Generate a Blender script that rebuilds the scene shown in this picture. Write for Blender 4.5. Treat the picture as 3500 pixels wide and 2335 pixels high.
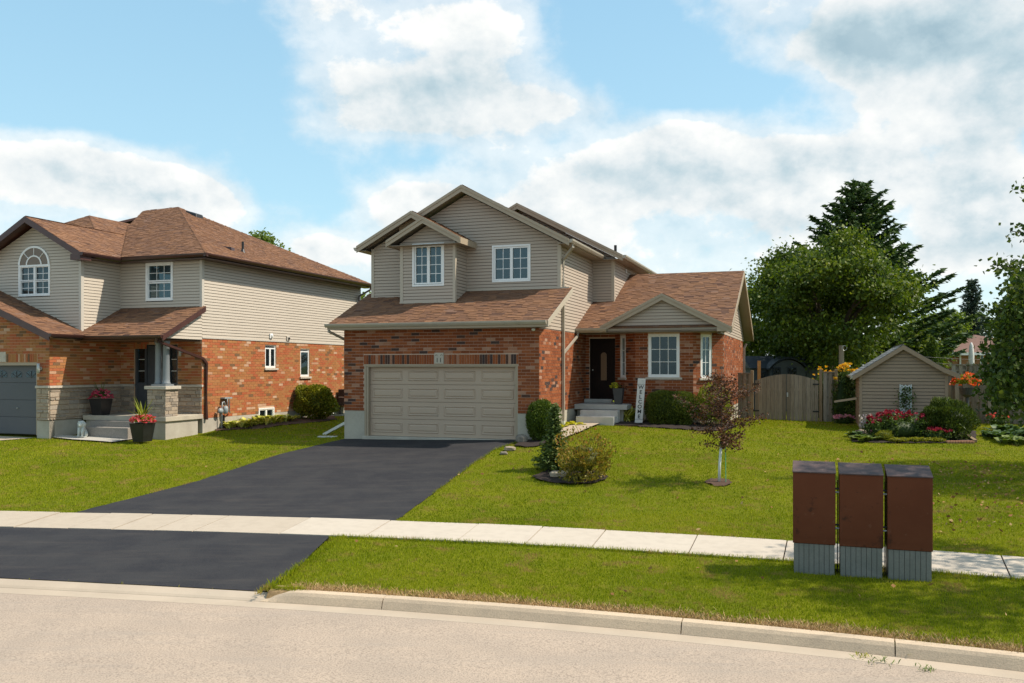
import bpy, math, random
import numpy as np
from mathutils import Vector, Matrix

random.seed(7)
RNG = np.random.default_rng(11)
for o in list(bpy.data.objects):
    bpy.data.objects.remove(o, do_unlink=True)
SC = bpy.context.scene
COL = SC.collection
R = math.radians

# ------------------------------------------------------------------ camera
FPX, CX, CY, HC = 3000.0, 1750.0, 1258.0, 2.05      # photo pixels (3500 x 2335), camera height in metres
cam_d = bpy.data.cameras.new('camera')
cam_d.sensor_width = 36.0
cam_d.lens = 36.0 * FPX / 3500.0
cam_d.shift_y = (CY - 1167.5) / 3500.0
cam_d.clip_start = 0.1
cam_d.clip_end = 6000
cam = bpy.data.objects.new('camera', cam_d)
cam.location = (0, 0, HC)
cam.rotation_euler = (R(90), 0, 0)
COL.objects.link(cam)
SC.camera = cam
SC.render.resolution_x, SC.render.resolution_y = 1024, 683

# ------------------------------------------------------------------ exposure
SC.view_settings.view_transform = 'Standard'
SC.view_settings.look = 'None'
SC.view_settings.gamma = 1
SC.view_settings.use_curve_mapping = False
SC.view_settings.exposure = 0.55

# ------------------------------------------------------------------ sun
SUN_EL, SUN_AZ = 50.0, 92.0          # azimuth clockwise from +Y (the viewing direction)
sd = bpy.data.lights.new('sun', 'SUN')
sd.energy = 4.2
sd.angle = R(0.9)
sd.color = (1.0, 0.91, 0.78)
so = bpy.data.objects.new('sun', sd)
sv = Vector((math.sin(R(SUN_AZ)) * math.cos(R(SUN_EL)), math.cos(R(SUN_AZ)) * math.cos(R(SUN_EL)), math.sin(R(SUN_EL))))
so.rotation_euler = sv.to_track_quat('Z', 'Y').to_euler()
so.location = (30, 0, 40)
COL.objects.link(so)

# ------------------------------------------------------------------ node helper
class NT:
    def __init__(s, tree):
        s.t = tree
    def n(s, typ, **kw):
        nd = s.t.nodes.new(typ)
        for k, v in kw.items():
            setattr(nd, k, v)
        return nd
    def put(s, sock, val):
        if val is None:
            return
        if isinstance(val, bpy.types.NodeSocket):
            s.t.links.new(val, sock)
        else:
            if hasattr(sock.default_value, '__len__') and not hasattr(val, '__len__'):
                val = [val] * len(sock.default_value)
            if hasattr(sock.default_value, '__len__') and len(sock.default_value) == 4 and len(val) == 3:
                val = (*val, 1)
            sock.default_value = val
    def m(s, op, a, b=None, c=None, clamp=False):
        nd = s.n('ShaderNodeMath', operation=op)
        nd.use_clamp = clamp
        s.put(nd.inputs[0], a); s.put(nd.inputs[1], b)
        if c is not None:
            s.put(nd.inputs[2], c)
        return nd.outputs[0]
    def vm(s, op, a, b=None):
        nd = s.n('ShaderNodeVectorMath', operation=op)
        s.put(nd.inputs[0], a)
        if b is not None:
            s.put(nd.inputs[3 if op == 'SCALE' else 1], b)
        return nd.outputs['Value'] if op in ('DOT_PRODUCT', 'LENGTH') else nd.outputs[0]
    def noise(s, vec, scale, detail=2, rough=.5, dist=0, out='Fac'):
        nd = s.n('ShaderNodeTexNoise')
        s.put(nd.inputs['Vector'], vec); nd.inputs['Scale'].default_value = scale
        nd.inputs['Detail'].default_value = detail; nd.inputs['Roughness'].default_value = rough
        nd.inputs['Distortion'].default_value = dist
        return nd.outputs[0 if out == 'Fac' else 1]
    def mix(s, fac, a, b, typ='MIX'):
        nd = s.n('ShaderNodeMix', data_type='RGBA', blend_type=typ)
        s.put(nd.inputs[0], fac); s.put(nd.inputs[6], a); s.put(nd.inputs[7], b)
        return nd.outputs[2]
    def ss(s, v, lo, hi):
        nd = s.n('ShaderNodeMapRange', interpolation_type='SMOOTHSTEP')
        s.put(nd.inputs[0], v); s.put(nd.inputs[1], lo); s.put(nd.inputs[2], hi)
        return nd.outputs[0]
    def ramp(s, fac, stops, interp='LINEAR'):
        nd = s.n('ShaderNodeValToRGB')
        cr = nd.color_ramp; cr.interpolation = interp
        while len(cr.elements) < len(stops):
            cr.elements.new(0.5)
        for e, (p, c) in zip(cr.elements, stops):
            e.position = p; e.color = (*c, 1)
        s.put(nd.inputs[0], fac)
        return nd.outputs[0]

# ------------------------------------------------------------------ sky: Nishita air with cumulus seen by direction
def make_world():
    wd = bpy.data.worlds.new('World'); SC.world = wd; wd.use_nodes = True
    wd.cycles.sampling_method = 'MANUAL'; wd.cycles.sample_map_resolution = 512
    t = wd.node_tree; t.nodes.clear(); N = NT(t)
    sky = N.n('ShaderNodeTexSky', sky_type='NISHITA')
    sky.sun_disc = False
    sky.sun_elevation = R(SUN_EL); sky.sun_rotation = R(SUN_AZ)
    sky.altitude = 300; sky.air_density = 1.0; sky.dust_density = 1.2; sky.ozone_density = 1.4
    tc = N.n('ShaderNodeTexCoord').outputs['Generated']
    sx = N.n('ShaderNodeSeparateXYZ'); N.put(sx.inputs[0], tc)
    X, Y, Z = sx.outputs
    az = N.m('ARCTAN2', X, Y)
    el = N.m('ARCSINE', Z)
    def pxae(px, py):
        a = math.atan((px - CX) / FPX)
        e = math.atan((CY - py) / FPX * math.cos(a))
        return a, e
    # (pixel x, y, half width, half height, weight): where this afternoon's cumulus stand, as directions
    blobs = [(1330, 300, 330, 130, .34), (1650, 330, 260, 90, .30), (1950, 370, 170, 60, .24), (1250, 420, 330, 60, .20), (1300, 40, 420, 80, .22), (1600, 110, 150, 110, .22),
             (2330, 470, 200, 80, .36), (2560, 500, 170, 75, .26), (2150, 560, 260, 60, .22), (2810, 540, 150, 70, .32), (3010, 560, 110, 80, .26), (2950, 640, 330, 60, .18),
             (2350, 680, 600, 70, .20), (1950, 720, 260, 90, .26), (2600, 850, 900, 110, .19),
             (3150, 90, 430, 120, .40), (2900, 190, 260, 80, .26), (3420, 320, 240, 160, .36), (3080, 350, 170, 80, .22),
             (120, 520, 260, 90, .34), (430, 600, 230, 70, .28), (700, 690, 130, 80, .46), (250, 660, 400, 70, .22),
             (1420, 690, 140, 65, .50), (1080, 850, 110, 50, .42), (3340, 740, 130, 85, .46), (3330, 890, 260, 50, .20),
             (600, 280, 560, 160, -.30), (2150, 170, 250, 180, -.32), (2480, 300, 300, 70, -.24), (1000, 620, 220, 80, -.20), (250, 100, 450, 200, -.25), (2700, 430, 200, 40, -.1)]
    cb = N.n('ShaderNodeCombineXYZ'); N.put(cb.inputs[0], az); N.put(cb.inputs[1], el); AE = cb.outputs[0]
    def field(bl):
        acc = None
        for (px, py, hw_, hh, wt) in bl:
            a0, e0 = pxae(px, py); k = .9
            nd = N.n('ShaderNodeVectorMath', operation='MULTIPLY_ADD')
            N.put(nd.inputs[0], AE); nd.inputs[1].default_value = (FPX / hw_ * k, FPX / hh * k, 0); nd.inputs[2].default_value = (-a0 * FPX / hw_ * k, -e0 * FPX / hh * k, 0)
            g = N.m('POWER', .3679, N.vm('DOT_PRODUCT', nd.outputs[0], nd.outputs[0]))
            acc = N.m('MULTIPLY', g, wt) if acc is None else N.m('MULTIPLY_ADD', g, wt, acc)
        return acc
    bias = field(blobs)
    mp = N.n('ShaderNodeMapping'); N.put(mp.inputs[0], tc); mp.inputs['Scale'].default_value = (1, 1, 1.35)
    P = mp.outputs[0]
    nA = N.noise(P, 9.0, 8, .60)
    nB = N.noise(N.vm('ADD', P, (.010, -.002, .020)), 9.0, 6, .58)
    nL = N.noise(P, 4.2, 3, .5)
    base = N.m('ADD', N.m('MULTIPLY_ADD', nA, .80, .06), N.m('ADD', bias, N.m('MULTIPLY_ADD', nL, .46, -.22)))
    mask = N.m('MULTIPLY', N.ss(base, .55, .72), .96)
    veil = N.m('MULTIPLY', N.ss(base, .36, .62), .58)
    mask = N.m('MAXIMUM', mask, veil)
    # light from upper right: a lump facing the sun has thinner cloud beyond it
    lit = N.m('ADD', N.m('MULTIPLY', N.m('SUBTRACT', nA, nB), 1.7), N.m('SUBTRACT', .84, N.m('MULTIPLY', N.ss(base, .62, .95), .15)))
    # undersides: where the cloud body lies above, we look at its shaded base
    dk = field([(3120, 110, 420, 110, .46), (3450, 330, 190, 190, .34), (2400, 600, 420, 55, .36), (1480, 310, 230, 70, .34), (1500, 450, 420, 40, .30), (2250, 800, 600, 45, .18), (3330, 850, 150, 40, .28), (300, 640, 400, 50, .14)])
    dk = N.m('MULTIPLY', dk, N.m('MULTIPLY_ADD', nA, 1.6, .15))
    lit = N.m('MAXIMUM', N.m('SUBTRACT', lit, dk), N.m('MULTIPLY_ADD', nA, .5, -.08), clamp=True)
    ccol = N.ramp(lit, [(0.0, (.26, .41, .50)), (.35, (.50, .63, .69)), (.65, (.80, .84, .85)), (1.0, (1.04, 1.02, .98))])
    skyc = N.mix(1.0, sky.outputs[0], (1.05, 1.05, .93), 'MULTIPLY')
    air = N.ramp(N.m('MULTIPLY', el, 2.2, clamp=True), [(0.0, (.60, .80, .88)), (.35, (.44, .74, .89)), (1.0, (.33, .62, .84))])
    b1 = N.n('ShaderNodeBackground'); N.put(b1.inputs[0], skyc); b1.inputs[1].default_value = 0.15
    b2 = N.n('ShaderNodeBackground'); N.put(b2.inputs[0], ccol); b2.inputs[1].default_value = 0.73
    b3 = N.n('ShaderNodeBackground'); N.put(b3.inputs[0], air); b3.inputs[1].default_value = 0.74
    s0 = N.n('ShaderNodeMixShader'); s0.inputs[0].default_value = .70; t.links.new(b1.outputs[0], s0.inputs[1]); t.links.new(b3.outputs[0], s0.inputs[2])
    s1 = N.n('ShaderNodeMixShader'); N.put(s1.inputs[0], mask); t.links.new(s0.outputs[0], s1.inputs[1]); t.links.new(b2.outputs[0], s1.inputs[2])
    out = N.n('ShaderNodeOutputWorld'); t.links.new(s1.outputs[0], out.inputs[0])
make_world()

# ------------------------------------------------------------------ photo pixels to places
TH = R(19)
UX, UY = math.cos(TH), -math.sin(TH)          # along the house fronts, to the right
VX, VY = math.sin(TH), math.cos(TH)           # into the lots
CV, U0 = 23.82648, -13.65288
def hw(u, v, z=0.0):
    return (UX * (u + U0) + VX * (v + CV), UY * (u + U0) + VY * (v + CV), z)
def uvof(x, y):
    return (x * UX + y * UY - U0, x * VX + y * VY - CV)
def atz(px, py, z):
    t = (HC - z) * FPX / (py - CY)
    return ((px - CX) / FPX * t, t, z)
def atY(px, py, Y):
    return ((px - CX) / FPX * Y, Y, HC - (py - CY) / FPX * Y)
def facepx(px, py, v):
    dx = (px - CX) / FPX
    t = (CV + v) / (dx * VX + VY)
    return (dx * t * UX + t * UY - U0, HC - (py - CY) / FPX * t)
def sidepx(px, py, u):
    dx = (px - CX) / FPX
    t = (u + U0) / (dx * UX + UY)
    return (dx * t * VX + t * VY - CV, HC - (py - CY) / FPX * t)

# ------------------------------------------------------------------ mesh helpers
class MB:
    """collects shapes for ONE mesh object"""
    def __init__(s, T=None):
        s.v = []; s.f = []; s.t = []; s.T = T
    def add(s, vs, fs, tone=0.5):
        b = len(s.v)
        s.v += [tuple(p) for p in vs]
        for f in fs:
            s.f.append(tuple(b + i for i in f)); s.t.append(tone)
    def hexa(s, p, tone=.5):       # p: 4 bottom, 4 top
        s.add(p, [(3, 2, 1, 0), (4, 5, 6, 7), (0, 1, 5, 4), (1, 2, 6, 5), (2, 3, 7, 6), (3, 0, 4, 7)], tone)
    def box(s, x0, x1, y0, y1, z0, z1, tone=.5):
        s.hexa([(x0, y0, z0), (x1, y0, z0), (x1, y1, z0), (x0, y1, z0), (x0, y0, z1), (x1, y0, z1), (x1, y1, z1), (x0, y1, z1)], tone)
    def prism(s, poly, off, tone=.5):
        n = len(poly)
        q = [(p[0] + off[0], p[1] + off[1], p[2] + off[2]) for p in poly]
        s.add(list(poly) + q, [tuple(range(n - 1, -1, -1)), tuple(range(n, 2 * n))] + [(i, (i + 1) % n, n + (i + 1) % n, n + i) for i in range(n)], tone)
    def tube(s, path, r, n=8, tone=.5, caps=True, rot=0.0, sq=(1, 1)):
        path = [Vector(p) for p in path]
        rs = r if hasattr(r, '__len__') else [r] * len(path)
        rings = []
        for i, p in enumerate(path):
            if i == 0: d = path[1] - p
            elif i == len(path) - 1: d = p - path[i - 1]
            else: d = (path[i + 1] - p).normalized() + (p - path[i - 1]).normalized()
            d.normalize()
            up = Vector((0, 0, 1)) if abs(d.z) < .95 else Vector((UX, UY, 0) if True else (1, 0, 0))
            a = d.cross(up).normalized(); b = a.cross(d).normalized()
            rings.append([p + (a * math.cos(rot + 2 * math.pi * k / n) * sq[0] + b * math.sin(rot + 2 * math.pi * k / n) * sq[1]) * rs[i] for k in range(n)])
        vs = [tuple(q) for rg in rings for q in rg]
        fs = [(i * n + k, i * n + (k + 1) % n, (i + 1) * n + (k + 1) % n, (i + 1) * n + k) for i in range(len(path) - 1) for k in range(n)]
        if caps:
            fs += [tuple(range(n - 1, -1, -1)), tuple((len(path) - 1) * n + k for k in range(n))]
        s.add(vs, fs, tone)
    def duct(s, path, w, tone=.5):
        s.tube(path, w * .7071, 4, tone, True, math.pi / 4)
    def lathe(s, c, prof, n=20, tone=.5):
        vs = []; fs = []
        for (r, z) in prof:
            for k in range(n):
                a = 2 * math.pi * k / n
                vs.append((c[0] + r * math.cos(a), c[1] + r * math.sin(a), c[2] + z))
        for i in range(len(prof) - 1):
            for k in range(n):
                fs.append((i * n + k, i * n + (k + 1) % n, (i + 1) * n + (k + 1) % n, (i + 1) * n + k))
        fs.append(tuple(range(n - 1, -1, -1))); fs.append(tuple((len(prof) - 1) * n + k for k in range(n)))
        s.add(vs, fs, tone)
    def build(s, name, mat, parent=None, smooth=False, bevel=0.0):
        vs = s.v if s.T is None else [s.T(*p) for p in s.v]
        return mesh_obj(name, vs, s.f, mat, parent, s.t, smooth, bevel)

def mesh_obj(name, vs, fs, mat, parent=None, tones=None, smooth=False, bevel=0.0):
    me = bpy.data.meshes.new(name)
    pl = Vector(parent_loc(parent)) if parent else Vector((0, 0, 0))
    # local origin: centre bottom of the piece, so every object sits where its mesh is
    A = np.array(vs, dtype=np.float64)
    c = np.array([(A[:, 0].min() + A[:, 0].max()) / 2, (A[:, 1].min() + A[:, 1].max()) / 2, A[:, 2].min()])
    me.from_pydata((A - c).tolist(), [], fs)
    me.validate(); me.update()
    if tones is not None and len(tones) == len(me.polygons):
        at = me.attributes.new('tone', 'FLOAT', 'FACE')
        at.data.foreach_set('value', tones)
    if smooth:
        me.polygons.foreach_set('use_smooth', [True] * len(me.polygons))
    me.materials.append(MAT(mat))
    ob = bpy.data.objects.new(name, me); COL.objects.link(ob)
    ob.location = Vector(c.tolist()) - pl
    if parent: ob.parent = parent
    if bevel:
        m = ob.modifiers.new('bevel', 'BEVEL'); m.width = bevel; m.segments = 2; m.limit_method = 'ANGLE'
    return ob

def parent_loc(p):
    l = Vector((0, 0, 0))
    while p is not None:
        l += p.location; p = p.parent
    return l

def arr_mesh(name, verts, faces, mat, parent=None, tones=None, n=3):
    """fast mesh from numpy arrays; faces all n-gons"""
    me = bpy.data.meshes.new(name)
    V = np.asarray(verts, dtype=np.float32); F = np.asarray(faces, dtype=np.int32)
    pl = np.array(parent_loc(parent)) if parent else np.zeros(3)
    c = np.array([V[:, 0].mean(), V[:, 1].mean(), V[:, 2].min()])
    me.vertices.add(len(V)); me.vertices.foreach_set('co', (V - c).astype(np.float32).ravel())
    me.loops.add(F.size); me.loops.foreach_set('vertex_index', F.ravel())
    me.polygons.add(len(F)); me.polygons.foreach_set('loop_start', np.arange(0, F.size, n, dtype=np.int32))
    me.update(calc_edges=True)
    if tones is not None:
        at = me.attributes.new('tone', 'FLOAT', 'FACE'); at.data.foreach_set('value', np.asarray(tones, dtype=np.float32))
    me.materials.append(MAT(mat))
    ob = bpy.data.objects.new(name, me); COL.objects.link(ob)
    ob.location = Vector((c - pl).tolist())
    if parent: ob.parent = parent
    return ob

def thing(name, loc, label, cat, group=None):
    o = bpy.data.objects.new(name, None); COL.objects.link(o)
    o.location = loc; o.empty_display_size = .2
    tag(o, label, cat, group)
    return o
def tag(o, label, cat, group=None):
    o['label'] = label; o['category'] = cat
    if group: o['group'] = group
    return o
def node(name, parent):
    """an Empty part that holds sub-parts"""
    o = bpy.data.objects.new(name, None); COL.objects.link(o); o.parent = parent; o.empty_display_size = .1
    return o
def struct(o):
    o['kind'] = 'structure'; return o
def stuff(o):
    o['kind'] = 'stuff'; return o
def share(name, me, M, parent):
    o = bpy.data.objects.new(name, me); COL.objects.link(o)
    o.parent = parent
    o.matrix_basis = Matrix.Translation(-parent_loc(parent)) @ M
    return o
# ------------------------------------------------------------------ materials (all procedural)
MATS = {}
def MAT(m):
    return MATS[m] if isinstance(m, str) else m
def new_mat(name):
    m = bpy.data.materials.new(name); m.use_nodes = True
    t = m.node_tree; N = NT(t)
    b = t.nodes['Principled BSDF']
    MATS[name] = m
    return m, N, b
def pos(N):
    return N.n('ShaderNodeNewGeometry').outputs['Position']
def bump(N, b, h, strength=.3, dist=.01):
    nd = N.n('ShaderNodeBump'); nd.inputs['Strength'].default_value = strength; nd.inputs['Distance'].default_value = dist
    N.put(nd.inputs['Height'], h); N.t.links.new(nd.outputs[0], b.inputs['Normal'])
def simple(name, c1, c2=None, scale=4.0, rough=.6, bmp=0.0, bscale=60, spec=.3, metal=0, detail=4, fine=0.0):
    m, N, b = new_mat(name)
    P = pos(N)
    if c2 is not None:
        n1 = N.noise(P, scale, detail, .6)
        col = N.mix(N.ss(n1, .32, .68), c1, c2)
        if fine:
            n2 = N.noise(P, scale * 14, 3, .6)
            col = N.mix(N.m('MULTIPLY', N.ss(n2, .35, .7), fine), col, tuple(x * .45 for x in c1))
        N.put(b.inputs['Base Color'], col)
    else:
        N.put(b.inputs['Base Color'], c1)
    b.inputs['Roughness'].default_value = rough; b.inputs['Specular IOR Level'].default_value = spec; b.inputs['Metallic'].default_value = metal
    if bmp:
        bump(N, b, N.noise(P, bscale, 5, .6), bmp)
    return m
def toned(name, stops, rough=.8, mott=.35, mscale=40, bmp=.3, bscale=90, spec=.2, interp='LINEAR', vein=None):
    """colour by the piece's tone attribute, with mottling"""
    m, N, b = new_mat(name)
    P = pos(N)
    at = N.n('ShaderNodeAttribute', attribute_name='tone')
    col = N.ramp(at.outputs['Fac'], stops, interp)
    n1 = N.noise(P, mscale, 4, .65)
    dark = N.mix(1.0, col, (.45, .43, .42), 'MULTIPLY')
    col = N.mix(N.m('MULTIPLY', N.ss(n1, .40, .72), mott), col, dark)
    if vein:
        col = N.mix(N.m('MULTIPLY', N.ss(N.noise(P, vein[0], 5, .7), .52, .72), vein[1]), col, vein[2])
    N.put(b.inputs['Base Color'], col)
    b.inputs['Roughness'].default_value = rough; b.inputs['Specular IOR Level'].default_value = spec
    if bmp:
        bump(N, b, N.noise(P, bscale, 4, .6), bmp)
    return m
def leafy(name, stops, trans=.35, rough=.55, spec=.25, big=1.2, bigamt=.35):
    """foliage: tone per leaf, slow variation over the crown, light coming through"""
    m, N, b = new_mat(name)
    t = m.node_tree
    at = N.n('ShaderNodeAttribute', attribute_name='tone')
    P = pos(N)
    f = N.m('ADD', at.outputs['Fac'], N.m('MULTIPLY', N.m('SUBTRACT', N.noise(P, big, 3, .6), .5), bigamt), clamp=True)
    col = N.ramp(f, stops)
    N.put(b.inputs['Base Color'], col)
    b.inputs['Roughness'].default_value = rough; b.inputs['Specular IOR Level'].default_value = spec
    tr = N.n('ShaderNodeBsdfTranslucent')
    N.put(tr.inputs[0], N.mix(1.0, col, (1.15, 1.25, .55), 'MULTIPLY'))
    mx = N.n('ShaderNodeMixShader'); mx.inputs[0].default_value = trans
    out = t.nodes['Material Output']
    t.links.new(b.outputs[0], mx.inputs[1]); t.links.new(tr.outputs[0], mx.inputs[2]); t.links.new(mx.outputs[0], out.inputs[0])
    return m

# bricks
toned('brick_main', [(0, (.050, .034, .032)), (.10, (.080, .040, .028)), (.16, (.185, .052, .019)), (.5, (.245, .068, .023)), (.80, (.30, .092, .032)), (.88, (.33, .15, .085)), (1, (.38, .215, .145))],
      mott=.36, mscale=34, vein=(80, .18, (.40, .22, .14)))
toned('brick_left', [(0, (.16, .095, .050)), (.12, (.22, .105, .042)), (.20, (.34, .14, .048)), (.45, (.385, .175, .064)), (.62, (.37, .098, .038)), (.80, (.39, .13, .052)), (.88, (.46, .255, .15)), (1, (.52, .345, .23))],
      mott=.22, mscale=34, vein=(80, .15, (.50, .31, .19)))
simple('mortar', (.47, .335, .25), (.54, .40, .31), 6, .9, .3, 120)
simple('mortar_left', (.50, .33, .21), (.56, .39, .26), 6, .9, .3, 120)
toned('stone_veneer', [(0, (.22, .185, .15)), (.4, (.34, .27, .20)), (.7, (.42, .33, .24)), (1, (.30, .26, .22))], mott=.4, mscale=14, bmp=.6, bscale=30)
simple('stone_cap', (.50, .44, .36), (.42, .37, .30), 9, .85, .3)
simple('foundation', (.44, .40, .33), (.36, .32, .26), 1.6, .9, .25, 40, fine=.12)
simple('foundation_grey', (.43, .39, .315), (.36, .325, .265), 1.3, .9, .25, 40, fine=.12)
# siding
simple('siding_main', (.41, .335, .265), (.395, .322, .255), .8, .5, .12, 25, .35)
simple('siding_left', (.48, .418, .343), (.465, .404, .33), .8, .5, .12, 25, .35)
simple('siding_shed', (.33, .235, .16), (.31, .22, .15), .8, .5, .12, 25, .35)
simple('plank_shadow', (.15, .13, .105), None)  # dark colour paints the shadow lines seen between planks
simple('plank_shadow_left', (.19, .17, .145), None)  # painted shadow-line colour for the left house's plank gaps
simple('trim_main', (.36, .285, .20), (.33, .262, .185), 2, .45, 0, 60, .4)
simple('trim_corner', (.42, .36, .28), None, 2, .45, 0, 60, .4)
simple('trim_left', (.47, .43, .37), None, 2, .45, 0, 60, .4)
simple('soffit_main', (.26, .22, .17), (.24, .20, .155), 3, .6)
simple('brown_metal', (.040, .017, .014), (.055, .022, .017), 3, .35, 0, 60, .5)
simple('brown_trim', (.075, .030, .024), (.055, .023, .019), 3, .4, 0, 60, .5)
# roof
for nm, k in (('shingle_main', 1.0), ('shingle_left', 1.06)):
    m, N, b = new_mat(nm)
    P = pos(N)
    at = N.n('ShaderNodeAttribute', attribute_name='tone')
    col = N.ramp(at.outputs['Fac'], [(0, (.085 * k, .046 * k, .034 * k)), (.3, (.145 * k, .076 * k, .047 * k)), (.6, (.21 * k, .108 * k, .060 * k)), (.85, (.265 * k, .138 * k, .074 * k)), (1, (.165 * k, .105 * k, .083 * k))])
    col = N.mix(N.m('MULTIPLY', N.ss(N.noise(P, 1.3, 4, .6), .35, .7), .28), col, (.16, .088, .060))
    col = N.mix(N.m('MULTIPLY', N.ss(N.noise(P, 160, 2, .6), .45, .75), .5), col, (.07, .045, .035))
    N.put(b.inputs['Base Color'], col); b.inputs['Roughness'].default_value = .93; b.inputs['Specular IOR Level'].default_value = .12
    bump(N, b, N.noise(P, 220, 3, .7), .5, .006)
toned('shingle_grey', [(0, (.20, .205, .205)), (.5, (.28, .29, .285)), (1, (.35, .355, .345))], mott=.4, mscale=90, rough=.95, spec=.05)
# doors, windows, metal
simple('garage_taupe', (.43, .325, .24), (.415, .312, .23), .6, .5, .05, 30, .35)
simple('garage_grey', (.085, .090, .100), (.078, .083, .092), .6, .45, 0, 60, .35)
simple('door_brown', (.010, .005, .004), (.015, .008, .006), 3, .55, .15, 30, .12)
simple('door_slate', (.060, .066, .074), (.052, .058, .066), 2, .45, 0, 60, .35)
simple('white_vinyl', (.76, .76, .74), (.72, .72, .70), 3, .35, 0, 60, .45)
simple('curtain', (.70, .70, .66), (.60, .60, .57), 14, .9)
simple('interior', (.020, .022, .024), None, 2, .8)
simple('blind', (.42, .43, .40), (.38, .39, .36), 5, .8)
def glass(name, tint, gl, rough=.02, body=(.01, .014, .016), keep=.5):
    m, N, b = new_mat(name); t = m.node_tree
    b.inputs['Base Color'].default_value = (*body, 1); b.inputs['Roughness'].default_value = .3
    tr = N.n('ShaderNodeBsdfTransparent'); tr.inputs[0].default_value = (*tint, 1)
    a = N.n('ShaderNodeMixShader'); a.inputs[0].default_value = keep
    t.links.new(b.outputs[0], a.inputs[1]); t.links.new(tr.outputs[0], a.inputs[2])
    g = N.n('ShaderNodeBsdfGlossy'); g.inputs['Roughness'].default_value = rough; g.inputs[0].default_value = (.62, .88, 1, 1)
    P = pos(N)
    bp = N.n('ShaderNodeBump'); bp.inputs['Strength'].default_value = .05; bp.inputs['Distance'].default_value = .05
    N.put(bp.inputs['Height'], N.noise(P, 1.6, 1, .5)); t.links.new(bp.outputs[0], g.inputs['Normal'])
    fr = N.n('ShaderNodeFresnel'); fr.inputs[0].default_value = 1.5
    s2 = N.n('ShaderNodeMixShader'); N.put(s2.inputs[0], N.m('ADD', N.m('MULTIPLY', fr.outputs[0], .8), gl, clamp=True))
    t.links.new(a.outputs[0], s2.inputs[1]); t.links.new(g.outputs[0], s2.inputs[2])
    t.links.new(s2.outputs[0], t.nodes['Material Output'].inputs[0])
glass('glass', (.35, .50, .52), .03, body=(.012, .035, .042), keep=.4)
glass('glass_dark', (.3, .35, .35), .01)
glass('glass_amber', (.5, .4, .28), -.01, .3, (.16, .085, .03), .15)
simple('gutter_main', (.38, .335, .265), (.34, .30, .24), 4, .35, 0, 60, .5)
simple('white_metal', (.62, .63, .60), (.54, .55, .52), 6, .4, .1, 20, .4)
simple('meter_grey', (.30, .33, .33), (.24, .27, .27), 9, .45, 0, 60, .4)
simple('black_metal', (.012, .012, .013), (.020, .019, .018), 8, .45, 0, 60, .4)
simple('plaque', (.46, .41, .33), (.42, .37, .30), 8, .8)
simple('ink', (.012, .011, .011), None, 2, .7)
simple('grey_paint', (.19, .205, .215), (.165, .18, .19), 3, .4, 0, 60, .4)
simple('concrete_white', (.58, .55, .50), (.50, .475, .43), 3, .85, .2, 90, fine=.08)
simple('concrete_porch', (.44, .43, .395), (.37, .36, .33), 2, .85, .2, 90, fine=.08)
simple('concrete_porch_left', (.46, .40, .31), (.39, .34, .27), 2, .85, .2, 90, fine=.10)
simple('aggregate', (.34, .30, .26), (.20, .175, .155), 55, .9, .5, 70, fine=.3)
simple('aggregate_pale', (.50, .46, .40), (.36, .33, .29), 60, .9, .5, 70, fine=.25)
# ground
def ground_mat(name, c1, c2, c3, rough=.9, fine=120, amt=.5, bmp=.5, streak=None, big=.5):
    m, N, b = new_mat(name); P = pos(N)
    col = N.mix(N.ss(N.noise(P, big, 5, .62), .35, .65), c1, c2)
    col = N.mix(N.m('MULTIPLY', N.ss(N.noise(P, fine, 3, .7), .42, .72), amt), col, c3)
    if streak:
        mp = N.n('ShaderNodeMapping'); N.put(mp.inputs[0], P); mp.inputs['Rotation'].default_value = (0, 0, R(14)); mp.inputs['Scale'].default_value = (.35, 2.6, 1)
        col = N.mix(N.m('MULTIPLY', N.ss(N.noise(mp.outputs[0], 1.5, 6, .7), .46, .74), streak[0]), col, streak[1])
    N.put(b.inputs['Base Color'], col); b.inputs['Roughness'].default_value = rough; b.inputs['Specular IOR Level'].default_value = .25
    bump(N, b, N.noise(P, fine, 3, .7), bmp, .008)
    return m, N, b
ground_mat('road', (.43, .335, .258), (.38, .30, .235), (.17, .135, .108), fine=48, amt=.85, bmp=1.0, streak=(.40, (.29, .245, .205)), big=1.1)
ground_mat('gutter_concrete', (.44, .355, .27), (.39, .315, .24), (.28, .22, .165), fine=90, amt=.25, bmp=.25, streak=(.3, (.40, .34, .27)), big=1.2)
ground_mat('kerb_concrete', (.56, .43, .30), (.49, .38, .27), (.23, .18, .135), fine=60, amt=.40, bmp=.6, streak=(.7, (.33, .26, .19)), big=1.4)
ground_mat('asphalt_sealed', (.017, .017, .021), (.028, .027, .029), (.055, .050, .050), rough=.9, fine=55, amt=.45, bmp=.6, streak=(.50, (.056, .048, .044)), big=1.3)
simple('dark_soil', (.020, .014, .010), (.032, .022, .015), 12, .95, .8, 40)
toned('slab_concrete', [(0, (.40, .33, .255)), (.5, (.46, .39, .315)), (1, (.50, .435, .36))], mott=.16, mscale=5, bmp=.2, bscale=90, rough=.9, vein=(3, .18, (.42, .36, .29)))
def turf(name, c):
    m, N, b = new_mat(name); P = pos(N)
    n1 = N.noise(P, .45, 4, .6); n2 = N.noise(P, 2.4, 5, .65); n3 = N.noise(P, 45, 3, .7)
    col = N.mix(N.ss(n1, .35, .65), c[0], c[1])
    col = N.mix(N.m('MULTIPLY', N.ss(n2, .52, .74), .7), col, c[2])
    col = N.mix(N.m('MULTIPLY', N.ss(n3, .40, .65), .65), col, c[3])
    N.put(b.inputs['Base Color'], col); b.inputs['Roughness'].default_value = .95; b.inputs['Specular IOR Level'].default_value = .1
    bump(N, b, n3, .8, .02)
turf('turf', [(.16, .17, .006), (.115, .14, .005), (.22, .17, .030), (.07, .075, .005)])
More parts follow.
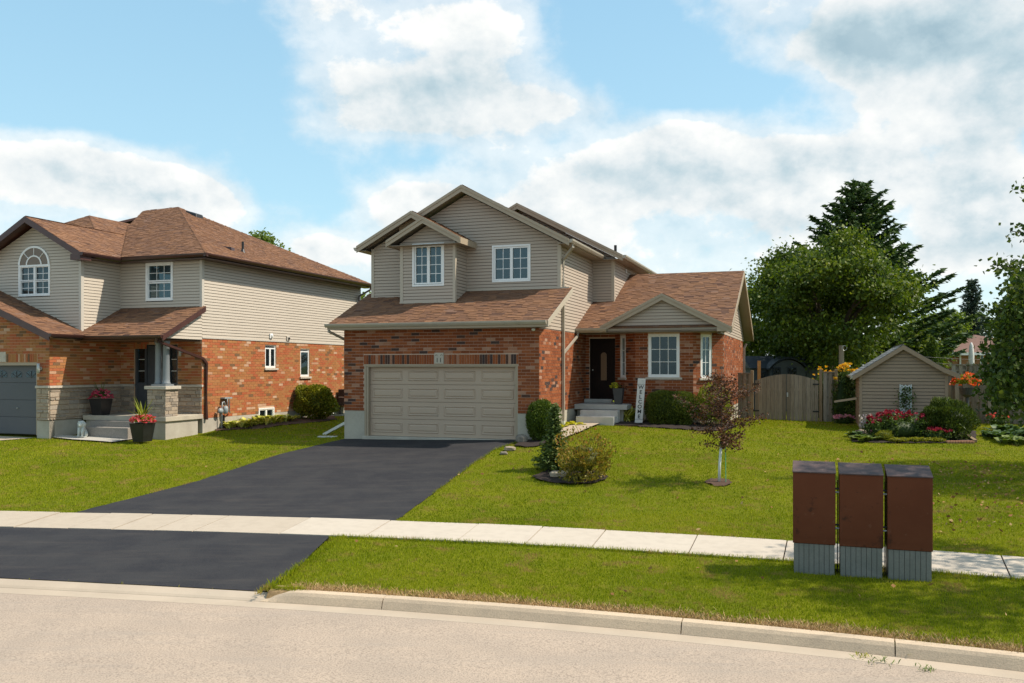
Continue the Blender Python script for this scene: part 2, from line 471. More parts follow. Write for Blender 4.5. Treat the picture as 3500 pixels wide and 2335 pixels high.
m, N, b = new_mat('grass_blade')
at = N.n('ShaderNodeAttribute', attribute_name='tone'); P = pos(N)
f = N.m('ADD', N.m('MULTIPLY_ADD', at.outputs['Fac'], .40, -.28), N.m('ADD', N.m('MULTIPLY', N.noise(P, .33, 3, .6), .75), N.m('MULTIPLY', N.noise(P, 3.2, 3, .6), .42)), clamp=True)
c_ = N.ramp(f, [(.15, (.090, .140, .003)), (.42, (.205, .250, .005)), (.68, (.315, .335, .010)), (.95, (.44, .38, .05))])
c_ = N.mix(N.m('MULTIPLY', N.ss(N.noise(P, 1.9, 5, .65), .52, .66), .85), c_, (.40, .25, .09))
N.put(b.inputs['Base Color'], c_); b.inputs['Roughness'].default_value = .6; b.inputs['Specular IOR Level'].default_value = .15
tr = N.n('ShaderNodeBsdfTranslucent'); N.put(tr.inputs[0], c_)
mx = N.n('ShaderNodeMixShader'); mx.inputs[0].default_value = .42
m.node_tree.links.new(b.outputs[0], mx.inputs[1]); m.node_tree.links.new(tr.outputs[0], mx.inputs[2]); m.node_tree.links.new(mx.outputs[0], m.node_tree.nodes['Material Output'].inputs[0])
toned('dry_grass', [(0, (.32, .19, .075)), (.5, (.46, .29, .13)), (1, (.56, .40, .21))], mott=.3, bmp=0)
simple('straw', (.30, .20, .10), (.20, .13, .06), 14, .95, .8, 50)
toned('dead_leaf', [(0, (.20, .085, .03)), (.5, (.33, .17, .06)), (1, (.45, .30, .13))], mott=.3, bmp=0)
simple('mulch', (.020, .013, .011), (.040, .027, .022), 30, .95, .9, 45)
simple('mulch_red', (.10, .055, .035), (.055, .032, .022), 30, .95, .9, 45)
toned('rock', [(0, (.16, .15, .135)), (.5, (.30, .24, .18)), (1, (.42, .34, .25))], mott=.5, mscale=9, bmp=.9, bscale=18)
# mailbox
m, N, b = new_mat('box_brown'); P = pos(N)
c_ = N.mix(N.ss(N.noise(P, 1.6, 5, .6), .3, .7), (.105, .032, .014), (.125, .040, .018))
c_ = N.mix(N.m('MULTIPLY', N.ss(N.noise(P, 7, 7, .75), .60, .72), .45), c_, (.19, .10, .065))
c_ = N.mix(N.m('MULTIPLY', N.ss(N.noise(P, 3.3, 6, .75), .56, .66), .7), c_, (.034, .016, .010))
N.put(b.inputs['Base Color'], c_); b.inputs['Roughness'].default_value = .6; b.inputs['Specular IOR Level'].default_value = .12
m, N, b = new_mat('box_cap'); P = pos(N)
c_ = N.mix(N.ss(N.noise(P, 3.5, 6, .7), .36, .64), (.10, .060, .052), (.045, .032, .032))
c_ = N.mix(N.m('MULTIPLY', N.ss(N.noise(P, 18, 5, .75), .55, .75), .6), c_, (.19, .13, .115))
N.put(b.inputs['Base Color'], c_); b.inputs['Roughness'].default_value = .65; b.inputs['Specular IOR Level'].default_value = .3
simple('box_skirt', (.185, .185, .165), (.15, .155, .138), 3, .5, .1, 20, .4, fine=.25)
simple('galvanised', (.50, .52, .50), (.40, .42, .41), 12, .4, 0, 60, .5, .3)
# wood
def wood(name, stops, streak=.6):
    m, N, b = new_mat(name)
    at = N.n('ShaderNodeAttribute', attribute_name='tone'); P = pos(N)
    mp = N.n('ShaderNodeMapping'); N.put(mp.inputs[0], P); mp.inputs['Scale'].default_value = (9, 9, .7)
    col = N.ramp(at.outputs['Fac'], stops)
    col = N.mix(N.m('MULTIPLY', N.ss(N.noise(mp.outputs[0], 3.5, 6, .7), .38, .70), streak), col, N.mix(1, col, (.42, .42, .40), 'MULTIPLY'))
    N.put(b.inputs['Base Color'], col); b.inputs['Roughness'].default_value = .9; b.inputs['Specular IOR Level'].default_value = .15
    bump(N, b, N.noise(mp.outputs[0], 12, 4, .6), .4)
wood('fence_wood', [(0, (.19, .155, .115)), (.4, (.27, .225, .17)), (.75, (.34, .285, .215)), (1, (.30, .27, .225))])
wood('post_wood', [(0, (.24, .17, .10)), (1, (.32, .235, .145))])
wood('bark', [(0, (.075, .055, .042)), (1, (.11, .085, .065))])
simple('fresh_wood', (.42, .20, .06), (.36, .165, .05), 6, .7)
wood('old_pole', [(0, (.27, .215, .15)), (1, (.30, .24, .17))])
# plants
leafy('leaf_maple', [(0, (.017, .036, .005)), (.35, (.045, .078, .008)), (.7, (.105, .145, .014)), (1, (.20, .22, .03))], .35, big=.7, bigamt=.6)
leafy('leaf_maple_light', [(0, (.065, .10, .010)), (.5, (.115, .165, .02)), (1, (.20, .23, .05))], .4)
leafy('leaf_street', [(0, (.022, .048, .008)), (.5, (.060, .098, .014)), (1, (.13, .16, .03))], .35)
leafy('needle_spruce', [(0, (.016, .040, .012)), (.5, (.042, .080, .022)), (1, (.10, .14, .04))], .2, .6)
leafy('needle_blue', [(0, (.024, .045, .034)), (.5, (.046, .075, .052)), (1, (.085, .115, .075))], .1, .6)
leafy('needle_dwarf', [(0, (.030, .055, .012)), (.5, (.07, .11, .022)), (1, (.16, .19, .05))], .15, .6)
leafy('leaf_cedar', [(0, (.028, .056, .007)), (.5, (.075, .115, .012)), (1, (.14, .18, .022))], .2, .6, big=3)
leafy('leaf_hedge', [(0, (.028, .048, .007)), (.5, (.090, .115, .012)), (1, (.19, .20, .026))], .2, .6, big=2.5)
leafy('leaf_spirea', [(0, (.07, .075, .010)), (.35, (.19, .17, .020)), (.65, (.30, .21, .026)), (.85, (.36, .14, .034)), (1, (.34, .09, .034))], .3, big=4, bigamt=.5)
leafy('leaf_gold', [(0, (.075, .095, .008)), (.5, (.21, .215, .018)), (1, (.38, .34, .04))], .35, big=4)
leafy('leaf_limebush', [(0, (.09, .11, .010)), (.5, (.22, .25, .022)), (1, (.36, .36, .05))], .35, big=3)
leafy('leaf_purple', [(0, (.028, .014, .009)), (.5, (.095, .036, .022)), (.85, (.18, .07, .035)), (1, (.24, .14, .08))], .25, big=5)
leafy('leaf_green', [(0, (.030, .055, .010)), (.5, (.070, .115, .020)), (1, (.13, .18, .04))], .3, big=4)
leafy('leaf_hosta', [(0, (.055, .085, .016)), (.5, (.10, .15, .028)), (1, (.19, .23, .06))], .25, big=6, bigamt=.2)
leafy('leaf_hosta_dark', [(0, (.025, .055, .018)), (.5, (.05, .095, .028)), (1, (.10, .15, .05))], .25, big=6, bigamt=.2)
leafy('leaf_lime', [(0, (.28, .30, .015)), (.5, (.42, .40, .02)), (1, (.55, .50, .05))], .3, big=6, bigamt=.2)
leafy('leaf_variegated', [(0, (.16, .18, .015)), (.45, (.32, .32, .03)), (.7, (.58, .53, .10)), (1, (.70, .64, .22))], .25, big=6, bigamt=.2)
leafy('leaf_juniper', [(0, (.022, .042, .008)), (.5, (.062, .095, .014)), (1, (.16, .19, .026))], .2, big=3)
leafy('petal_pink', [(0, (.42, .03, .08)), (.5, (.62, .07, .16)), (1, (.78, .20, .28))], .3)
leafy('petal_coral', [(0, (.52, .04, .06)), (.5, (.72, .10, .13)), (1, (.80, .26, .24))], .3)
leafy('petal_crimson', [(0, (.14, .008, .022)), (.5, (.28, .016, .045)), (1, (.42, .04, .09))], .3)
leafy('petal_yellow', [(0, (.60, .27, .01)), (.5, (.78, .42, .02)), (1, (.85, .60, .10))], .3)
leafy('petal_orange', [(0, (.55, .05, .01)), (.5, (.75, .11, .02)), (1, (.82, .25, .06))], .3)
leafy('petal_rose', [(0, (.50, .14, .25)), (.5, (.68, .26, .38)), (1, (.80, .45, .52))], .3)
leafy('petal_lilac', [(0, (.50, .40, .52)), (1, (.72, .64, .72))], .3)
simple('pot_black', (.010, .010, .012), (.016, .016, .018), 5, .35, 0, 60, .5)
simple('pot_slate', (.050, .056, .062), (.042, .047, .053), 5, .5, 0, 60, .4)
simple('statue', (.50, .52, .48), (.40, .42, .39), 14, .8, .3, 60)
simple('sign_white', (.66, .65, .61), (.58, .57, .53), 6, .7, .15, 30)
simple('white_paint', (.66, .69, .68), (.60, .63, .62), 8, .5)
simple('stake_green', (.10, .42, .22), None, 2, .5)
simple('tree_guard', (.66, .68, .64), (.56, .58, .55), 14, .6)
simple('umbrella_cloth', (.60, .58, .54), (.54, .52, .48), 6, .85)
simple('playhouse_wall', (.06, .07, .072), (.05, .06, .062), 3, .7)  # darkened: the maple's shade is put into this colour
simple('playhouse_roof', (.022, .030, .036), (.018, .025, .03), 3, .7)  # tree shade painted into the roof colour as well
simple('far_brick', (.34, .17, .09), (.30, .145, .075), 8, .9)
simple('far_roof', (.17, .095, .075), (.14, .08, .062), 5, .9)
simple('far_roof_grey', (.23, .18, .15), (.19, .15, .125), 5, .9)
simple('edging_brick', (.40, .21, .13), (.34, .17, .10), 6, .9, .3)
# ------------------------------------------------------------------ terrain: kerb and sidewalk lines, lawn heights
def fitline(pts, z, deg):
    P = np.array([atz(x, y, z)[:2] for x, y in pts])
    c = np.polyfit(P[:, 0], P[:, 1], deg)
    lo, hi = P[:, 0].min(), P[:, 0].max()
    d = np.polyder(c)
    def fn(X):
        X = np.asarray(X, dtype=float)
        Xc = np.clip(X, lo, hi)
        return np.polyval(c, Xc) + np.polyval(d, Xc) * (X - Xc)
    return fn
Z_WALK, Z_KERB, Z_ROAD = -0.90, -1.00, -1.13
walk_far = fitline([(0, 1756), (255, 1759), (516, 1767), (781, 1772), (1200, 1784), (1336, 1788), (1637, 1798), (2000, 1815), (2386, 1839), (2695, 1859), (3172, 1888), (3423, 1909), (3500, 1914)], Z_WALK, 3)
road_edge = fitline([(0, 2029), (408, 2048), (817, 2076), (1200, 2102), (1566, 2126), (2000, 2160), (2410, 2205), (2900, 2257), (3142, 2286), (3500, 2324)], Z_ROAD, 3)
def normal_off(fn, X, d):
    """points of the line y = fn(x) pushed a distance d away from the camera side"""
    X = np.asarray(X, dtype=float); e = .05
    s = (fn(X + e) - fn(X - e)) / (2 * e)
    L = np.sqrt(1 + s * s)
    return X - s / L * d, fn(X) + d / L

ctrl = []
def cp(p, z): ctrl.append((p[0], p[1], z))
cp(hw(0, 0), -.14); cp(hw(3, -.1), -.10); cp(hw(6.26, 0), -.02); cp(hw(-2.5, 0), -.15); cp(hw(-3, 5), -.05)
cp(hw(6.8, 2.9), .25); cp(hw(9, 3.6), .27); cp(hw(11, 4.8), .24); cp(hw(11.2, 9), .16); cp(hw(6.4, 1.2), .10)
cp((9.1, 33, 0), .14); cp((11.3, 32.2, 0), .07); cp(atY(2940, 1466, 28.8), .05); cp(atY(3240, 1466, 28.0), .05); cp((9.6, 27.0, 0), -.06)
cp(atY(2915, 1515, 25.9), -.15); cp(atY(3345, 1515, 25.4), -.17); cp((16, 27, 0), .0); cp((22, 20, 0), -.4); cp((30, 30, 0), .0)
cp(hw(-5.4, 0.3), -.14); cp(hw(-5.4, 1.4), .02); cp(hw(-5.4, 3.3), .10); cp(hw(-5.4, 6), .08); cp(hw(-5.4, 9.5), .08); cp(hw(-9, -2.7), -.15); cp(hw(-6.8, -3.0), -.20); cp(hw(-15, -3), -.15); cp(hw(-22, 0), -.1); cp(hw(-22, -7), -.5)
for X in (-40, -25, -14, -9, -5, -1.5, 2, 5, 8, 11, 16, 24):
    cp((X, float(walk_far(X)), 0), -.885)
    a, b_ = normal_off(walk_far, X, -1.45); cp((float(a), float(b_), 0), -.915)
    a, b_ = normal_off(road_edge, X, .62); cp((float(a), float(b_), 0), -1.015)
for X in (-40, -15, 0, 15, 35):
    cp((X, 48, 0), .12); cp((X, 80, 0), .12)
CT = np.array(ctrl)
def _phi(r2):
    return 0.5 * r2 * np.log(r2 + 1e-9)
def _solve():
    n = len(CT)
    D = ((CT[:, None, :2] - CT[None, :, :2]) ** 2).sum(-1)
    A = np.zeros((n + 3, n + 3)); A[:n, :n] = _phi(D) + np.eye(n) * 1.5
    A[:n, n] = 1; A[:n, n + 1:] = CT[:, :2]; A[n, :n] = 1; A[n + 1:, :n] = CT[:, :2].T
    return np.linalg.solve(A, np.concatenate([CT[:, 2], [0, 0, 0]]))
_W = _solve()
def ground(X, Y):
    X = np.asarray(X, dtype=float); Y = np.asarray(Y, dtype=float)
    sh = X.shape; P = np.stack([X.ravel(), Y.ravel()], 1)
    out = np.empty(len(P))
    for i in range(0, len(P), 20000):
        Q = P[i:i + 20000]
        D = ((Q[:, None, :] - CT[None, :, :2]) ** 2).sum(-1)
        out[i:i + 20000] = _phi(D) @ _W[:-3] + _W[-3] + Q @ _W[-2:]
    # the boulevard and verge stay under the pavement lines
    return np.clip(out, -1.02, .42).reshape(sh)
def gz(x, y): return float(ground(np.array([x]), np.array([y]))[0])
def gp(px, py):
    """where the ray through a photo pixel meets the ground"""
    t = np.linspace(8, 70, 900)
    X = (px - CX) / FPX * t; z = HC - (py - CY) / FPX * t
    d = z - ground(X, t)
    k = int(np.argmax(d <= 0)) if (d <= 0).any() else len(t) - 1
    a = t[k - 1] + (t[k] - t[k - 1]) * d[k - 1] / (d[k - 1] - d[k]) if k else t[0]
    x = (px - CX) / FPX * a
    return (x, float(a), gz(x, a))

# polygons on the ground, in world xy
def inpoly(X, Y, poly):
    X = np.asarray(X); Y = np.asarray(Y); c = np.zeros(X.shape, bool); n = len(poly)
    for i in range(n):
        x1, y1 = poly[i][:2]; x2, y2 = poly[(i + 1) % n][:2]
        cond = ((y1 > Y) != (y2 > Y))
        xi = (x2 - x1) * (Y - y1) / (y2 - y1 + 1e-12) + x1
        c ^= cond & (X < xi)
    return c
def resample(poly, step=.35):
    out = []
    n = len(poly)
    for i in range(n):
        a = np.array(poly[i][:2]); b_ = np.array(poly[(i + 1) % n][:2])
        k = max(1, int(np.linalg.norm(b_ - a) / step))
        for j in range(k):
            out.append(tuple(a + (b_ - a) * j / k))
    return out
def sheet(name, poly, mat, off, parent=None, step=.35, rag=0.0, thick=.0):
    """a surface laid on the ground inside a polygon"""
    import bmesh
    from mathutils.geometry import delaunay_2d_cdt
    bd = resample(poly, step)
    if rag:
        bd = [(x + random.uniform(-rag, rag), y + random.uniform(-rag, rag)) for x, y in bd]
    xs = [p[0] for p in bd]; ys = [p[1] for p in bd]
    gx, gy = np.meshgrid(np.arange(min(xs), max(xs), step), np.arange(min(ys), max(ys), step))
    gx = gx + RNG.uniform(-.05, .05, gx.shape); gy = gy + RNG.uniform(-.05, .05, gy.shape)
    ins = inpoly(gx.ravel(), gy.ravel(), bd)
    pts = [Vector(p) for p in bd] + [Vector(p) for p in zip(gx.ravel()[ins], gy.ravel()[ins])]
    n = len(bd)
    r = delaunay_2d_cdt(pts, [], [list(range(n))], 1, 1e-5)
    V2, F = r[0], r[2]
    A = np.array([(p.x, p.y) for p in V2])
    z = ground(A[:, 0], A[:, 1]) + off
    return mesh_obj(name, [(x, y, zz) for (x, y), zz in zip(A, z)], F, mat, parent, None, True)

# lawn sheet (one sheet out to the horizon: fine near, coarse far)
XS = np.concatenate([[-3000, -900, -300, -120], np.linspace(-60, -22, 20), np.arange(-21.5, 22, .45), np.linspace(23, 60, 20), [120, 300, 900, 3000]])
def lawn_rows(x):
    y0 = float(normal_off(road_edge, np.clip(x, -45, 26), .40)[1])
    return y0
tt = np.concatenate([np.linspace(0, 1, 75) ** 1.25 * .9, [1.0]])
GV = []
NY = 84
for x in XS:
    y0 = lawn_rows(x)
    ys = np.concatenate([y0 + np.linspace(0, 1, 76) ** 1.2 * (48 - y0), [55, 65, 90, 140, 300, 700, 1500, 3000]])
    GV.append(np.stack([np.full(NY, x), ys], 1))
GV = np.array(GV)
xc = np.clip(GV[..., 0], -45, 45); yc = np.clip(GV[..., 1], -50, 85)
gzv = ground(xc, yc)
V3 = np.concatenate([GV, gzv[..., None]], -1).reshape(-1, 3)
nx = len(XS)
idx = np.arange(nx * NY).reshape(nx, NY)
FQ = np.stack([idx[:-1, :-1], idx[1:, :-1], idx[1:, 1:], idx[:-1, 1:]], -1).reshape(-1, 4)
lawn = arr_mesh('lawn', V3, FQ, 'turf', None, None, 4)
lawn.data.polygons.foreach_set('use_smooth', [True] * len(FQ))
struct(lawn)

# road, with a light crown, running out of sight both ways and behind the camera
rx = np.concatenate([np.linspace(-60, -16, 12), np.linspace(-15, 10, 51), np.linspace(11, 40, 10)])
rv = []; 
for x in rx:
    for k, dd in enumerate((0, -.5, -1.5, -4, -9, -14, -40)):
        a, b_ = (x, float(road_edge(x)) + dd * 1.06)
        rv.append((a, b_, Z_ROAD + min(.10, .022 * -dd) + .004))
rf = []
for i in range(len(rx) - 1):
    for k in range(6):
        rf.append((i * 7 + k + 1, (i + 1) * 7 + k + 1, (i + 1) * 7 + k, i * 7 + k))
road = struct(mesh_obj('road', rv, rf, 'road', None, None, True))

# kerb: profile swept along the road edge; gutter pan in front; dropped in front of the drive
def profile_strip(name, X0, X1, prof, mat, parent, n=14, endcap=True):
    X = np.linspace(X0, X1, n); vs = []; fs = []; m_ = len(prof)
    for x in X:
        for (d, z) in prof:
            a, b_ = normal_off(road_edge, x, d); vs.append((float(a), float(b_), z))
    for i in range(n - 1):
        for k in range(m_ - 1):
            fs.append((i * m_ + k, (i + 1) * m_ + k, (i + 1) * m_ + k + 1, i * m_ + k + 1))
    if endcap:
        fs.append(tuple(range(m_))); fs.append(tuple((n - 1) * m_ + k for k in range(m_ - 1, -1, -1)))
    return mesh_obj(name, vs, fs, mat, parent)
gutter = struct(profile_strip('gutter_pan', -50, 24, [(0, -1.3), (0, Z_ROAD + .006), (.27, Z_ROAD + .0), (.34, Z_ROAD + .012), (.34, -1.3)], 'gutter_concrete', None, 120))
def rx_of(px, py, z): return atz(px, py, z)[0]
XK0 = rx_of(868, 2045, -1.06)
kprof = [(.285, -1.2), (.285, Z_ROAD + .008), (.33, Z_KERB - .03), (.36, Z_KERB + .008), (.50, Z_KERB + .012), (.50, -1.2)]
kerb = struct(profile_strip('kerb', XK0 + .5, 24, [(.36, -1.3), (.36, -1.04), (.47, -1.03), (.47, -1.3)], 'dark_soil', None, 60))
kx = [XK0] + [rx_of(px, py, Z_KERB) for px, py in ((1280, 2060), (2312, 2150), (3046, 2220))]
kx += [kx[-1] + 3.3 * (i + 1) for i in range(5)]
for i in range(len(kx) - 1):
    k_ = profile_strip('kerb_stone', kx[i] + (.006 if i else 0), kx[i + 1] - .006, kprof, 'kerb_concrete', kerb, 16)
    if i == 0:      # the drop at the driveway: the first stone ramps down
        me = k_.data; wl = k_.matrix_basis.translation
        for v in me.vertices:
            fr = (v.co.x + (XK0 + kx[1]) / 2 - XK0) / .42
            wz = v.co.z + k_.location.z + kerb.location.z
            if fr < 1 and wz > Z_ROAD + .01:
                v.co.z -= (wz - (Z_ROAD + .02)) * (1 - max(0, fr)) ** 1.3
drop = struct(profile_strip('dropped_kerb', -14.5, XK0 + .30, [(.288, -1.2), (.288, Z_ROAD + .006), (.33, Z_ROAD + .030), (.52, Z_ROAD + .070), (.52, -1.2)], 'gutter_concrete', None, 60))
kleft = struct(profile_strip('kerb_beyond_drive', -45, -14.51, kprof, 'kerb_concrete', None, 40))

verge_bank = struct(profile_strip('verge_bank', XK0 + .06, XK0 + .75, [(.335, -1.2), (.335, -1.085), (.40, -1.01), (.50, -.992), (.66, -.99), (.66, -1.2)], 'straw', None, 12))
# sidewalk: bed and slabs
jx = [rx_of(px, py, Z_WALK) for px, py in ((-1500, 1735), (-1080, 1740), (-700, 1745), (-330, 1750), (-30, 1756), (210, 1759), (372, 1765), (516, 1768), (650, 1771), (781, 1772), (1060, 1780), (1336, 1787), (1637, 1798), (1856, 1806), (2070, 1820), (2386, 1839), (2695, 1859), (3050, 1880), (3423, 1909), (3800, 1935), (4200, 1965))]
walk_w = 1.42
wv = []
Xw = np.linspace(jx[0], jx[-1], 80)
sw = [normal_off(walk_far, Xw, d) for d in (.02, -walk_w - .02)]
pts = [(float(sw[0][0][i]), float(sw[0][1][i])) for i in range(80)] + [(float(sw[1][0][i]), float(sw[1][1][i])) for i in range(79, -1, -1)]
WALK_POLY = pts
mb = MB()
for i in range(79):
    q = [pts[i], pts[i + 1], pts[158 - i], pts[159 - i]]
    mb.add([(x, y, gz(x, y) + .004) for x, y in q], [(0, 3, 2, 1)])
sidewalk = struct(mb.build('sidewalk', 'dark_soil'))
tones = [.5, .5, .45, .5, .15, .1, .15, .12, .18, .2, .75, .78, .8, .72, .8, .74, .7, .72, .62, .6]
for i in range(len(jx) - 1):
    g = .010 if i > 8 else .014
    n = 5; top = []; 
    A = np.linspace(jx[i] + g, jx[i + 1] - g, n)
    fa = normal_off(walk_far, A, 0); na = normal_off(walk_far, A, -walk_w)
    mb = MB()
    dz = random.uniform(-.006, .006)
    for k in range(n - 1):
        q = [(fa[0][k], fa[1][k]), (fa[0][k + 1], fa[1][k + 1]), (na[0][k + 1], na[1][k + 1]), (na[0][k], na[1][k])]
        zt = [gz(x, y) + .030 + dz for x, y in q]
        mb.hexa([(x, y, z - .1) for (x, y), z in zip(q[::-1], zt[::-1])] + [(x, y, z) for (x, y), z in zip(q[::-1], zt[::-1])], tones[min(i, len(tones) - 1)] + random.uniform(-.05, .05))
    mb.build('paving_slab', 'slab_concrete', sidewalk)

# driveway (upper, to the garage) and apron (between sidewalk and gutter)
def wp(px, py): return gp(px, py)[:2]
dl = [hw(.02, -.02)[:2], wp(953, 1556), wp(678, 1646), wp(480, 1698)]
e0 = rx_of(255, 1758, Z_WALK); e1 = rx_of(1350, 1788, Z_WALK)
far = [(float(x), float(walk_far(x)) + .01) for x in np.linspace(e0, e1, 12)]
dr = [wp(1480, 1690), wp(1608, 1594), wp(1690, 1540), hw(5.75, -.02)[:2]]
DRIVE_POLY = dl + far + dr
driveway = struct(sheet('driveway', DRIVE_POLY, 'asphalt_sealed', .022, step=.22, rag=.028))
n0 = rx_of(-900, 1785, Z_WALK); n1 = rx_of(1175, 1836, Z_WALK)
nn = normal_off(walk_far, np.linspace(n0, n1, 26), -walk_w - .005)
gg = normal_off(road_edge, np.linspace(XK0 - .05, -14.4, 24), .525)
AP_POLY = list(zip(nn[0].tolist(), nn[1].tolist())) + [wp(1040, 1922)] + list(zip(gg[0].tolist(), gg[1].tolist()))
apron = struct(sheet('driveway_apron', AP_POLY, 'asphalt_sealed', .022, step=.4, rag=.008))
for v in apron.data.vertices:      # let the apron fall to the dropped kerb
    wx, wy = v.co.x + apron.location.x, v.co.y + apron.location.y
    k = max(0, 1 - (wy - float(normal_off(road_edge, wx, .525)[1])) / 1.6)
    v.co.z += (Z_ROAD + .078 - (v.co.z + apron.location.z)) * k
me = lawn.data; co = np.empty(len(me.vertices) * 3, np.float32); me.vertices.foreach_get('co', co); co = co.reshape(-1, 3)
lx, ly = co[:, 0] + lawn.location.x, co[:, 1] + lawn.location.y
low = inpoly(lx, ly, AP_POLY) | ((lx < XK0 + .05) & (lx > -14.3) & (ly < normal_off(road_edge, lx, .7)[1]))
co[low, 2] -= .16; me.vertices.foreach_set('co', co.ravel()); me.update()
# verge lowered under the apron is hidden by the dropped kerb's back edge
LD = [hw(-9.3, -2.75)[:2], wp(112, 1499), wp(60, 1503), wp(-10, 1508), wp(-700, 1560), hw(-16, -2.75)[:2]]
left_drive = struct(sheet('concrete_drive', LD, 'gutter_concrete', .02, step=.5))
WK = [wp(1972, 1450), wp(2062, 1450), wp(1985, 1482), wp(1930, 1503), wp(1905, 1522), wp(1895, 1508), wp(1900, 1490), wp(1922, 1472)]
walkway = struct(sheet('walkway', WK, 'slab_concrete', .072, step=.3))
# ------------------------------------------------------------------ house kit (house coordinates: u along the front, v into the lot, z up)
CAMV = Vector((0, 0, HC))
class Wall:
    def __init__(s, a, b):
        s.a = a; s.b = b
        d = math.hypot(b[0] - a[0], b[1] - a[1]); s.L = d
        s.d = ((b[0] - a[0]) / d, (b[1] - a[1]) / d); s.n = (s.d[1], -s.d[0])
    def pt(s, t, z, o=0.0):
        return (s.a[0] + s.d[0] * t + s.n[0] * o, s.a[1] + s.d[1] * t + s.n[1] * o, z)
    def w(s, t, z, o=0.0): return hw(*s.pt(t, z, o))
    def frame(s, t, z, o=0.0):
        p = s.w(t, z, o)
        q = s.w(t + 1, z, o); r_ = s.w(t, z, o - 1)
        X = Vector(q) - Vector(p); Y = Vector(r_) - Vector(p)
        return Matrix(((X.x, Y.x, 0, p[0]), (X.y, Y.y, 0, p[1]), (0, 0, 1, p[2]), (0, 0, 0, 1)))
    def box(s, mb, t0, t1, z0, z1, o0, o1, tone=.5):
        mb.hexa([s.w(t0, z0, o1), s.w(t1, z0, o1), s.w(t1, z0, o0), s.w(t0, z0, o0), s.w(t0, z1, o1), s.w(t1, z1, o1), s.w(t1, z1, o0), s.w(t0, z1, o0)], tone)
    def mkbox(s, name, mat, parent, t0, t1, z0, z1, o0, o1, bevel=0, tone=.5):
        mb = MB(); s.box(mb, t0, t1, z0, z1, o0, o1, tone)
        return mb.build(name, mat, parent, False, bevel)

def cells(t0, t1, z0, z1, ops):
    ts = sorted({t0, t1, *[min(max(o[k], t0), t1) for o in ops for k in (0, 1)]})
    zs = sorted({z0, z1, *[min(max(o[k], z0), z1) for o in ops for k in (2, 3)]})
    for i in range(len(ts) - 1):
        for j in range(len(zs) - 1):
            a, b, c, d = ts[i], ts[i + 1], zs[j], zs[j + 1]
            if b - a < 1e-4 or d - c < 1e-4: continue
            m_, n_ = (a + b) / 2, (c + d) / 2
            if any(o[0] < m_ < o[1] and o[2] < n_ < o[3] for o in ops): continue
            yield a, b, c, d
def backing(name, wall, t0, t1, z0, z1, ops, mat, parent, thick=.14, o=0.0):
    mb = MB()
    for a, b, c, d in cells(t0, t1, z0, z1, ops):
        wall.box(mb, a, b, c, d, o - thick, o)
    return mb.build(name, mat, parent)
def minus(iv, ops):
    out = [iv]
    for a, b in ops:
        nx_ = []
        for x, y in out:
            if b <= x or a >= y: nx_.append((x, y)); continue
            if a > x: nx_.append((x, a))
            if b < y: nx_.append((b, y))
        out = nx_
    return out
def brick_tone(pale=.13, dark=.13):
    r = random.random()
    if r < dark: return random.uniform(0, .11)
    if r > 1 - pale: return random.uniform(.87, 1)
    return random.uniform(.18, .82)

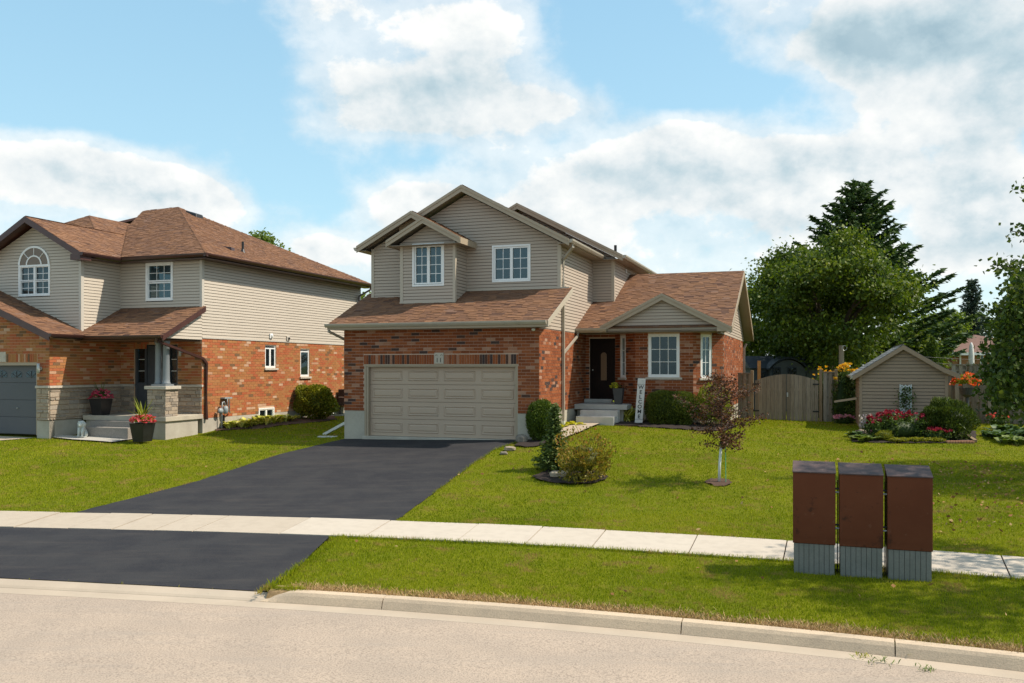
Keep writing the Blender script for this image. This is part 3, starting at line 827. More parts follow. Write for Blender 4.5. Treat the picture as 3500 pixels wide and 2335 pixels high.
class House:
    def __init__(s, root, brickmat, mortar, sidmat, sheath, shmat):
        s.root = root; s.brickmat = brickmat; s.mortar = mortar; s.sidmat = sidmat; s.sheath = sheath; s.shmat = shmat
        s.bricks = []; s.shingles = []
    def brick_wall(s, wall, t0, t1, z0, z1, ops=(), pale=.09, dark=.07, phase=0.0, topf=None):
        if topf is None:
            part = backing('brick_wall', wall, t0, t1, z0, z1, ops, s.mortar, s.root)
        else:
            mb = MB()
            for a, b, c, d in cells(t0, t1, z0, topf(t0) if topf(t0) < topf(t1) else topf(t1), ops): wall.box(mb, a, b, c, d, -.14, 0)
            zm = min(topf(t0), topf(t1))
            mb.prism([wall.w(t0, zm, 0), wall.w(t1, zm, 0), wall.w(t1, max(topf(t1), zm + .001), 0), wall.w(t0, max(topf(t0), zm + .001), 0)], tuple(Vector(wall.w(0, 0, -.14)) - Vector(wall.w(0, 0, 0))))
            part = mb.build('brick_wall', s.mortar, s.root)
        ph, L, g = .0905, .257, .010
        row = 0; z = z0
        while z < z1 - .02:
            zt = min(z + ph - g, z1 - .004)
            if zt - z > .03:
                hit = [(o[0] - g, o[1] + g) for o in ops if o[2] < zt - .01 and o[3] > z + .01]
                x = t0 - (L + g) * ((row + phase) % 2) / 2
                while x < t1:
                    for a, b in minus((max(x, t0), min(x + L, t1)), hit):
                        if b - a > .02 and (topf is None or zt < topf((a + b) / 2)):
                            s.bricks.append((wall, a, b, z + g / 2, zt + g / 2, brick_tone(pale, dark), part))
                    x += L + g
            z += ph; row += 1
        return part
    def soldier(s, wall, t0, t1, z0, z1, part, skip=None, proud=.004):
        g = .010; w_ = .0705; t = t0
        while t < t1 - .03:
            if not (skip and skip[0] - w_ < t < skip[1]):
                s.bricks.append((wall, t, min(t + w_, t1), z0, z1, brick_tone(.12, .2), part))
            t += w_ + g
    def finish_bricks(s, limit=300, pick=None):
        def score(b):
            wall, t0, t1, z0, z1, tn, part = b
            p = Vector(wall.w((t0 + t1) / 2, (z0 + z1) / 2))
            n = Vector(hw(wall.n[0], wall.n[1])) - Vector(hw(0, 0))
            d = CAMV - p
            c = d.normalized().dot(n)
            return c * (t1 - t0) * (z1 - z0) / d.length_squared
        B = sorted(s.bricks, key=score, reverse=True)
        cache = {}
        n = 0; rest = []
        for b in B:
            wall, t0, t1, z0, z1, tn, part = b
            k = (round(t1 - t0, 2), round(z1 - z0, 3))
            if n < limit and k[0] >= .25 and (pick is None or pick(b)):
                q = int(tn * 15.99)
                me = cache.get((k, q))
                M = wall.frame(t0, z0, 0)
                if me is None:
                    mb = MB(); j = .0
                    mb.box(0, t1 - t0, -.009, .01, 0, z1 - z0, (q + .5) / 16)
                    me = bpy.data.meshes.new('brick'); me.from_pydata(mb.v, [], mb.f)
                    at = me.attributes.new('tone', 'FLOAT', 'FACE'); at.data.foreach_set('value', mb.t)
                    me.materials.append(MAT(s.brickmat)); cache[(k, q)] = me
                share('brick', me, M, part); n += 1
            else:
                rest.append(b)
        mb = MB()
        for wall, t0, t1, z0, z1, tn, part in rest:
            o = .009 + random.uniform(-.002, .002)
            p = [wall.w(t0, z0, o), wall.w(t1, z0, o), wall.w(t1, z1, o), wall.w(t0, z1, o), wall.w(t0, z0, 0), wall.w(t1, z0, 0), wall.w(t1, z1, 0), wall.w(t0, z1, 0)]
            mb.add(p, [(0, 1, 2, 3), (4, 5, 1, 0), (3, 2, 6, 7), (5, 6, 2, 1), (4, 0, 3, 7)], tn)
        if rest: stuff(mb.build('brickwork', s.brickmat, s.root))
    def siding(s, wall, poly, ops=(), pitch=.1, zbase=None, mat=None, name='siding_plank'):
        """horizontal planks clipped to a convex outline in (t, z)"""
        mat = mat or s.sidmat
        n = len(poly); zs = [p[1] for p in poly]
        def iv(z):
            xs = []
            for i in range(n):
                (x1, z1), (x2, z2) = poly[i], poly[(i + 1) % n]
                if (z1 - z) * (z2 - z) <= 0 and abs(z1 - z2) > 1e-9:
                    xs.append(x1 + (x2 - x1) * (z - z1) / (z2 - z1))
                elif abs(z1 - z2) < 1e-9 and abs(z1 - z) < 1e-6:
                    xs += [x1, x2]
            return (min(xs), max(xs)) if xs else None
        mb = MB()
        inner = [wall.w(x, z, 0) for x, z in poly]
        off = Vector(wall.w(0, 0, -.1)) - Vector(wall.w(0, 0, 0))
        # dark backing, coloured to paint the plank shadow lines, cut round the openings
        rows = []
        z = min(zs) if zbase is None else zbase
        ztop = max(zs)
        while z < ztop - .005:
            z2 = min(z + pitch, ztop)
            zz0, zz1 = max(z, min(zs)), z2
            if zz1 - zz0 > .015:
                I0, I1 = iv(zz0 + 1e-4), iv(zz1 - 1e-4)
                if I0 and I1:
                    hit = [(o[0], o[1]) for o in ops if o[2] < zz1 - .04 and o[3] > zz0 + .04]
                    for a, b in minus((min(I0[0], I1[0]), max(I0[1], I1[1])), hit):
                        a0, b0 = max(a, I0[0]), min(b, I0[1]); a1, b1 = max(a, I1[0]), min(b, I1[1])
                        if b0 - a0 < .02 and b1 - a1 < .02: continue
                        b0 = max(b0, a0 + .001); b1 = max(b1, a1 + .001)
                        mb.add([wall.w(a0, zz0, 0), wall.w(b0, zz0, 0), wall.w(b1, zz1, 0), wall.w(a1, zz1, 0), wall.w(a0, zz0, -.1), wall.w(b0, zz0, -.1), wall.w(b1, zz1, -.1), wall.w(a1, zz1, -.1)],
                               [(0, 1, 2, 3), (7, 6, 5, 4), (0, 4, 5, 1), (3, 2, 6, 7), (0, 3, 7, 4), (1, 5, 6, 2)])
                        rows.append((a0, b0, a1, b1, zz0, zz1))
            z = z2
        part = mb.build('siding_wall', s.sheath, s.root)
        for a0, b0, a1, b1, z0, z1 in rows:
            g = .017 if pitch < .105 else .021  # open strip under each plank, shaped to show the painted shadow line
            h = z1 - z0; k = g / h if h > g * 2 else .2
            c0, d0 = a0 + (a1 - a0) * k, b0 + (b1 - b0) * k
            zb = z0 + h * k
            m2 = MB()
            m2.hexa([wall.w(c0, zb, .019), wall.w(d0, zb, .019), wall.w(d0, zb, .001), wall.w(c0, zb, .001),
                     wall.w(a1, z1, .007), wall.w(b1, z1, .007), wall.w(b1, z1, .001), wall.w(a1, z1, .001)])
            m2.build(name, mat, part)
        return part
    def roof(s, poly, e0, e1, tabs=True, soffit='soffit_main', under=.07, parent=None, name='roof'):
        """poly: planar outline (u, v, z); e0 -> e1: the eave direction seen from outside, left to right"""
        W_ = [Vector(hw(*p)) for p in poly]
        E0, E1 = Vector(hw(*e0)), Vector(hw(*e1))
        e = (E1 - E0).normalized()
        nrm = Vector((0, 0, 0))
        for i in range(len(W_)):
            nrm += W_[i].cross(W_[(i + 1) % len(W_)])
        nrm.normalize()
        if nrm.z < 0: nrm = -nrm
        g = nrm.cross(e).normalized()
        if g.z < 0: g = -g
        mb = MB(); mb.prism([tuple(p) for p in W_], (0, 0, -.02), .35)
        part = mb.build(name, s.shmat, s.root)
        if under:
            mb = MB(); mb.prism([(p.x, p.y, p.z - .022) for p in W_], (0, 0, -under), .5)
            mb.build('soffit', soffit, part)
        if not tabs: return part
        ab = [((p - E0).dot(e), (p - E0).dot(g)) for p in W_]
        n = len(ab)
        def iv(b):
            xs = []
            for i in range(n):
                (x1, z1), (x2, z2) = ab[i], ab[(i + 1) % n]
                if (z1 - b) * (z2 - b) <= 0 and abs(z1 - z2) > 1e-7:
                    xs.append(x1 + (x2 - x1) * (b - z1) / (z2 - z1))
            return (min(xs), max(xs)) if len(xs) > 1 else None
        b = min(z for _, z in ab); bm = max(z for _, z in ab); ex = .143
        b -= .02
        while b < bm - .02:
            b1 = min(b + ex, bm)
            lo = max(b, min(z for _, z in ab))
            I0, I1 = iv(lo + 1e-4), iv(b1 - 1e-4)
            if I0 and I1:
                a = min(I0[0], I1[0]) - random.uniform(0, .3); hi = max(I0[1], I1[1])
                lam = random.random() < .5
                while a < hi:
                    w_ = random.choice((.17, .25, .25, .33, .42))
                    a0, a1 = max(a, I0[0] - .01), min(a + w_, I0[1] + .01)
                    c0, c1 = max(a, I1[0] - .01), min(a + w_, I1[1] + .01)
                    lam = not lam
                    t = .021 if lam else .010
                    tn = random.uniform(.42, .78) if lam else random.uniform(.22, .62)
                    if random.random() < .07: tn = random.choice((.08, .95))
                    if a1 - a0 > .01 or c1 - c0 > .01:
                        a1 = max(a1, a0 + .002); c1 = max(c1, c0 + .002)
                        full = abs(a1 - a0 - w_) < 1e-6 and abs(c1 - c0 - w_) < 1e-6 and b1 - b > .14
                        s.shingles.append((E0, e, g, nrm, a0, a1, c0, c1, b, b1 + .04, t, tn, full, part, w_))
                    a += w_
            b = b1
        return part
    def finish_shingles(s, limit=300):
        def score(q):
            E0, e, g, nrm, a0, a1, c0, c1, b, b1, t, tn, full, part, w_ = q
            p = E0 + e * ((a0 + a1) / 2) + g * b
            d = CAMV - p
            return d.normalized().dot(nrm) * (a1 - a0) * (b1 - b) / d.length_squared
        S = sorted(s.shingles, key=score, reverse=True)
        cache = {}; n = 0; mb = MB()
        for q in S:
            E0, e, g, nrm, a0, a1, c0, c1, b, b1, t, tn, full, part, w_ = q
            if full and n < limit:
                k = (w_, t, int(tn * 11.99)); me = cache.get(k)
                if me is None:
                    m2 = MB(); h = b1 - b
                    m2.hexa([(0, 0, -.004), (w_, 0, -.004), (w_, h, -.004), (0, h, -.004), (0, 0, t), (w_, 0, t), (w_, h, .003), (0, h, .003)], (k[2] + .5) / 12)
                    me = bpy.data.meshes.new('shingle'); me.from_pydata(m2.v, [], m2.f)
                    at = me.attributes.new('tone', 'FLOAT', 'FACE'); at.data.foreach_set('value', m2.t)
                    me.materials.append(MAT(s.shmat)); cache[k] = me
                o = E0 + e * a0 + g * b
                M = Matrix(((e.x, g.x, nrm.x, o.x), (e.y, g.y, nrm.y, o.y), (e.z, g.z, nrm.z, o.z), (0, 0, 0, 1)))
                share('shingle', me, M, part); n += 1
            else:
                P = lambda a, bb, h: tuple(E0 + e * a + g * bb + nrm * h)
                mb.add([P(a0, b, 0), P(a1, b, 0), P(a0, b, t), P(a1, b, t), P(c1, b1, .003), P(c0, b1, .003)], [(0, 1, 3, 2), (2, 3, 4, 5)], tn)
        if mb.v: stuff(mb.build('shingle_courses', s.shmat, s.root))
    def board(s, name, mat, a, b, drop, thick, lift=.012, nrm=None, parent=None):
        """a fascia or rake board hanging below the line a -> b (house coords), pushed out along nrm (u, v)"""
        A, B = Vector(hw(*a)), Vector(hw(*b))
        n = Vector(hw(nrm[0], nrm[1])) - Vector(hw(0, 0)) if nrm else Vector((0, 0, 0))
        z = Vector((0, 0, 1))
        mb = MB()
        q = [A - z * drop, B - z * drop, B - z * drop + n * thick, A - z * drop + n * thick, A + z * lift, B + z * lift, B + z * lift + n * thick, A + z * lift + n * thick]
        mb.hexa([tuple(p) for p in q])
        return mb.build(name, mat, parent or s.root)
    def gutter(s, mat, a, b, n, w_=.12, h=.11, parent=None):
        A, B = Vector(hw(*a)), Vector(hw(*b))
        nn_ = Vector(hw(n[0], n[1])) - Vector(hw(0, 0)); z = Vector((0, 0, 1))
        prof = [(0, 0), (0, -h), (w_ * .6, -h), (w_ * .95, -h * .45), (w_, -.012), (w_, 0), (w_ - .012, 0), (w_ - .03, -h * .5), (w_ * .5, -h + .012), (.012, -h + .012), (.012, 0)]
        mb = MB(); m_ = len(prof)
        vs = [tuple(P + nn_ * x + z * y) for P in (A, B) for x, y in prof]
        fs = [(i, (i + 1) % m_, m_ + (i + 1) % m_, m_ + i) for i in range(m_)]
        fs += [tuple(range(m_ - 1, -1, -1)), tuple(range(m_, 2 * m_))]
        mb.add(vs, fs)
        # end plates so the trough reads closed
        for P, sg in ((A, -1), (B, 1)):
            ax = (B - A).normalized() * .006 * sg
            mb.prism([tuple(P + nn_ * x + z * y) for x, y in prof[:6]], tuple(ax))
        return mb.build('gutter', mat, parent or s.root)
    def window(s, wall, t0, t1, z0, z1, sashes, frame_w=.055, proud=.035, sill=None, curtain=None, blind=None, mat='white_vinyl', gl='glass', rail=None, depth=.30, set_=0.0, sash_w=.045):
        """sashes: list of (ta, tb, za, zb, cols, rows)"""
        fw = frame_w
        mb = MB()
        o1 = proud - set_; o0 = -.09 - set_
        wall.box(mb, t0, t1, z0, z0 + fw, o0, o1); wall.box(mb, t0, t1, z1 - fw, z1, o0, o1)
        wall.box(mb, t0, t0 + fw, z0 + fw, z1 - fw, o0, o1); wall.box(mb, t1 - fw, t1, z0 + fw, z1 - fw, o0, o1)
        win = mb.build('window', mat, s.root)
        mb = MB(); d = depth
        c = [wall.w(t0 + .01, z0 + .01, -.10 - set_), wall.w(t1 - .01, z0 + .01, -.10 - set_), wall.w(t1 - .01, z1 - .01, -.10 - set_), wall.w(t0 + .01, z1 - .01, -.10 - set_)]
        k = [wall.w(t0 + .01, z0 + .01, -d - set_), wall.w(t1 - .01, z0 + .01, -d - set_), wall.w(t1 - .01, z1 - .01, -d - set_), wall.w(t0 + .01, z1 - .01, -d - set_)]
        mb.add(c + k, [(4, 5, 6, 7), (0, 1, 5, 4), (1, 2, 6, 5), (2, 3, 7, 6), (3, 0, 4, 7)])
        mb.build('room_recess', 'interior', win)
        for (a, b, za, zb, nc, nr) in sashes:
            sw_ = sash_w; mb = MB(); q0, q1 = -.06 - set_, -.008 + proud * .5 - set_
            wall.box(mb, a, b, za, za + sw_, q0, q1); wall.box(mb, a, b, zb - sw_, zb, q0, q1)
            wall.box(mb, a, a + sw_, za + sw_, zb - sw_, q0, q1); wall.box(mb, b - sw_, b, za + sw_, zb - sw_, q0, q1)
            mb.build('sash', mat, win)
            A, B, C, D = a + sw_, b - sw_, za + sw_, zb - sw_
            mw = .018
            for i in range(nc):
                for j in range(nr):
                    x0 = A + (B - A) * i / nc; x1 = A + (B - A) * (i + 1) / nc; y0 = C + (D - C) * j / nr; y1 = C + (D - C) * (j + 1) / nr
                    m2 = MB(); wall.box(m2, x0 + .002, x1 - .002, y0 + .002, y1 - .002, -.046 - set_, -.042 - set_)
                    m2.build('pane', gl, win)
            for i in range(1, nc):
                x = A + (B - A) * i / nc; m2 = MB(); wall.box(m2, x - mw / 2, x + mw / 2, C, D, -.048 - set_, -.034 - set_); m2.build('muntin', mat, win)
            for j in range(1, nr):
                y = C + (D - C) * j / nr; m2 = MB(); wall.box(m2, A, B, y - mw / 2, y + mw / 2, -.0485 - set_, -.0335 - set_); m2.build('muntin', mat, win)
        if sill:
            m2 = MB(); wall.box(m2, t0 - sill[0], t1 + sill[0], z0 - sill[1], z0 - .004, -.05, sill[2]); m2.build('sill', 'stone_cap', win, False, .006)
        if curtain:
            for (a, b) in curtain:
                m2 = MB(); n_ = 14
                for i in range(n_):
                    x0 = a + (b - a) * i / n_; x1 = a + (b - a) * (i + 1) / n_
                    o_a = -.16 + .018 * math.sin(i * 2.1) - set_; o_b = -.16 + .018 * math.sin((i + 1) * 2.1) - set_
                    m2.add([wall.w(x0, z0 + .05, o_a), wall.w(x1, z0 + .05, o_b), wall.w(x1, z1 - .05, o_b), wall.w(x0, z1 - .05, o_a)], [(0, 1, 2, 3)])
                m2.build('curtain', 'curtain', win)
        if blind:
            for (a, b, za, zb) in blind:
                m2 = MB()
                z = za
                while z < zb:
                    wall.box(m2, a, b, z, min(z + .036, zb), -.135 - set_, -.125 - set_); z += .042
                m2.build('blind', 'blind', win)
        return win
# ------------------------------------------------------------------ the house with the double garage
main = thing('brick_house', hw(5, 4, 0), 'two-storey red brick and taupe siding house with a wide garage door', 'house')
H = House(main, 'brick_main', 'mortar', 'siding_main', 'plank_shadow', 'shingle_main')
W, D, D2, D3, W2, W3 = 6.26, 2.19, 6.37, 5.36, 7.02, 10.87
ZB, ZS = .75, 3.22                        # brick from the foundation top to the soffit
fr = Wall((0, 0), (W, 0)); rt = Wall((W, 0), (W, D3)); lf = Wall((0, 11), (0, 0))
GO = (.69, 5.62, -.2, 2.16)
pf_ = H.brick_wall(fr, 0, W, ZB, ZS, [GO, (.67, 5.64, 2.16, 2.455)])
H.soldier(fr, .675, 5.64, 2.165, 2.445, pf_, skip=(3.02, 3.33))
fr.mkbox('lintel_backing', 'mortar', main, .67, 5.64, 2.16, 2.455, -.14, .0)
H.brick_wall(rt, 0.001, D3, .74, 3.19, [], phase=1)
H.brick_wall(lf, 0, 11, .74, ZS, [], pale=.1)
for wl_, a, b, z0_, z1_, o_ in ((fr, 0, .69, -.6, .745, -.002), (fr, 5.62, W, -.6, .745, -.002), (rt, .2, D3, -.5, .735, -.003), (lf, 0, 10.8, -.6, .735, -.004)):
    wl_.mkbox('foundation', 'foundation_grey', main, a, b, z0_, z1_, -.2, o_)
fr.mkbox('lintel', 'trim_main', main, .69, 5.62, 2.135, 2.162, -.12, .004)
fr.mkbox('door_sill', 'foundation', main, .64, 5.70, -.16, -.015, -.3, .05, .01)
# garage door: four sections, four raised panels each
mb = MB()
fr.box(mb, .69, .81, -.02, 2.135, -.30, -.03); fr.box(mb, 5.54, 5.62, -.02, 2.135, -.30, -.03); fr.box(mb, .81, 5.54, 2.075, 2.135, -.30, -.03)
fr.box(mb, .69, .74, -.02, 2.135, -.03, -.008); fr.box(mb, 5.585, 5.62, -.02, 2.135, -.03, -.008); fr.box(mb, .74, 5.585, 2.10, 2.135, -.03, -.008)
mb.build('door_jamb', 'trim_main', main)
gd = fr.mkbox('garage_door', 'garage_taupe', main, .81, 5.54, -.012, 2.075, -.24, -.19)
for i in range(4):
    z0 = -.01 + i * .522; z1 = z0 + .512
    sec = fr.mkbox('door_section', 'garage_taupe', gd, .812, 5.538, z0, z1, -.188, -.150, .006)
    for j in range(4):
        c = .812 + (j + .5) * (4.726 / 4); hwid = .50
        mb = MB(); a, b, p, q = c - hwid, c + hwid, z0 + .105, z1 - .105
        o = -.150
        pts = []
        for k_, oo in ((0, o + .001), (.020, o + .022), (.05, o + .002), (.085, o + .020)):
            pts += [fr.w(a + k_, p + k_, oo), fr.w(b - k_, p + k_, oo), fr.w(b - k_, q - k_, oo), fr.w(a + k_, q - k_, oo)]
        fs = [(4 * r_ + s_, 4 * r_ + (s_ + 1) % 4, 4 * r_ + 4 + (s_ + 1) % 4, 4 * r_ + 4 + s_) for r_ in range(3) for s_ in range(4)] + [(12, 13, 14, 15)]
        mb.add(pts, fs); mb.build('door_panel', 'garage_taupe', gd)
# house number plaque, with its two small sprigs and the figures
pq = fr.mkbox('number_plaque', 'plaque', main, 3.03, 3.325, 2.175, 2.50, .0, .035, .006)
def text_obj(name, body, M, size, mat, parent, depth=.004, ax='CENTER', bold=.0):
    cu = bpy.data.curves.new(name, 'FONT'); cu.body = body; cu.size = size; cu.extrude = depth; cu.align_x = ax; cu.align_y = 'CENTER'; cu.offset = bold
    tmp = bpy.data.objects.new('t', cu); COL.objects.link(tmp)
    dg = bpy.context.evaluated_depsgraph_get(); me = bpy.data.meshes.new_from_object(tmp.evaluated_get(dg))
    bpy.data.objects.remove(tmp); me.materials.clear(); me.materials.append(MAT(mat))
    o = bpy.data.objects.new(name, me); COL.objects.link(o); o.parent = parent
    o.matrix_basis = Matrix.Translation(-parent_loc(parent)) @ M
    return o
def face_frame(wall, t, z, o):
    """text frame: x along the wall, y up, z outward"""
    F = wall.frame(t, z, o)
    X = F.col[0].to_3d(); Y = F.col[1].to_3d(); p = F.col[3].to_3d()
    return Matrix(((X.x, 0, -Y.x, p.x), (X.y, 0, -Y.y, p.y), (0, 1, 0, p.z), (0, 0, 0, 1)))
for dx in (-.055, .055): text_obj('numeral', '1', face_frame(fr, 3.178 + dx, 2.275, .036), .19, 'ink', pq, .003)
for sx in (-1, 1):
    mb = MB()
    for k in range(3):
        c = fr.w(3.178 + sx * (.055 + k * .028), 2.425 + .012 * (k % 2), .037)
        mb.lathe(c, [(.0, -.012), (.012, 0), (.0, .012)], 6)
    mb.build('leaf_emblem', 'ink', pq)
# security light under the eave
mb = MB(); c = fr.w(6.12, 3.17, .09)
mb.lathe((c[0], c[1], c[2] - .06), [(.012, .07), (.05, .06), (.055, .02), (.03, -.01), (.005, -.015)], 12)
mb.build('security_light', 'white_metal', main, True)

# skirt roof over the garage
EV, EZ = -.45, 3.37; TZ = EZ + .43 * (D + .45)
H.roof([(-.30, EV, EZ), (6.64, EV, EZ), (6.64, D + .01, TZ), (-.30, D + .01, TZ)], (-.30, EV, EZ), (6.64, EV, EZ), soffit='soffit_main')
H.gutter('gutter_main', (-.36, EV, EZ + .01), (6.62, EV, EZ + .01), (0, -1))
H.board('fascia', 'trim_main', (-.30, EV + .001, EZ - .02), (6.64, EV + .001, EZ - .02), .15, .02, 0, (0, -1))
H.board('rake_board', 'trim_corner', (6.642, EV, EZ), (6.642, D, TZ), .17, .025, .0, (1, 0))
H.board('rake_board', 'trim_main', (-.302, EV, EZ), (-.302, D, TZ), .17, .025, .0, (-1, 0))
mb = MB(hw); mb.box(-.28, 6.62, EV + .02, -.015, 3.205, 3.22); mb.build('soffit', 'soffit_main', main)
# wall cheeks under the skirt roof are part of the side siding below
# upper storey front
ZE = 5.93
up = Wall((0, D), (W, D))
sl = .53; AP = (3.16, 7.80)
H.siding(up, [(0, TZ - .12), (W, TZ - .12), (W, ZE), (AP[0], ZE + sl * 3.1), (0, ZE)], [(4.07, 5.28, 4.78, 5.88)], zbase=TZ - .02)
up.mkbox('flashing', 'trim_corner', main, 3.16, W + .3, TZ - .01, TZ + .03, -.01, .045)
up.mkbox('corner_trim', 'trim_corner', main, W - .08, W + .028, TZ - .1, ZE, -.09, .028)
us = Wall((W, 0), (W, D2))
H.siding(us, [(0.0, 3.19), (D2, 3.19), (D2, ZE - .02), (D, ZE - .02), (D, TZ - .06), (0, EZ + .43 * .45 - .08)], [], zbase=3.19)
H.window(up, 4.04, 5.31, 4.75, 5.91, [(4.10, 4.675, 4.81, 5.85, 2, 3), (4.675, 5.25, 4.81, 5.85, 2, 3)], curtain=[(4.16, 4.33), (4.86, 4.94)])
# left forward gable wall
LV = D - .38
ul = Wall((0, LV), (2.0, LV))
H.siding(ul, [(0, EZ + .43 * (LV + .45) - .05), (1.6, EZ + .43 * (LV + .45) - .05), (1.6, ZE + sl * 1.55), (0, ZE)], [], zbase=TZ - .22)
ul.mkbox('corner_trim', 'trim_corner', main, -.028, .07, TZ - .25, ZE, -.09, .028)
lw = Wall((0, 11), (0, LV))
H.siding(lw, [(0, ZS), (11 - LV, ZS), (11 - LV, ZE), (0, ZE)], [], zbase=ZS)
# main gable roof
fv = D - .42; flv = LV - .42; rl, rr = -.34, 6.66
zl = AP[1] - sl * (AP[0] - rl); zr = AP[1] - sl * (rr - AP[0])
H.roof([(AP[0], fv, AP[1]), (rr, fv, zr), (rr, D2, zr), (AP[0], D2, AP[1])], (rr, fv, zr), (rr, D2, zr))
H.roof([(AP[0], fv, AP[1]), (AP[0], D2, AP[1]), (rl, D2, zl), (rl, fv, zl)], (rl, D2, zl), (rl, fv, zl))
u1 = 1.60; zu1 = AP[1] - sl * (AP[0] - u1)
H.roof([(u1, flv, zu1 + .03), (u1, fv, zu1 + .03), (rl, fv, zl + .03), (rl, flv, zl + .03)], (rl, fv, zl + .03), (rl, flv, zl + .03))
H.roof([(u1, flv, zu1 + .03), (2.7, flv, zu1 + .03 - sl * 1.1), (2.7, D, zu1 + .03 - sl * 1.1), (u1, D, zu1 + .03)], (2.7, flv, zu1 + .03 - sl * 1.1), (2.7, D, zu1 + .03 - sl * 1.1))
def rake(Hs, mat, a, b, drop=.20, n=(0, -1), th=.03):
    Hs.board('rake_board', mat, a, b, drop, th, .006, n)
    Hs.board('rake_trim', mat, a, b, drop * .38, th + .022, .012, n)
rake(H, 'trim_main', (AP[0], fv, AP[1]), (rr, fv, zr)); rake(H, 'trim_main', (AP[0], fv, AP[1]), (1.0, fv, AP[1] - sl * 2.16))
rake(H, 'trim_main', (u1, flv, zu1 + .03), (rl, flv, zl + .03)); rake(H, 'trim_main', (u1, flv, zu1 + .03), (2.7, flv, zu1 + .03 - sl * 1.1))
H.gutter('gutter_main', (rr, fv, zr + .0), (rr, D2 - .2, zr + .0), (1, 0))
H.gutter('gutter_main', (rl, flv, zl), (rl, 11, zl), (-1, 0))
mb = MB(hw); mb.box(W + .02, rr, fv + .02, D2 - .01, zr - .13, zr - .115); mb.box(rl, -.02, flv + .02, 11, zl - .12, zl - .105); mb.build('soffit', 'soffit_main', main)
# bay over the garage
BV = 1.22; b0, b1 = 1.33, 3.16; bt = EZ + .43 * (BV + .45)
bf = Wall((b0, BV), (b1, BV)); bs = Wall((b1, BV), (b1, D)); bl = Wall((b0, LV), (b0, BV))
bc = (b0 + b1) / 2; bsl = .545; bz = 6.00
H.siding(bf, [(0, bt - .04), (b1 - b0, bt - .04), (b1 - b0, bz), ((b1 - b0) / 2, bz + bsl * .915), (0, bz)], [(.42, 1.46, 4.63, 5.91)], zbase=bt)
H.siding(bs, [(0, bt - .05), (D - BV, TZ - .05), (D - BV, bz), (0, bz)], [], zbase=bt)
H.siding(bl, [(0, bt + .1), (LV - BV, bt - .05), (LV - BV, bz), (0, bz)], [], zbase=bt)
bf.mkbox('corner_trim', 'trim_corner', main, -.028, .075, bt - .06, bz - .02, -.075, .028); bf.mkbox('corner_trim', 'trim_corner', main, b1 - b0 - .06, b1 - b0 + .028, bt - .06, bz - .02, -.09, .028)
bf.mkbox('flashing', 'trim_corner', main, -.04, b1 - b0 + .04, bt - .02, bt + .03, .0, .04)
H.window(bf, .40, 1.48, 4.60, 5.94, [(.465, .94, 4.67, 5.87, 2, 4), (.94, 1.415, 4.67, 5.87, 2, 4)], gl='glass')
bfv = BV - .36; ba = 6.70; e_l, e_r = bc - 1.24, bc + 1.24; ez = ba - bsl * 1.24
H.roof([(bc, bfv, ba), (e_r, bfv, ez), (e_r, D, ez), (bc, D, ba)], (e_r, bfv, ez), (e_r, D, ez))
H.roof([(bc, bfv, ba), (bc, LV, ba), (e_l, LV, ez), (e_l, bfv, ez)], (e_l, LV, ez), (e_l, bfv, ez))
rake(H, 'trim_main', (bc, bfv, ba), (e_r, bfv, ez), .19); rake(H, 'trim_main', (bc, bfv, ba), (e_l, bfv, ez), .19)
H.board('fascia', 'trim_main', (e_r, bfv - .03, ez + .005), (e_r, D, ez + .005), .19, .025, 0, (1, 0))
H.board('fascia', 'trim_main', (e_l, bfv - .03, ez + .005), (e_l, LV, ez + .005), .19, .025, 0, (-1, 0))
mb = MB(hw); mb.box(b1 + .02, e_r, bfv + .02, D - .01, ez - .17, ez - .155); mb.box(e_l, b0 - .02, bfv + .02, LV - .01, ez - .17, ez - .155); mb.box(b0 - .02, b1 + .02, bfv + .02, BV - .03, ez - .17, ez - .156); mb.build('soffit', 'soffit_main', main)

# rear block: wall strip, gable roof, gutter
rw = Wall((2.6, D2), (W2, D2)); rs = Wall((W2, D2), (W2, 12.3))
RA = (3.59, 7.95); rsl = .525; rfv = D2 - .40; rre = 7.42; rle = -.30
H.siding(rw, [(0, 6.0), (W - 2.6, 4.35), (W2 - 2.6, 4.35), (W2 - 2.6, 5.95), (.99, 7.75), (0, 7.3)], [], zbase=4.35)
rw.mkbox('corner_trim', 'trim_corner', main, W2 - 2.6 - .08, W2 - 2.6 + .028, 4.3, 5.93, -.09, .028)
H.siding(rs, [(0, 4.3), (5.9, 4.3), (5.9, 5.93), (0, 5.93)], [], zbase=4.35)
zre = RA[1] - rsl * (rre - RA[0]); zle = RA[1] - rsl * (RA[0] - rle)
H.roof([(RA[0], rfv, RA[1]), (rre, rfv, zre), (rre, 12.5, zre), (RA[0], 12.5, RA[1])], (rre, rfv, zre), (rre, 12.5, zre), tabs=False)
H.roof([(RA[0], rfv, RA[1]), (RA[0], 12.5, RA[1]), (rle, 12.5, zle), (rle, rfv, zle)], (rle, 12.5, zle), (rle, rfv, zle), tabs=False)
rake(H, 'trim_main', (RA[0], rfv, RA[1]), (rre, rfv, zre)); rake(H, 'trim_main', (RA[0], rfv, RA[1]), (2.2, rfv, RA[1] - rsl * 1.39))
H.gutter('gutter_main', (rre, rfv, zre), (rre, 12.5, zre), (1, 0))
mb = MB(hw); mb.box(W2 + .02, rre, rfv + .03, 12.5, zre - .13, zre - .115); mb.box(2.4, W2 + .02, rfv + .02, D2 - .03, zre - .131, zre - .116); mb.build('soffit', 'soffit_main', main)
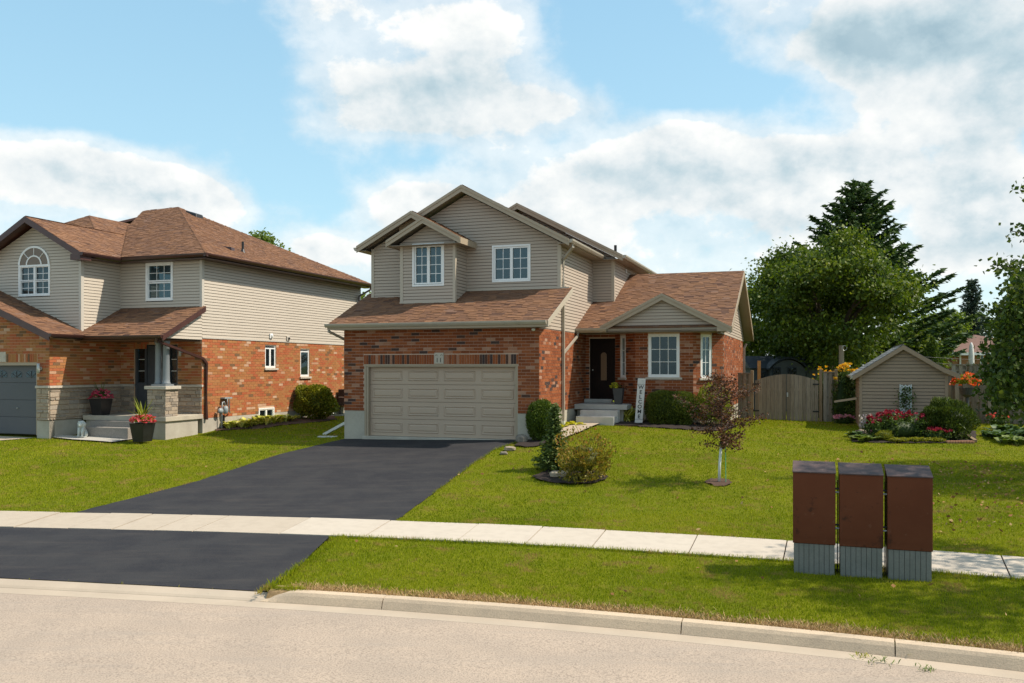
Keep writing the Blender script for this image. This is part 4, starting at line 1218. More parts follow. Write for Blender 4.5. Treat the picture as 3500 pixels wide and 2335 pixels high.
mb = MB(hw); mb.box(.2, W2, 12.28, 12.4, 2.9, zre + .2); mb.prism([(rle + .3, 12.29, zle), (rre - .3, 12.29, zre), (RA[0], 12.29, RA[1] - .2)], (0, .1, 0)); mb.build('rear_wall', 'siding_main', main)
mb = MB(); p_ = hw(6.9, 7.2, zre + .1); mb.tube([p_, (p_[0], p_[1], p_[2] + .42)], .05, 10); mb.build('vent_pipe', 'black_metal', main)
mb = MB(); p_ = rs.w(2.0, 5.72, .03); mb.tube([p_, (p_[0], p_[1], p_[2] - .14)], .03, 8); mb.build('wall_vent', 'white_metal', main)

# wing on the right, with the entry and the three-sided bay
KV = D3 - .85
dw = Wall((W, D3), (7.30, D3)); ba_l = Wall((7.30, D3), (8.15, KV)); ba_f = Wall((8.15, KV), (10.0, KV)); ba_r = Wall((10.0, KV), (W3, D3)); ws = Wall((W3, D3), (W3, 13.6))
DO = (.15, 1.03, .9, 3.05)
H.brick_wall(dw, .001, 1.04, .74, 3.2, [DO]); 
L_ = ba_l.L
WL = (.30, .63, 1.73, 3.13); WF = (.42, 1.42, 1.75, 3.15); WR = (.30, .74, 1.73, 3.13)
H.brick_wall(ba_l, 0, L_, .74, 3.2, [WL]); H.brick_wall(ba_f, 0, 1.85, .74, 3.2, [WF], pale=.2); H.brick_wall(ba_r, 0, ba_r.L, .74, 3.2, [WR], pale=.2)
H.brick_wall(ws, 0, 8.24, .70, 3.13, [])
for wl_, a, b in ((dw, .2, 1.0), (ba_l, .0, L_), (ba_f, 0, 1.85), (ba_r, 0, ba_r.L), (ws, 0, 8.24)): wl_.mkbox('foundation', 'foundation_grey', main, a + .002, b - .002, -.3, .735, -.16, -.003)
H.window(ba_l, *WL, [(WL[0] + .035, WL[1] - .035, WL[2] + .04, WL[3] - .04, 2, 3)], frame_w=.05, proud=-.01, sill=(.06, .075, .07), gl='glass_dark', blind=[(WL[0] + .05, WL[1] - .05, 2.0, 3.05)])
H.window(ba_f, *WF, [(WF[0] + .05, WF[1] - .05, WF[2] + .05, WF[3] - .05, 3, 3)], frame_w=.06, proud=.0, sill=(.09, .075, .07), gl='glass_dark', blind=[(WF[0] + .08, WF[1] - .08, 2.96, 3.08)])
H.window(ba_r, *WR, [(WR[0] + .04, WR[1] - .04, WR[2] + .04, WR[3] - .04, 2, 3)], frame_w=.05, proud=-.01, sill=(.07, .075, .07), gl='glass')
# entry door with its oval-headed light
dd_ = dw.mkbox('entry_door', 'door_brown', main, .17, 1.01, .95, 3.03, -.14, -.09)
dw.mkbox('door_frame', 'door_brown', main, .13, .19, .9, 3.06, -.15, -.03); dw.mkbox('door_frame', 'door_brown', main, .99, 1.06, .9, 3.06, -.15, -.03); dw.mkbox('door_frame', 'door_brown', main, .19, .99, 3.0, 3.06, -.149, -.031)
mb = MB(); out = []
tc_, hwid, z0_, z1_ = .62, .10, 1.63, 2.58
prof = [(tc_ - hwid, z0_), (tc_ + hwid, z0_)] + [(tc_ + hwid * math.cos(a), z1_ - hwid + hwid * math.sin(a)) for a in [math.pi * k / 10 for k in range(11)]]
mb.prism([dw.w(t, z, -.085) for t, z in prof], tuple(Vector(dw.w(0, 0, .01)) - Vector(dw.w(0, 0, 0)))); mb.build('door_light', 'glass_amber', dd_)
for (a, b, p, q) in ((.26, .46, 1.15, 1.5), (.76, .94, 1.15, 1.5), (.26, .44, 1.62, 2.6), (.78, .94, 1.62, 2.6)):
    dw.mkbox('door_panel', 'door_brown', dd_, a, b, p, q, -.09, -.078, .006)
mb = MB(); p_ = dw.w(.24, 1.98, -.06); mb.lathe(p_, [(.0, -.03), (.028, -.01), (.028, .015), (.0, .03)], 10); mb.build('door_knob', 'galvanised', dd_, True)
# porch slab and door step
mb = MB(); mb.prism([hw(W + .01, 3.85, .71), hw(8.0, 3.85, .71), hw(8.0, KV + .12, .71), hw(7.28, D3 - .02, .71), hw(W + .01, D3 - .02, .71)], (0, 0, .165)); mb.build('porch_slab', 'concrete_porch', main, False, .012)
mb = MB(hw); mb.box(W + .06, 7.85, 4.02, D3 - .1, -.2, .70); mb.build('porch_base', 'foundation_grey', main)
mb = MB(hw); mb.box(W + .02, 7.22, D3 - .26, D3 - .012, .878, 1.0); mb.build('door_step', 'concrete_porch', main, False, .008)
# precast steps
st = thing('precast_steps', hw(6.9, 3.5, .25), 'white two-step concrete stair in front of the brick porch', 'steps')
mb = MB(hw); mb.box(6.56, 7.78, 3.46, 3.84, .12, .70); mb.build('step', 'concrete_white', st, False, .012)
mb = MB(hw); mb.box(6.53, 7.75, 3.06, 3.458, .12, .525); mb.build('step', 'concrete_white', st, False, .012)
# wing roof: front slope, ridge, rear slope
wsl = .437; wev, wez = 4.0, 3.34; wr = 9.12; wrz = wez + wsl * (wr - wev); wre = 2 * wr - wev; R_ = W3 + .36
H.roof([(W + .02, wev, wez), (7.25, wev, wez), (7.25, D2 - .001, wez + wsl * (D2 - wev)), (W + .02, D2 - .001, wez + wsl * (D2 - wev))], (W, wev, wez), (7.25, wev, wez))
H.roof([(7.25, wev, wez), (R_, wev, wez), (R_, wr, wrz), (W2 + .02, wr, wrz), (W2 + .02, D2, wez + wsl * (D2 - wev)), (7.25, D2, wez + wsl * (D2 - wev))], (W, wev, wez), (R_, wev, wez))
H.roof([(W2 + .02, wr, wrz), (R_, wr, wrz), (R_, wre, wez), (W2 + .02, wre, wez)], (R_, wre, wez), (W2, wre, wez), tabs=False)
H.board('rake_board', 'trim_main', (R_, wev, wez), (R_, wr, wrz), .19, .03, .004, (1, 0)); H.board('rake_board', 'trim_main', (R_, wr, wrz), (R_, wre, wez), .19, .03, .004, (1, 0))
mb = MB()   # flat gable-end soffit following the rake, under the overhang
for (va, za, vb, zb) in ((wev, wez, wr, wrz), (wr, wrz, wre, wez)):
    mb.hexa([hw(W3 + .02, va, za - .17), hw(R_, va, za - .17), hw(R_, vb, zb - .17), hw(W3 + .02, vb, zb - .17), hw(W3 + .02, va, za - .155), hw(R_, va, za - .155), hw(R_, vb, zb - .155), hw(W3 + .02, vb, zb - .155)])
mb.build('soffit', 'soffit_main', main)
H.siding(Wall((W3, 4.36), (W3, 13.9)), [(.02, 3.13), (9.4, 3.13), (9.4, 3.25), (wr - 4.36, wrz - .12), (.02, 3.38)], [], zbase=3.13)
# gable over the bay
ga = (9.10, 4.40); gfv = 3.96; gl_, gr_ = 7.10, R_ + .005; gsl = .507
gzl = ga[1] - gsl * (ga[0] - gl_); gzr = ga[1] - gsl * (gr_ - ga[0]); gb = wev + (ga[1] - wez) / wsl
H.roof([(ga[0], gfv, ga[1]), (gr_, gfv, gzr), (gr_, 4.0, gzr + .01), (ga[0], gb, ga[1])], (gr_, gfv, gzr), (gr_, 5, gzr), under=0)
H.roof([(ga[0], gfv, ga[1]), (ga[0], gb, ga[1]), (gl_, 4.0, gzl + .01), (gl_, gfv, gzl)], (gl_, 5, gzl), (gl_, gfv, gzl), under=0)
rake(H, 'trim_main', (ga[0], gfv, ga[1]), (gr_, gfv, gzr), .20); rake(H, 'trim_main', (ga[0], gfv, ga[1]), (gl_, gfv, gzl), .20)
gw = Wall((7.2, 4.12), (R_ - .1, 4.12))
H.siding(gw, [(.12, 3.20), (3.62, 3.20), (3.62, 3.42), (1.9, 4.24), (.12, 3.38)], [], zbase=3.20)
mb = MB(hw); mb.box(10.80, gr_ + .0, 3.945, 4.13, 3.19, 3.345); mb.build('eave_return', 'trim_main', main)
mb = MB(hw); mb.box(W + .02, 10.95, 4.02, D3 + .1, 3.205, 3.218); mb.build('soffit', 'soffit_main', main)
H.gutter('gutter_main', (W + .0, wev, wez - .005), (7.30, wev, wez - .005), (0, -1), .11, .10)
H.board('fascia', 'trim_main', (W + .02, wev + .01, wez - .03), (7.3, wev + .01, wez - .03), .11, .015, 0, (0, -1))
# downspouts
def spout(name, mat, pts, w_=.075, parent=main):
    mb = MB(); mb.duct(pts, w_); return mb.build(name, mat, parent)
sp = [hw(rr + .06, 2.0, zr - .10), hw(rr + .06, 2.0, zr - .22), hw(W + .07, D + .13, zr - .55), hw(W + .07, D + .13, TZ - .02)]
spout('downspout', 'gutter_main', sp)
spout('downspout', 'gutter_main', [hw(W + .07, D + .13, TZ - .35), hw(W + .07, D + .13, .42)])
spout('downspout', 'gutter_main', [hw(6.36, 3.94, 3.22), hw(6.36, 3.94, 3.10), hw(W + .075, 2.36, 2.52)], .065)
mb = MB(); mb.duct([hw(W + .07, D + .13, .42), hw(W + .07, D + .13, .22)], .09); mb.build('downspout_boot', 'white_metal', main)
spout('downspout', 'gutter_main', [hw(-.30, EV + .04, 3.27), hw(-.30, EV + .04, 3.16), hw(-.06, .18, 2.92), hw(-.06, .18, 2.0)])
spout('downspout', 'gutter_main', [hw(W3 + .14, 13.5, 3.05), hw(W3 + .06, 13.45, 2.85), hw(W3 + .06, 13.45, .4)])
spout('downspout_extension', 'white_metal', [hw(-.06, .5, .42), sidepx(1105, 1487, 0) and gp(1107, 1486)], .085)
H.finish_bricks(300, pick=lambda b: b[0] in (fr, rt, ba_f))
H.finish_shingles(300)
# ------------------------------------------------------------------ the neighbouring house on the left
nb = thing('hip_roof_house', hw(-8, 3, 0), 'brick and pale siding house with hip roof and a columned stone porch', 'house')
G = House(nb, 'brick_left', 'mortar_left', 'siding_left', 'plank_shadow_left', 'shingle_left')
A_, B_, UG, VG, VU = -5.48, .26, -8.83, -2.71, -1.46
ZF, ZBT = .38, 3.05
lr = Wall((A_, B_), (A_, 11.0)); ldw = Wall((UG, B_), (A_, B_)); lgr = Wall((UG, VG), (UG, B_)); lgf = Wall((-14.6, VG), (UG, VG))
WA = (3.53, 4.23, 2.05, 2.90); WB = (5.88, 6.54, 1.71, 2.80); WC = (3.12, 4.10, .05, .58); WD = (7.9, 8.6, .1, .55)
G.brick_wall(lr, .001, 10.74, ZF, ZBT, [WA, WB, WC], pale=.10, dark=.05)
lr.mkbox('siding_starter', 'trim_left', nb, 0, 10.74, ZBT - .02, ZBT + .03, .0, .03)
mb = MB()
for a, b, c, d in cells(0.02, 10.7, -.5, ZF - .005, [WC, WD]): lr.box(mb, a, b, c, d, -.16, .012)
mb.build('foundation', 'foundation', nb)
lgr.mkbox('foundation', 'foundation', nb, .003, 1.3, -.5, .41, -.2, .0); lgf.mkbox('foundation', 'foundation', nb, 5.27, 5.77, -.5, .41, -.2, -.001)
G.siding(lr, [(0, ZBT), (10.74, ZBT), (10.74, 5.62), (0, 5.62)], [], zbase=ZBT)
ch = Wall((A_, -1.72), (A_, B_))
G.siding(ch, [(0.02, 2.97), (1.98, 2.97), (1.98, 4.0), (1.7, 3.86), (0.02, 3.0)], [], zbase=2.97)
# upper storey
lu = Wall((UG, B_), (A_, B_)); luf = Wall((-14.2, VU), (UG, VU)); lus = Wall((UG, VU), (UG, B_))
W5 = (1.08, 2.20, 4.31, 5.60)
G.siding(lu, [(0, 4.0), (3.35, 4.0), (3.35, 5.62), (0, 5.62)], [W5], zbase=4.08)
lu.mkbox('corner_trim', 'trim_left', nb, 3.35 - .07, 3.35 + .028, 3.98, 5.62, -.09, .028)
G.siding(lus, [(0, 3.24), (1.72, 4.05), (1.72, 5.60), (0, 5.60)], [], zbase=3.2)
GA = (-10.70, 6.99); gs_ = .55
topz = 6.78
ax = GA[0] + 14.2
G.siding(luf, [(0, 4.9), (1.0, 4.98), (5.37, 3.22), (5.37, 5.60), (ax, topz), (0, topz - gs_ * ax * .9)], [(2.76, 4.07, 4.45, 5.45)], zbase=3.2)
luf.mkbox('corner_trim', 'trim_left', nb, 5.37 - .07, 5.37 + .028, 3.24, 5.55, -.09, .028)
G.window(lu, *W5, [(W5[0] + .06, W5[1] - .06, 4.37, 4.945, 3, 2), (W5[0] + .06, W5[1] - .06, 4.965, 5.54, 3, 2)], frame_w=.07, gl='glass', blind=[(W5[0] + .1, W5[1] - .1, 4.98, 5.5)], curtain=[(W5[0] + .1, W5[1] - .1)])
# arched window: two double-hung below, fan above
wx0, wx1 = 2.74, 4.09
z_s = 5.47
win = G.window(luf, wx0, wx1, 4.43, z_s, [(wx0 + .06, 3.395, 4.49, 4.93, 2, 2), (wx0 + .06, 3.395, 4.95, 5.41, 2, 2), (3.435, wx1 - .06, 4.49, 4.93, 2, 2), (3.435, wx1 - .06, 4.95, 5.41, 2, 2)], frame_w=.06, gl='glass_dark', sash_w=.026)
luf.mkbox('mullion', 'white_vinyl', win, 3.385, 3.445, 4.48, z_s - .05, -.07, .02)
cxw = (wx0 + wx1) / 2; ro = (wx1 - wx0) / 2; rz = .62 / ro
def arc_pts(r, n=24, a0=0, a1=math.pi): return [(cxw + r * math.cos(a0 + (a1 - a0) * k / n), z_s + r * rz * math.sin(a0 + (a1 - a0) * k / n)) for k in range(n + 1)]
def arc_ring(ri, r_o, o0, o1, name, mat, par):
    mb = MB(); P, Q = arc_pts(ri), arc_pts(r_o)
    for k in range(24):
        mb.hexa([luf.w(*P[k], o1), luf.w(*Q[k], o1), luf.w(*Q[k], o0), luf.w(*P[k], o0), luf.w(*P[k + 1], o1), luf.w(*Q[k + 1], o1), luf.w(*Q[k + 1], o0), luf.w(*P[k + 1], o0)])
    return mb.build(name, mat, par)
fan = arc_ring(ro - .07, ro, -.02, .05, 'fan_window', 'white_vinyl', nb)
arc_ring(ro * .43, ro * .50, .026, .048, 'fan_ring', 'white_vinyl', fan)
mb = MB(); mb.prism([luf.w(t, z, .0) for t, z in arc_pts(ro - .03, 24)], tuple(Vector(luf.w(0, 0, .023)) - Vector(luf.w(0, 0, 0)))); mb.build('fan_backing', 'interior', fan)
for k in range(4):
    a0, a1 = math.pi * k / 4, math.pi * (k + 1) / 4
    P = arc_pts(ro * .49, 8, a0 + .02, a1 - .02); Q = arc_pts(ro - .05, 8, a0 + .02, a1 - .02)
    mb = MB(); mb.prism([luf.w(t, z, .026) for t, z in Q + P[::-1]], tuple(Vector(luf.w(0, 0, .006)) - Vector(luf.w(0, 0, 0)))); mb.build('pane', 'glass_amber', fan)
    if k:
        p, q = arc_pts(ro * .48, 1, a0, a0)[0], arc_pts(ro - .04, 1, a0, a0)[0]
        mb = MB(); mb.tube([luf.w(*p, .036), luf.w(*q, .036)], .014, 6); mb.build('muntin', 'white_vinyl', fan)
mb = MB(); mb.prism([luf.w(t, z, .026) for t, z in arc_pts(ro * .45, 14)], tuple(Vector(luf.w(0, 0, .006)) - Vector(luf.w(0, 0, 0)))); mb.build('pane', 'glass_amber', fan)
# roofs
PK = (-11.37, 6.2, 8.74); EZL = 5.77; re_, fe_ = A_ + .5, B_ - .45; be_ = 11.3
G.roof([PK, (re_, fe_, EZL), (re_, be_, EZL)], (re_, fe_, EZL), (re_, be_, EZL), soffit='brown_trim')
vx = -8.39   # valley foot
G.roof([PK, (-13.0, PK[1] - .2, PK[2] - .1), (-11.6, 3.6, 7.52), (vx, fe_, EZL), (re_, fe_, EZL)], (vx, fe_, EZL), (re_, fe_, EZL), soffit='brown_trim')
G.roof([PK, (re_, be_, EZL), (-17.5, be_, EZL)], (-17.5, be_, EZL), (re_, be_, EZL), tabs=False, soffit='brown_trim')
G.roof([PK, (-17.5, be_, EZL), (-17.5, fe_, EZL)], (-17.5, be_, EZL), (-17.5, fe_, EZL), tabs=False, soffit='brown_trim')
gfv_ = VU - .45
def zR(u): return 5.73 + gs_ * (-8.39 - u)
G.roof([(GA[0], gfv_, zR(GA[0])), (-8.39, gfv_, zR(-8.39)), (-8.39, fe_ + .02, zR(-8.39)), (-11.35, 3.6, zR(-11.35)), (-12.1, 4.8, zR(-12.1)), (-12.1, 2.19, zR(-12.1)), (GA[0], 1.02, zR(GA[0]))], (-8.39, gfv_, zR(-8.39)), (-8.39, 3, zR(-8.39)), soffit='brown_trim')
G.roof([(GA[0], gfv_, zR(GA[0])), (GA[0], 2.4, zR(GA[0])), (-13.01, 2.4, 5.73), (-13.01, gfv_, 5.73)], (-13.01, 2, 5.73), (-13.01, gfv_, 5.73), soffit='brown_trim')
G.roof([(-12.1, 2.19, zR(-12.1)), (GA[0], 1.02, zR(GA[0])), (-14.6, .4, 6.62)], (-14.6, .4, 6.62), (GA[0], 1.02, zR(GA[0])), soffit='brown_trim', under=0)
G.roof([(-12.1, 2.19, zR(-12.1)), (-14.6, .4, 6.62), (-14.6, 4.5, 6.62), (-12.1, 4.5, zR(-12.1))], (-14.6, 4.5, 6.62), (-14.6, .4, 6.62), tabs=False, soffit='brown_trim', under=0)
G.board('rake_board', 'brown_trim', (GA[0], gfv_, zR(GA[0])), (-8.39, gfv_, 5.73), .20, .03, .004, (0, -1)); G.board('rake_board', 'brown_trim', (GA[0], gfv_, zR(GA[0])), (-13.01, gfv_, 5.73), .20, .03, .004, (0, -1))
mb = MB(hw); mb.box(-8.80, -8.385, gfv_ - .02, VU - .03, 5.50, 5.70); mb.build('eave_return', 'brown_trim', nb)
G.gutter('brown_metal', (-8.39, gfv_ - .02, 5.74), (-8.39, fe_ - .10, 5.74), (1, 0)); G.gutter('brown_metal', (-8.30, fe_, EZL), (re_ + .1, fe_, EZL), (0, -1)); G.gutter('brown_metal', (re_, fe_ - .1, EZL), (re_, be_, EZL), (1, 0))
mb = MB(hw); mb.box(A_ + .02, re_, fe_, be_, 5.615, 5.63); mb.box(UG - .2, A_ + .02, fe_ + .02, B_ - .03, 5.616, 5.631); mb.box(UG + .02, -8.39, VU - .4, fe_ + .02, 5.585, 5.6); mb.build('soffit', 'brown_trim', nb)
# porch roof and lower garage gable
pe, pz, pt = -1.75, 3.06, 4.08
G.roof([(-8.42, pe, pz), (-5.34, pe, pz), (-5.34, B_, pt), (UG, B_, pt), (UG, VU, pz + .51 * (VU - pe) + .02)], (-8.42, pe, pz), (-5.34, pe, pz), soffit='brown_trim')
G.gutter('brown_metal', (-8.42, pe, pz + .01), (-5.33, pe, pz + .01), (0, -1))
G.board('rake_board', 'brown_trim', (-5.34, pe - .02, pz), (-5.34, B_, pt), .17, .03, .004, (1, 0))
def zG(u): return 3.09 + .40 * (-8.40 - u)
gfr = -3.10; gpk = -12.6
G.roof([(gpk, gfr, zG(gpk)), (-8.40, gfr, zG(-8.4)), (-8.40, pe, zG(-8.4)), (UG, VU, zG(UG)), (gpk, VU, zG(gpk))], (-8.40, gfr, zG(-8.4)), (-8.40, pe, zG(-8.4)), soffit='brown_trim')
G.roof([(gpk, gfr, zG(gpk)), (gpk, VU, zG(gpk)), (-16.8, VU, zG(-8.4)), (-16.8, gfr, zG(-8.4))], (-16.8, VU, 3.09), (-16.8, gfr, 3.09), tabs=False, soffit='brown_trim')
G.board('rake_board', 'brown_trim', (gpk, gfr, zG(gpk)), (-8.40, gfr, zG(-8.4)), .21, .03, .004, (0, -1))
G.gutter('brown_metal', (-8.40, gfr - .03, 3.10), (-8.40, pe - .10, 3.10), (1, 0), .10, .10)
G.roof([(UG + .02, B_ + .1, 2.94), (A_ - .05, B_ + .1, 2.94), (A_ - .05, pe + .02, 2.94), (UG + .02, pe + .02, 2.94)], (UG, pe, 2.94), (A_, pe, 2.94), tabs=False, under=0, name='porch_ceiling')
# brick above, stone below, on the garage and the porch walls
GD = (-14.2 + 14.6, 5.27, -.2, 2.22)
G.brick_wall(lgf, .3, 5.77, 1.50, 4.8, [(GD[0], GD[1], 1.4, 2.22), (1.2, 5.30, 2.22, 2.50)], pale=.13, topf=lambda t: zG(-14.6 + t) - .16)
G.soldier(lgf, 4.02, 5.28, 2.235, 2.49, lgf and G.bricks[-1][6])
lgf.mkbox('lintel_backing', 'mortar_left', nb, 1.2, 5.30, 2.22, 2.50, -.14, -.001)
lgf.mkbox('keystone', 'stone_cap', nb, 3.72, 4.0, 2.235, 2.56, -.05, .02, .006)
G.brick_wall(lgr, .001, 2.97, 1.50, 2.98, [], pale=.10); 
LDO = (.58, 2.38, .4, 2.84)
G.brick_wall(ldw, .001, 3.35, 1.50, 2.98, [LDO], pale=.08)
G.soldier(ldw, .55, 1.1, 2.70, 2.95, G.bricks[-1][6])
def stone_wall(wall, t0, t1, z0, z1, ops=(), parent=nb, o=.0):
    part = backing('stone_backing', wall, t0, t1, z0, z1, ops, 'mortar_left', parent, .1, o)
    z = z0
    while z < z1 - .03:
        h = min(random.choice((.07, .10, .10, .14, .16)), z1 - z)
        if z1 - z - h < .05: h = z1 - z
        t = t0 - random.uniform(0, .15)
        while t < t1:
            w_ = random.uniform(.16, .48)
            hit = [(q[0], q[1]) for q in ops if q[2] < z + h - .01 and q[3] > z + .01]
            for a, b in minus((max(t, t0), min(t + w_, t1)), hit):
                if b - a > .03:
                    mb = MB(); g = .006; d = o + random.uniform(.018, .042)
                    k_ = .012
                    mb.hexa([wall.w(a + g, z + g, o), wall.w(b - g, z + g, o), wall.w(b - g, z + h - g, o), wall.w(a + g, z + h - g, o),
                             wall.w(a + g + k_, z + g + k_, d), wall.w(b - g - k_, z + g + k_, d * random.uniform(.8, 1.1)), wall.w(b - g - k_, z + h - g - k_, d * random.uniform(.8, 1.1)), wall.w(a + g + k_, z + h - g - k_, d)], random.random())
                    mb.build('stone', 'stone_veneer', part)
            t += w_
        z += h
    return part
stone_wall(lgf, 5.27, 5.77, .42, 1.42); stone_wall(lgr, .0, 2.97, .42, 1.42); stone_wall(ldw, 0, .58, .42, 1.42); stone_wall(ldw, 2.38, 3.35, .42, 1.42)
for wl_, a, b in ((lgf, 5.25, 5.80), (lgr, -.035, 2.95), (ldw, .03, .58), (ldw, 2.38, 3.40)):
    wl_.mkbox('stone_band', 'stone_cap', nb, a, b, 1.42, 1.495, -.02, .06, .008)
# garage door, grey, with a row of fan lights
mb = MB(); lgf.box(mb, GD[1] - .03, GD[1] + .0, -.05, 2.215, -.25, -.0); lgf.box(mb, GD[0], GD[1] - .03, 2.13, 2.215, -.25, -.0); mb.build('door_jamb', 'trim_main', nb)
gd2 = lgf.mkbox('garage_door', 'garage_grey', nb, GD[0], GD[1] - .03, -.05, 2.13, -.22, -.16)
for i in range(4):
    lgf.mkbox('door_section', 'garage_grey', gd2, GD[0] + .01, GD[1] - .032, -.04 + i * .542, -.04 + i * .542 + .532, -.158, -.13, .006)
for k in range(8):
    t1 = GD[1] - .14 - k * .62; t0 = t1 - .44
    ln = MB(); P = [lgf.w(t0, 1.75, -.127), lgf.w(t1, 1.75, -.127)] + [lgf.w((t0 + t1) / 2 + .22 * math.cos(a), 1.86 + .12 * math.sin(a), -.127) for a in [math.pi * j / 6 for j in range(7)]]
    ln.prism(P, tuple(Vector(lgf.w(0, 0, .006)) - Vector(lgf.w(0, 0, 0)))); ln.build('door_light', 'glass_dark', gd2)
    for a in (.7, 1.57, 2.44):
        mb = MB(); mb.tube([lgf.w((t0 + t1) / 2, 1.75, -.116), lgf.w((t0 + t1) / 2 + .24 * math.cos(a), 1.75 + .20 * math.sin(a), -.116)], .012, 5); mb.build('muntin', 'garage_grey', gd2)
mb = MB(); p_ = lgf.w(4.35, .78, -.10); mb.lathe((p_[0], p_[1], p_[2]), [(.0, -.012), (.03, -.008), (.03, .008), (0, .012)], 10); mb.build('lock', 'galvanised', gd2)
# entry door with two sidelights
dz0, dz1 = .55, 2.80
mb = MB()
for a, b in ((.58, .66), (.98, 1.06), (1.94, 2.02), (2.30, 2.38)): ldw.box(mb, a, b, dz0, dz1, -.14, -.04)
ldw.box(mb, .66, 2.30, dz1 - .06, dz1, -.141, -.041); ldw.box(mb, .66, .98, dz0, 1.55, -.139, -.06); ldw.box(mb, 2.02, 2.30, dz0, 1.55, -.139, -.06)
mb.build('door_frame', 'door_slate', nb)
ed = ldw.mkbox('entry_door', 'door_slate', nb, 1.07, 1.93, dz0, dz1 - .065, -.135, -.085)
for a, b in ((1.18, 1.44), (1.56, 1.82)):
    for z0_, z1_ in ((.68, 1.3), (1.42, 2.05), (2.15, 2.6)): ldw.mkbox('door_panel', 'door_slate', ed, a, b, z0_, z1_, -.084, -.072, .006)
for a, b in ((.67, .97), (2.03, 2.29)):
    sd_ = ldw.mkbox('sidelight', 'glass_dark', nb, a, b, 1.56, dz1 - .07, -.11, -.10)
    for k in range(1, 3):
        z = 1.56 + (dz1 - .07 - 1.56) * k / 3; ldw.mkbox('muntin', 'white_vinyl', sd_, a + .02, b - .02, z - .008, z + .008, -.099, -.085)
mb = MB(); p_ = ldw.w(1.86, 1.55, -.06); mb.lathe(p_, [(0, -.03), (.028, -.01), (.028, .015), (0, .03)], 10); mb.build('door_knob', 'galvanised', ed, True)
# porch slab, base, steps, pier and columns
PV = -1.52
mb = MB(hw); mb.box(-8.70, A_ + .06, PV, B_ - .003, .375, .525); mb.build('porch_slab', 'concrete_porch_left', nb, False, .012)
mb = MB(hw); mb.box(-8.62, A_ + .0, PV + .06, B_ - .2, -.5, .37); mb.build('porch_base', 'foundation', nb)
mb = MB(hw); mb.box(-8.10, -6.36, -1.84, PV - .003, -.2, .40 - .02); mb.build('step', 'aggregate', nb, False, .01)
mb = MB(hw); mb.box(-8.10, -6.30, -2.16, -1.843, -.2, .20); mb.build('step', 'aggregate', nb, False, .01)
pu0, pu1, pv0, pv1 = -6.20, -5.47, -1.47, -.86
mb = MB(hw); mb.box(pu0 + .05, pu1 - .05, pv0 + .05, pv1 - .05, .52, 1.38); pier = mb.build('stone_pier', 'mortar_left', nb)
for wl_ in (Wall((pu0 + .045, pv0 + .045), (pu1 - .045, pv0 + .045)), Wall((pu1 - .045, pv0 + .045), (pu1 - .045, pv1 - .045)), Wall((pu0 + .045, pv1 - .045), (pu0 + .045, pv0 + .045))):
    z = .53
    while z < 1.36:
        h = random.choice((.07, .09, .11)); h = min(h, 1.375 - z); t = -.03
        while t < wl_.L + .02:
            w_ = random.uniform(.14, .34); e_ = min(t + w_, wl_.L + .03)
            mb = MB(); wl_.box(mb, t + .004, e_ - .004, z + .004, z + h - .004, -.0, random.uniform(.018, .04), random.random()); mb.build('stone', 'stone_veneer', pier, False, .006)
            t += w_
        z += h
mb = MB(hw); mb.box(pu0 - .05, pu1 + .05, pv0 - .05, pv1 + .05, 1.38, 1.48); mb.build('pier_cap', 'stone_cap', nb, False, .008)
mb = MB(hw); mb.box(-6.12, -5.56, -1.36, -.98, 1.482, 1.54); mb.build('column_plinth', 'grey_paint', nb)
for uu, vv in ((-6.0, -1.17), (-5.70, -1.17)):
    mb = MB(); c = hw(uu, vv, 0); mb.lathe((c[0], c[1], 0), [(.135, 1.542), (.135, 1.57), (.115, 1.60), (.108, 1.7), (.095, 2.80), (.115, 2.84), (.12, 2.93)], 20); mb.build('column', 'grey_paint', nb, True)
# trim pieces: wall lamps, vents, downspouts
for wl_, t, z in ((lgf, 5.44, 1.89), (ldw, 2.55, 2.44)):
    mb = MB(); p_ = wl_.w(t, z, .10); mb.tube([p_, (p_[0], p_[1], p_[2] + .30)], .045, 12); lamp = mb.build('wall_lamp', 'galvanised', nb, True)
    mb = MB(); wl_.box(mb, t - .04, t + .04, z + .1, z + .2, 0, .06); mb.build('lamp_bracket', 'galvanised', nb)
for t, z, mt in ((3.86, 3.24, 'white_vinyl'), (4.97, 3.18, 'trim_left')):
    v_ = lr.mkbox('wall_vent', mt, nb, t - .09, t + .09, z - .09, z + .09, .02, .06, .008)
    mb = MB(); p_ = lr.w(t + .02, z, .065); mb.lathe(p_, [(0, -.05), (.05, -.03), (.05, .03), (0, .05)], 10); mb.build('vent_hood', 'black_metal' if mt != 'white_vinyl' else mt, v_)
spout('downspout', 'brown_metal', [hw(-5.52, -1.80, 2.98), hw(-5.52, -1.78, 2.88), hw(A_ + .07, .22, 2.36), hw(A_ + .07, .40, 2.20), hw(A_ + .07, .40, .34)], .085, nb)
spout('downspout', 'brown_metal', [hw(re_ + .05, be_ - .4, 5.66), hw(re_ + .05, be_ - .4, 5.52), hw(A_ + .08, be_ - .6, 5.22), hw(A_ + .08, be_ - .6, 3.0)], .085, nb)
